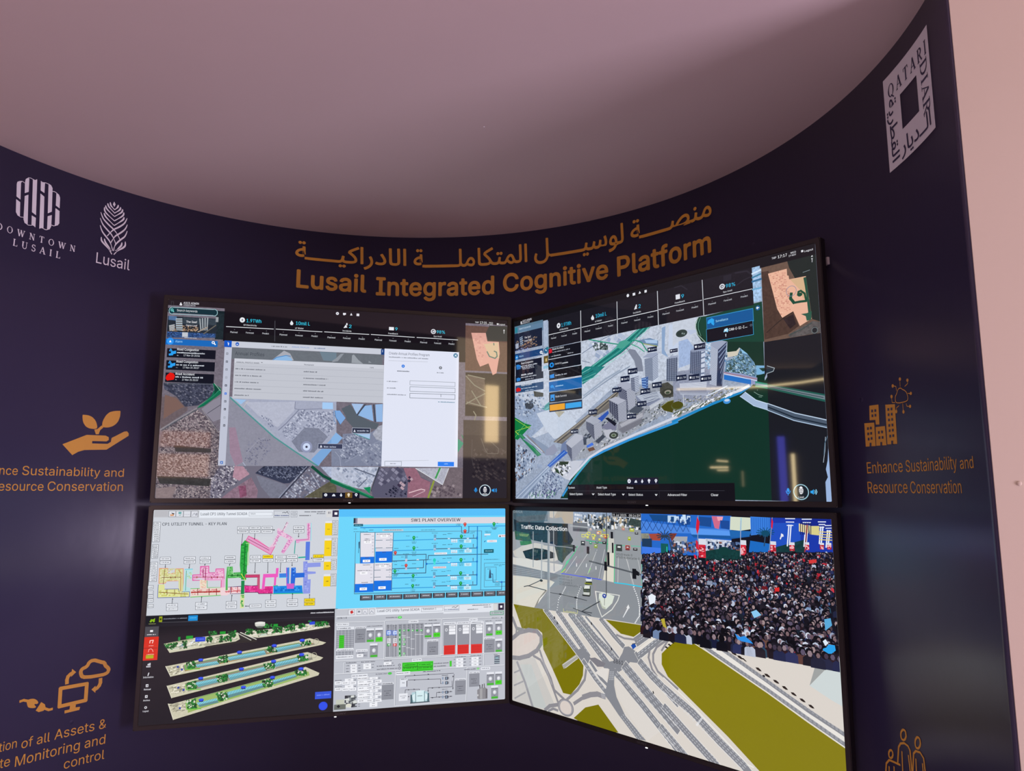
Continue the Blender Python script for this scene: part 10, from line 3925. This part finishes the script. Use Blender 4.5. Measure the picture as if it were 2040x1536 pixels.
ART['city_icon'] = '''
P gold 0 4318 1960 4405 1963 4401 2078 4367 2075 4366 2048 4311 2045
P gold 0 4259 2058 4353 2062 4351 2198 4258 2196
P gold 0 4363 2090 4452 2091 4454 2200 4357 2197
P gold 0 4470 1972 4562 1980 4556 2199 4462 2196
P navy 0 4337 1985 4353 1987 4351 2002 4335 2001
P navy 0 4367 1986 4383 1988 4381 2003 4365 2001
P navy 0 4337 2013 4352 2015 4351 2030 4335 2028
P navy 0 4366 2013 4381 2015 4380 2030 4364 2028
P navy 0 4286 2084 4301 2085 4300 2100 4284 2099
P navy 0 4314 2083 4329 2085 4328 2100 4312 2098
P navy 0 4285 2115 4301 2116 4299 2131 4283 2130
P navy 0 4313 2114 4329 2115 4327 2130 4311 2129
P navy 0 4286 2145 4301 2147 4300 2162 4284 2161
P navy 0 4314 2144 4329 2145 4328 2160 4312 2159
P navy 0 4386 2115 4402 2116 4400 2131 4385 2130
P navy 0 4416 2114 4432 2116 4430 2131 4415 2129
P navy 0 4388 2145 4404 2146 4402 2161 4386 2160
P navy 0 4418 2146 4433 2147 4432 2162 4416 2160
P navy 0 4492 1994 4508 1996 4506 2010 4490 2009
P navy 0 4522 1995 4538 1996 4536 2011 4520 2009
P navy 0 4491 2024 4507 2025 4505 2040 4489 2038
P navy 0 4521 2024 4537 2026 4535 2040 4519 2038
P navy 0 4491 2053 4507 2055 4505 2069 4489 2068
P navy 0 4521 2053 4537 2055 4535 2069 4520 2068
P navy 0 4490 2084 4506 2086 4504 2100 4488 2099
P navy 0 4520 2084 4536 2086 4534 2100 4519 2099
P navy 0 4490 2114 4505 2115 4504 2129 4488 2128
P navy 0 4520 2113 4536 2115 4534 2129 4518 2128
P navy 0 4491 2144 4507 2145 4505 2160 4489 2159
P navy 0 4520 2144 4536 2145 4534 2159 4518 2158
P navy 0 4300 2176 4316 2177 4313 2200 4297 2199
P navy 0 4401 2178 4417 2180 4414 2202 4398 2201
P navy 0 4505 2178 4521 2179 4518 2201 4503 2200
L gold 5 4571 1961 4570 1954 4570 1947 4572 1941 4576 1935 4582 1930 4587 1925 4591 1920 4595 1914 4599 1909 4603 1905 4608 1902 4613 1900 4620 1899 4626 1899 4631 1900 4637 1902 4641 1906 4646 1909 4652 1911 4658 1914 4664 1916 4669 1919 4675 1923 4680 1927 4684 1932 4688 1937 4690 1943 4692 1949 4694 1955 4694 1961 4693 1966 4691 1970 4689 1973 4683 1976 4672 1978 4658 1979 4640 1979 4624 1979 4610 1979 4598 1977 4588 1976 4580 1972 4575 1968 4571 1961
L gold 4 4626 1890 4627 1864
L gold 4 4671 1896 4700 1886 4702 1875
L gold 4 4587 1907 4585 1884 4560 1877
L gold 4 4696 1937 4726 1944
L gold 4 4563 1971 4538 1968 4536 1945
L gold 4 4638 1986 4638 2021
L gold 4 4601 1993 4575 2002 4571 2016
L gold 4 4673 1991 4676 2005 4707 2009
E gold 0 4629 1850 11 10
E gold 0 4701 1867 11 9
E gold 0 4555 1877 11 10
E gold 0 4726 1942 11 9
E gold 0 4536 1934 11 10
E gold 0 4639 2031 11 10
E gold 0 4570 2022 11 10
E gold 0 4707 2009 11 9
'''
ART['city_line_a'] = '''
T gold 0 4255 2353 4591 64.6 Enhance
T gold 0 4620 2355 5121 62.5 Sustainability
T gold 0 5152 2356 5291 54.0 and
'''
ART['city_line_b'] = '''
T gold 0 4249 2467 4622 65.6 Resource
T gold 0 4649 2468 5146 61.7 Conservation
'''
ART['people_icon'] = '''
L gold 11 4439 3748 4438 3755 4434 3762 4430 3769 4425 3775 4419 3779 4413 3782 4407 3783 4401 3782 4397 3779 4394 3775 4393 3769 4393 3762 4394 3755 4397 3747 4402 3741 4407 3735 4413 3730 4419 3728 4425 3727 4431 3728 4435 3731 4438 3735 4439 3741 4439 3748
L gold 11 4562 3749 4560 3757 4557 3764 4552 3771 4547 3777 4541 3782 4535 3785 4529 3786 4523 3785 4519 3782 4516 3777 4515 3771 4515 3764 4517 3756 4520 3748 4525 3741 4530 3735 4536 3730 4542 3728 4548 3727 4553 3728 4558 3731 4561 3736 4562 3742 4562 3749
L gold 11 4310 3887 4309 3892 4306 3898 4303 3904 4299 3908 4294 3912 4289 3914 4285 3915 4281 3914 4277 3912 4275 3909 4274 3904 4274 3899 4275 3893 4277 3887 4281 3882 4285 3877 4290 3874 4294 3872 4299 3871 4303 3871 4306 3874 4309 3877 4310 3882 4310 3887
L gold 11 4346 3923 4365 3833 4384 3809 4417 3796 4449 3801 4464 3817 4470 3948
L gold 11 4231 4033 4246 3957 4273 3930 4306 3927 4346 3925 4366 3923
L gold 11 4470 3948 4495 3823 4516 3804 4553 3799 4581 3818 4588 3905
L gold 9 4391 3848 4384 3978
L gold 9 4447 3849 4455 3953
L gold 9 4510 3846 4505 3935
L gold 9 4566 3850 4568 3913
L gold 9 4268 3966 4265 4021
L gold 9 4311 3952 4310 4005
'''
ART['tag'] = '''
P white 0 3971 960 4032 960 4032 1009 3971 1009
'''

# ---------------------------------------------------------------- televisions
SW, SH = 1.439, 0.809
SCREENS = {   # centre of the display, turn about the vertical, lean
    'UL': ((-0.7185, 3.1159, 1.9330), 0.26098, 0.00939),
    'UR': ((0.4878, 2.7738, 1.9300), -0.84934, 0.00653),
    'LL': ((-0.7246, 3.1270, 1.0781), 0.26185, -0.00343),
    'LR': ((0.4862, 2.7916, 1.0703), -0.83477, -0.00215),
}
LAYER = 3.5e-5
BZ = .0175

def frame_bm(y0, y1, hw, hh, b):
    """picture-frame shaped bezel with softened edges"""
    bm = bmesh.new()
    o = [(-hw - b, -hh - b), (hw + b, -hh - b), (hw + b, hh + b), (-hw - b, hh + b)]
    i = [(-hw, -hh), (hw, -hh), (hw, hh), (-hw, hh)]
    ring = []
    for pts, y in ((o, y1), (o, y0), (i, y0), (i, y1)):
        ring.append([bm.verts.new((x, y, z)) for x, z in pts])
    for a in range(4):
        for k in range(4):
            r0, r1 = ring[a], ring[(a + 1) % 4]
            bm.faces.new((r0[k], r0[(k + 1) % 4], r1[(k + 1) % 4], r1[k]))
    bmesh.ops.recalc_face_normals(bm, faces=bm.faces[:])
    ed = [e for e in bm.edges if all(abs(v.co.y - y0) < 1e-6 for v in e.verts) or e.verts[0].co.xz == e.verts[1].co.xz]
    bmesh.ops.bevel(bm, geom=ed, offset=.0022, segments=2, affect='EDGES')
    return bm

def panel_mesh(name, cv, parent, label):
    V, F, C = [], [], []
    for p, col, grain, lv in cv.polys:
        b = len(V); V += [(x * U - SW / 2, -lv * LAYER, SH / 2 - y * U) for x, y in p]
        F.append(tuple(range(b + len(p) - 1, b - 1, -1) if sarea(p) < 0 else range(b, b + len(p))))
        r_, g_, b_ = srgb(col); C.append((r_, g_, b_, grain / 10, len(p)))
    me = bpy.data.meshes.new(name); me.from_pydata(V, [], F); me.materials.append(M_PIC)
    at = me.color_attributes.new('Col', 'FLOAT_COLOR', 'CORNER')
    buf = []
    for r_, g_, b_, gr, n in C: buf += [r_, g_, b_, gr] * n
    at.data.foreach_set('color', buf); me.update()
    o = bpy.data.objects.new(name, me); COL.objects.link(o); o.parent = parent
    if label: o['label'] = label
    return o

def wall_gap(c, yaw, x):
    """distance from the display plane to the curved wall, straight back from local x"""
    ex, ey = math.cos(yaw), math.sin(yaw); dx, dy = -ey, ex
    px, py = c[0] + ex * x - CX, c[1] + ey * x - CY
    b = px * dx + py * dy; return -b + math.sqrt(b * b - (px * px + py * py - R * R))

def television(key, label, panels, logo_x, led_x, drop):
    c, yaw, tilt = SCREENS[key]
    rot = Matrix.Rotation(yaw, 4, 'Z') @ Matrix.Rotation(tilt, 4, 'X')
    base = Vector(c) + rot @ Vector((0, .03, -SH / 2 - BZ))
    root = empty('television', base, (tilt, 0, yaw))
    tag(root, label, 'television', 'televisions of the two by two display')
    sub = Vector((0, -.03, SH / 2 + BZ))       # display centre in the root's frame
    def at(o): o.location = sub; return o
    at(from_bm('bezel', frame_bm(-.0035, .027, SW / 2, SH / 2, BZ), M_BEZEL, root))
    at(from_bm('casing', box_bm(-SW / 2 - .012, SW / 2 + .012, .004, .033, -SH / 2 - .012, SH / 2 + .012, .004), M_BACK, root))
    g = min(wall_gap(c, yaw, -.25), wall_gap(c, yaw, .25)) - .004
    at(from_bm('wall_bracket', box_bm(-.22, .22, .033, g, -.16, .16, .003), M_STEEL, root))
    scr = link_mesh('screen', [(-SW / 2, 0, -SH / 2), (SW / 2, 0, -SH / 2), (SW / 2, 0, SH / 2), (-SW / 2, 0, SH / 2)], [(0, 1, 2, 3)], M_PIC, root)
    at(scr); ca = scr.data.color_attributes.new('Col', 'FLOAT_COLOR', 'CORNER'); ca.data.foreach_set('color', [.004, .004, .005, 0] * 4)
    cv = Canvas(SW / U, SH / U)
    for art, name, lab in panels:
        cv.begin(); cv.draw(ART[art]); panel_mesh(name, cv, scr, lab)
    # maker's name on the lower bezel, small status lamp under it
    V, F = [], []
    for t in text_tris('SONY', 2):
        b = len(V); V += [(logo_x - .022 + x * .044, -.0039, -SH / 2 - BZ / 2 - .0035 + y * .0075) for x, y in t]; F.append((b, b + 1, b + 2))
    at(link_mesh('maker_logo', V, F, M_LOGO, root))
    at(from_bm('status_lamp', box_bm(led_x - .0045, led_x + .0045, -.004, .0, -SH / 2 - BZ - .004, -SH / 2 - BZ - .0005, .0008), M_LED, root))
    return root

television('UL', 'upper left television showing a grey city map behind a white form', [
    ('UL_map', 'satellite_map', 'grey satellite map of a town'), ('UL_sidebar', 'sidebar', 'dark sidebar with search field and three alert cards'),
    ('UL_header', 'header_bar', 'black header bar with five white and cyan figures'), ('UL_profiles', 'table_window', 'pale grey window with a table of profiles'),
    ('UL_toolbar', 'toolbar', 'narrow pale toolbar with small grey icons'), ('UL_dialog', 'form_window', 'white form with three empty fields'),
    ('UL_dock', 'icon_dock', 'row of small white icons'), ('UL_assistant', 'assistant_button', 'round button between a blue microphone and speaker')], 0.03, .035, 0)
television('UR', 'upper right television showing a seaside city of towers beside dark green water', [
    ('UR_map', 'city_map', 'pale aerial map of streets and plots'), ('UR_water', 'sea', 'dark green sea with a bright blue shoreline'),
    ('UR_side', 'overview_map', 'dark column with a small salmon coloured overview map'), ('UR_towers', 'towers', 'grey high-rise towers with small dark name flags'),
    ('UR_header', 'header_bar', 'dark header bar with five white and cyan figures'), ('UR_camera', 'camera_card', 'bright blue and black card naming a camera'), ('UR_sidebar', 'sidebar', 'blue sidebar with alert cards'),
    ('UR_menu', 'menu', 'dark stacked menu with an orange and a blue button'), ('UR_filter', 'filter_bar', 'black filter bar with drop-down fields'), ('UR_assistant', 'assistant_button', 'round button between a blue microphone and speaker')], -.05, .02, 0)
television('LL', 'lower left television split into four control windows with white and cyan diagrams', [
    ('LL_plan', 'tunnel_plan', 'pale grey window with a coloured tunnel key plan'), ('LL_plant', 'plant_overview', 'bright cyan window with a pipe and tank diagram'),
    ('LL_model', 'greenhouse_model', 'black window with four tilted model strips'), ('LL_substation', 'substation_panel', 'grey control panel with red and green indicators')], 0.03, .01, 0)
television('LR', 'lower right television showing a crowd, a road camera view and an olive junction map', [
    ('LR_map', 'junction_map', 'beige and olive drawing of a road junction'), ('LR_traffic', 'traffic_camera', 'daylight view of a road crossing with signals'),
    ('LR_crowd', 'crowd_view', 'night view of a dense crowd under red banners')], -.02, .0, 0)

# ---------------------------------------------------------------- film graphics on the curved wall
WMAT = {'gold': M_GOLD, 'white': M_WHITE, 'navy': M_INK}
STEP = 40.0                       # graphics follow the curve every 2 cm
def wall_verts(x, y, lift):
    a = x * U / R; r = R - lift
    return Vector((CX + r * math.sin(a), CY + r * math.cos(a), ZC - y * U))

def decal(name, arts, parent=None, lift=.0006, thick=.0005, matname=None):
    """one sheet of cut film lying on the wall, a raised solid that follows the curve"""
    cv = Canvas(12000, 6000, clip=False)
    cv.draw(ART[arts])
    tri = []
    colors = {}
    for p, col, grain, lv in cv.polys:
        if len(p) == 3: tl = [p]
        elif len(p) == 4: tl = [p]
        else:
            vv = [Vector((x, y, 0)) for x, y in p]; tl = [[p[i] for i in t] for t in tessellate_polygon([vv])]
        for t in tl:
            x0, x1 = min(q[0] for q in t), max(q[0] for q in t)
            k0, k1 = math.floor(x0 / STEP), math.floor(x1 / STEP)
            for k in range(k0, k1 + 1):
                c = clip_poly(t, k * STEP, -1e6, (k + 1) * STEP, 1e6) if k1 > k0 else t
                if len(c) >= 3: tri.append((c, col, lv))
    V, F, MI = [], [], []
    mats = []
    for c, col, lv in tri:
        if col not in mats: mats.append(col)
        if sarea(c) < 0: c = c[::-1]
        lf = lift + min(lv, 60) * 2e-5 + (.0012 if col == 'navy' and len({q for _, q, _l in tri}) > 1 else 0)
        b = len(V); V += [wall_verts(x, y, lf) for x, y in c]; F.append(tuple(range(b, b + len(c)))); MI.append(mats.index(col))
    cen = sum(V, Vector()) / len(V)
    if parent: cen = parent.location.copy()
    o = link_mesh(name, [v - cen for v in V], F, WMAT[mats[0]], None)
    for q in mats[1:]: o.data.materials.append(WMAT[q])
    for q, i in zip(o.data.polygons, MI): q.material_index = i
    bm = bmesh.new(); bm.from_mesh(o.data); bmesh.ops.remove_doubles(bm, verts=bm.verts[:], dist=2e-5); bm.to_mesh(o.data); bm.free()
    # face the room
    if o.data.polygons:
        s = 0
        for q in o.data.polygons:
            w = q.center + cen; s += q.normal.dot(Vector((CX - w.x, CY - w.y, 0)))
        if s < 0: o.data.flip_normals()
    if parent: o.parent = parent
    else: o.location = cen
    return o

def art_centre(art):
    xs, ys = [], []
    cv = Canvas(12000, 6000, clip=False); cv.draw(ART[art])
    for p, *_ in cv.polys:
        xs += [q[0] for q in p]; ys += [q[1] for q in p]
    return wall_verts((min(xs) + max(xs)) / 2, max(ys), .0006)

def graphic(name, label, cat, parts, group=None):
    """parts: list of (part name, artwork, lift, label)"""
    if len(parts) == 1:
        o = decal(name, parts[0][1]); tag(o, label, cat, group); return o
    root = empty(name, art_centre(parts[-1][1])); tag(root, label, cat, group)
    for pn, art, lift, lb in parts:
        o = decal(pn, art, root, lift)
        if lb: o['label'] = lb
    return root

graphic('wall_title', 'copper coloured Arabic title line along the top of the navy wall', 'lettering', [('word', 'arabic_%s' % q, .0006, None) for q in 'abcd'], 'title lines on the wall')
graphic('wall_title', 'copper coloured bold English title line just above the televisions', 'lettering', [('word', 'english_%s' % q, .0006, None) for q in 'abcd'], 'title lines on the wall')
graphic('wall_logo', 'white round emblem of upright bars with serif capitals, far upper left of wall', 'logo', [('emblem', 'downtown_emblem', .0006, 'white emblem of rounded upright bars'), ('lettering', 'downtown_lettering', .0006, 'white spaced serif capitals')], 'white logos on the wall')
graphic('wall_logo', 'white leaf-shaped emblem over one word, upper left of wall', 'logo', [('emblem', 'leaf_emblem', .0006, 'white palm leaf emblem'), ('lettering', 'leaf_lettering', .0006, 'white rounded lettering')], 'white logos on the wall')
graphic('wall_logo', 'pale square frame logo with lettering around its border, upper right of wall', 'logo', [('lettering', 'diar_lettering', .0015, 'navy letters around the frame'), ('frame', 'diar_panel', .0006, 'pale lilac square frame')], 'white logos on the wall')
graphic('wall_graphic', 'gold hand holding a sprout with caption, left of the televisions', 'sign', [('icon', 'hand_icon', .0006, 'gold hand with a two-leaf sprout'), ('caption_line', 'hand_line_a', .0006, None), ('caption_line', 'hand_line_b', .0006, None)], 'gold icons with captions')
graphic('wall_graphic', 'gold computer, cloud and plug icon with caption, lower left of wall', 'sign', [('icon', 'cloud_icon', .0006, 'gold computer, cloud and plugs'), ('caption_line', 'cloud_line_a', .0006, None), ('caption_line', 'cloud_line_b', .0006, None), ('caption_line', 'cloud_line_c', .0006, None)], 'gold icons with captions')
graphic('wall_graphic', 'gold apartment blocks and thin cloud icon with caption, right of the televisions', 'sign', [('icon', 'city_icon', .0006, 'gold blocks under a thin line cloud'), ('caption_line', 'city_line_a', .0006, None), ('caption_line', 'city_line_b', .0006, None)], 'gold icons with captions')
graphic('wall_graphic', 'gold outline of three people at the lower right of the wall', 'sign', [('icon', 'people_icon', .0006, None)], 'gold icons with captions')

# small white plastic tag behind the corner of the upper right television
w = list(map(float, ART['tag'].split()[3:]))
x0, y0, x1, y1 = w[0], w[1], w[4], w[5]
V, F = [], []
for lift in (.0, .009):
    for (x, y) in ((x0, y0), (x1, y0), (x1, y1), (x0, y1)): V.append(wall_verts(x, y, lift + .0005))
F = [(0, 1, 2, 3), (4, 7, 6, 5), (0, 4, 5, 1), (1, 5, 6, 2), (2, 6, 7, 3), (3, 7, 4, 0)]
cen = sum(V, Vector()) / 8
t_ = link_mesh('cable_clip', [v - cen for v in V], F, M_TAG, None, cen)
bm = bmesh.new(); bm.from_mesh(t_.data); bmesh.ops.recalc_face_normals(bm, faces=bm.faces[:]); bmesh.ops.bevel(bm, geom=bm.edges[:], offset=.0008, segments=2, affect='EDGES'); bm.to_mesh(t_.data); bm.free()
tag(t_, 'small white plastic clip on the wall beside the upper right television', 'clip')

def nail_head(loc, nrm, r, label, m):
    bm = bmesh.new(); bmesh.ops.create_uvsphere(bm, u_segments=16, v_segments=8, radius=r)
    for v in bm.verts: v.co.z *= .45
    o = from_bm('nail_head', bm, m, loc=loc); o.rotation_euler = Vector(nrm).to_track_quat('Z', 'Y').to_euler()
    return tag(o, label, 'nail')
nail_head((-0.0966, 2.3380, 2.7840), (0, 0, -1), .0032, 'tiny white nail head in the ceiling above the title', M_TAG)
nail_head((1.0646, 1.5500, 1.5715), (-.245, -.97, 0), .005, 'small nail head in the beige wall at the right edge', M_BEIGE)
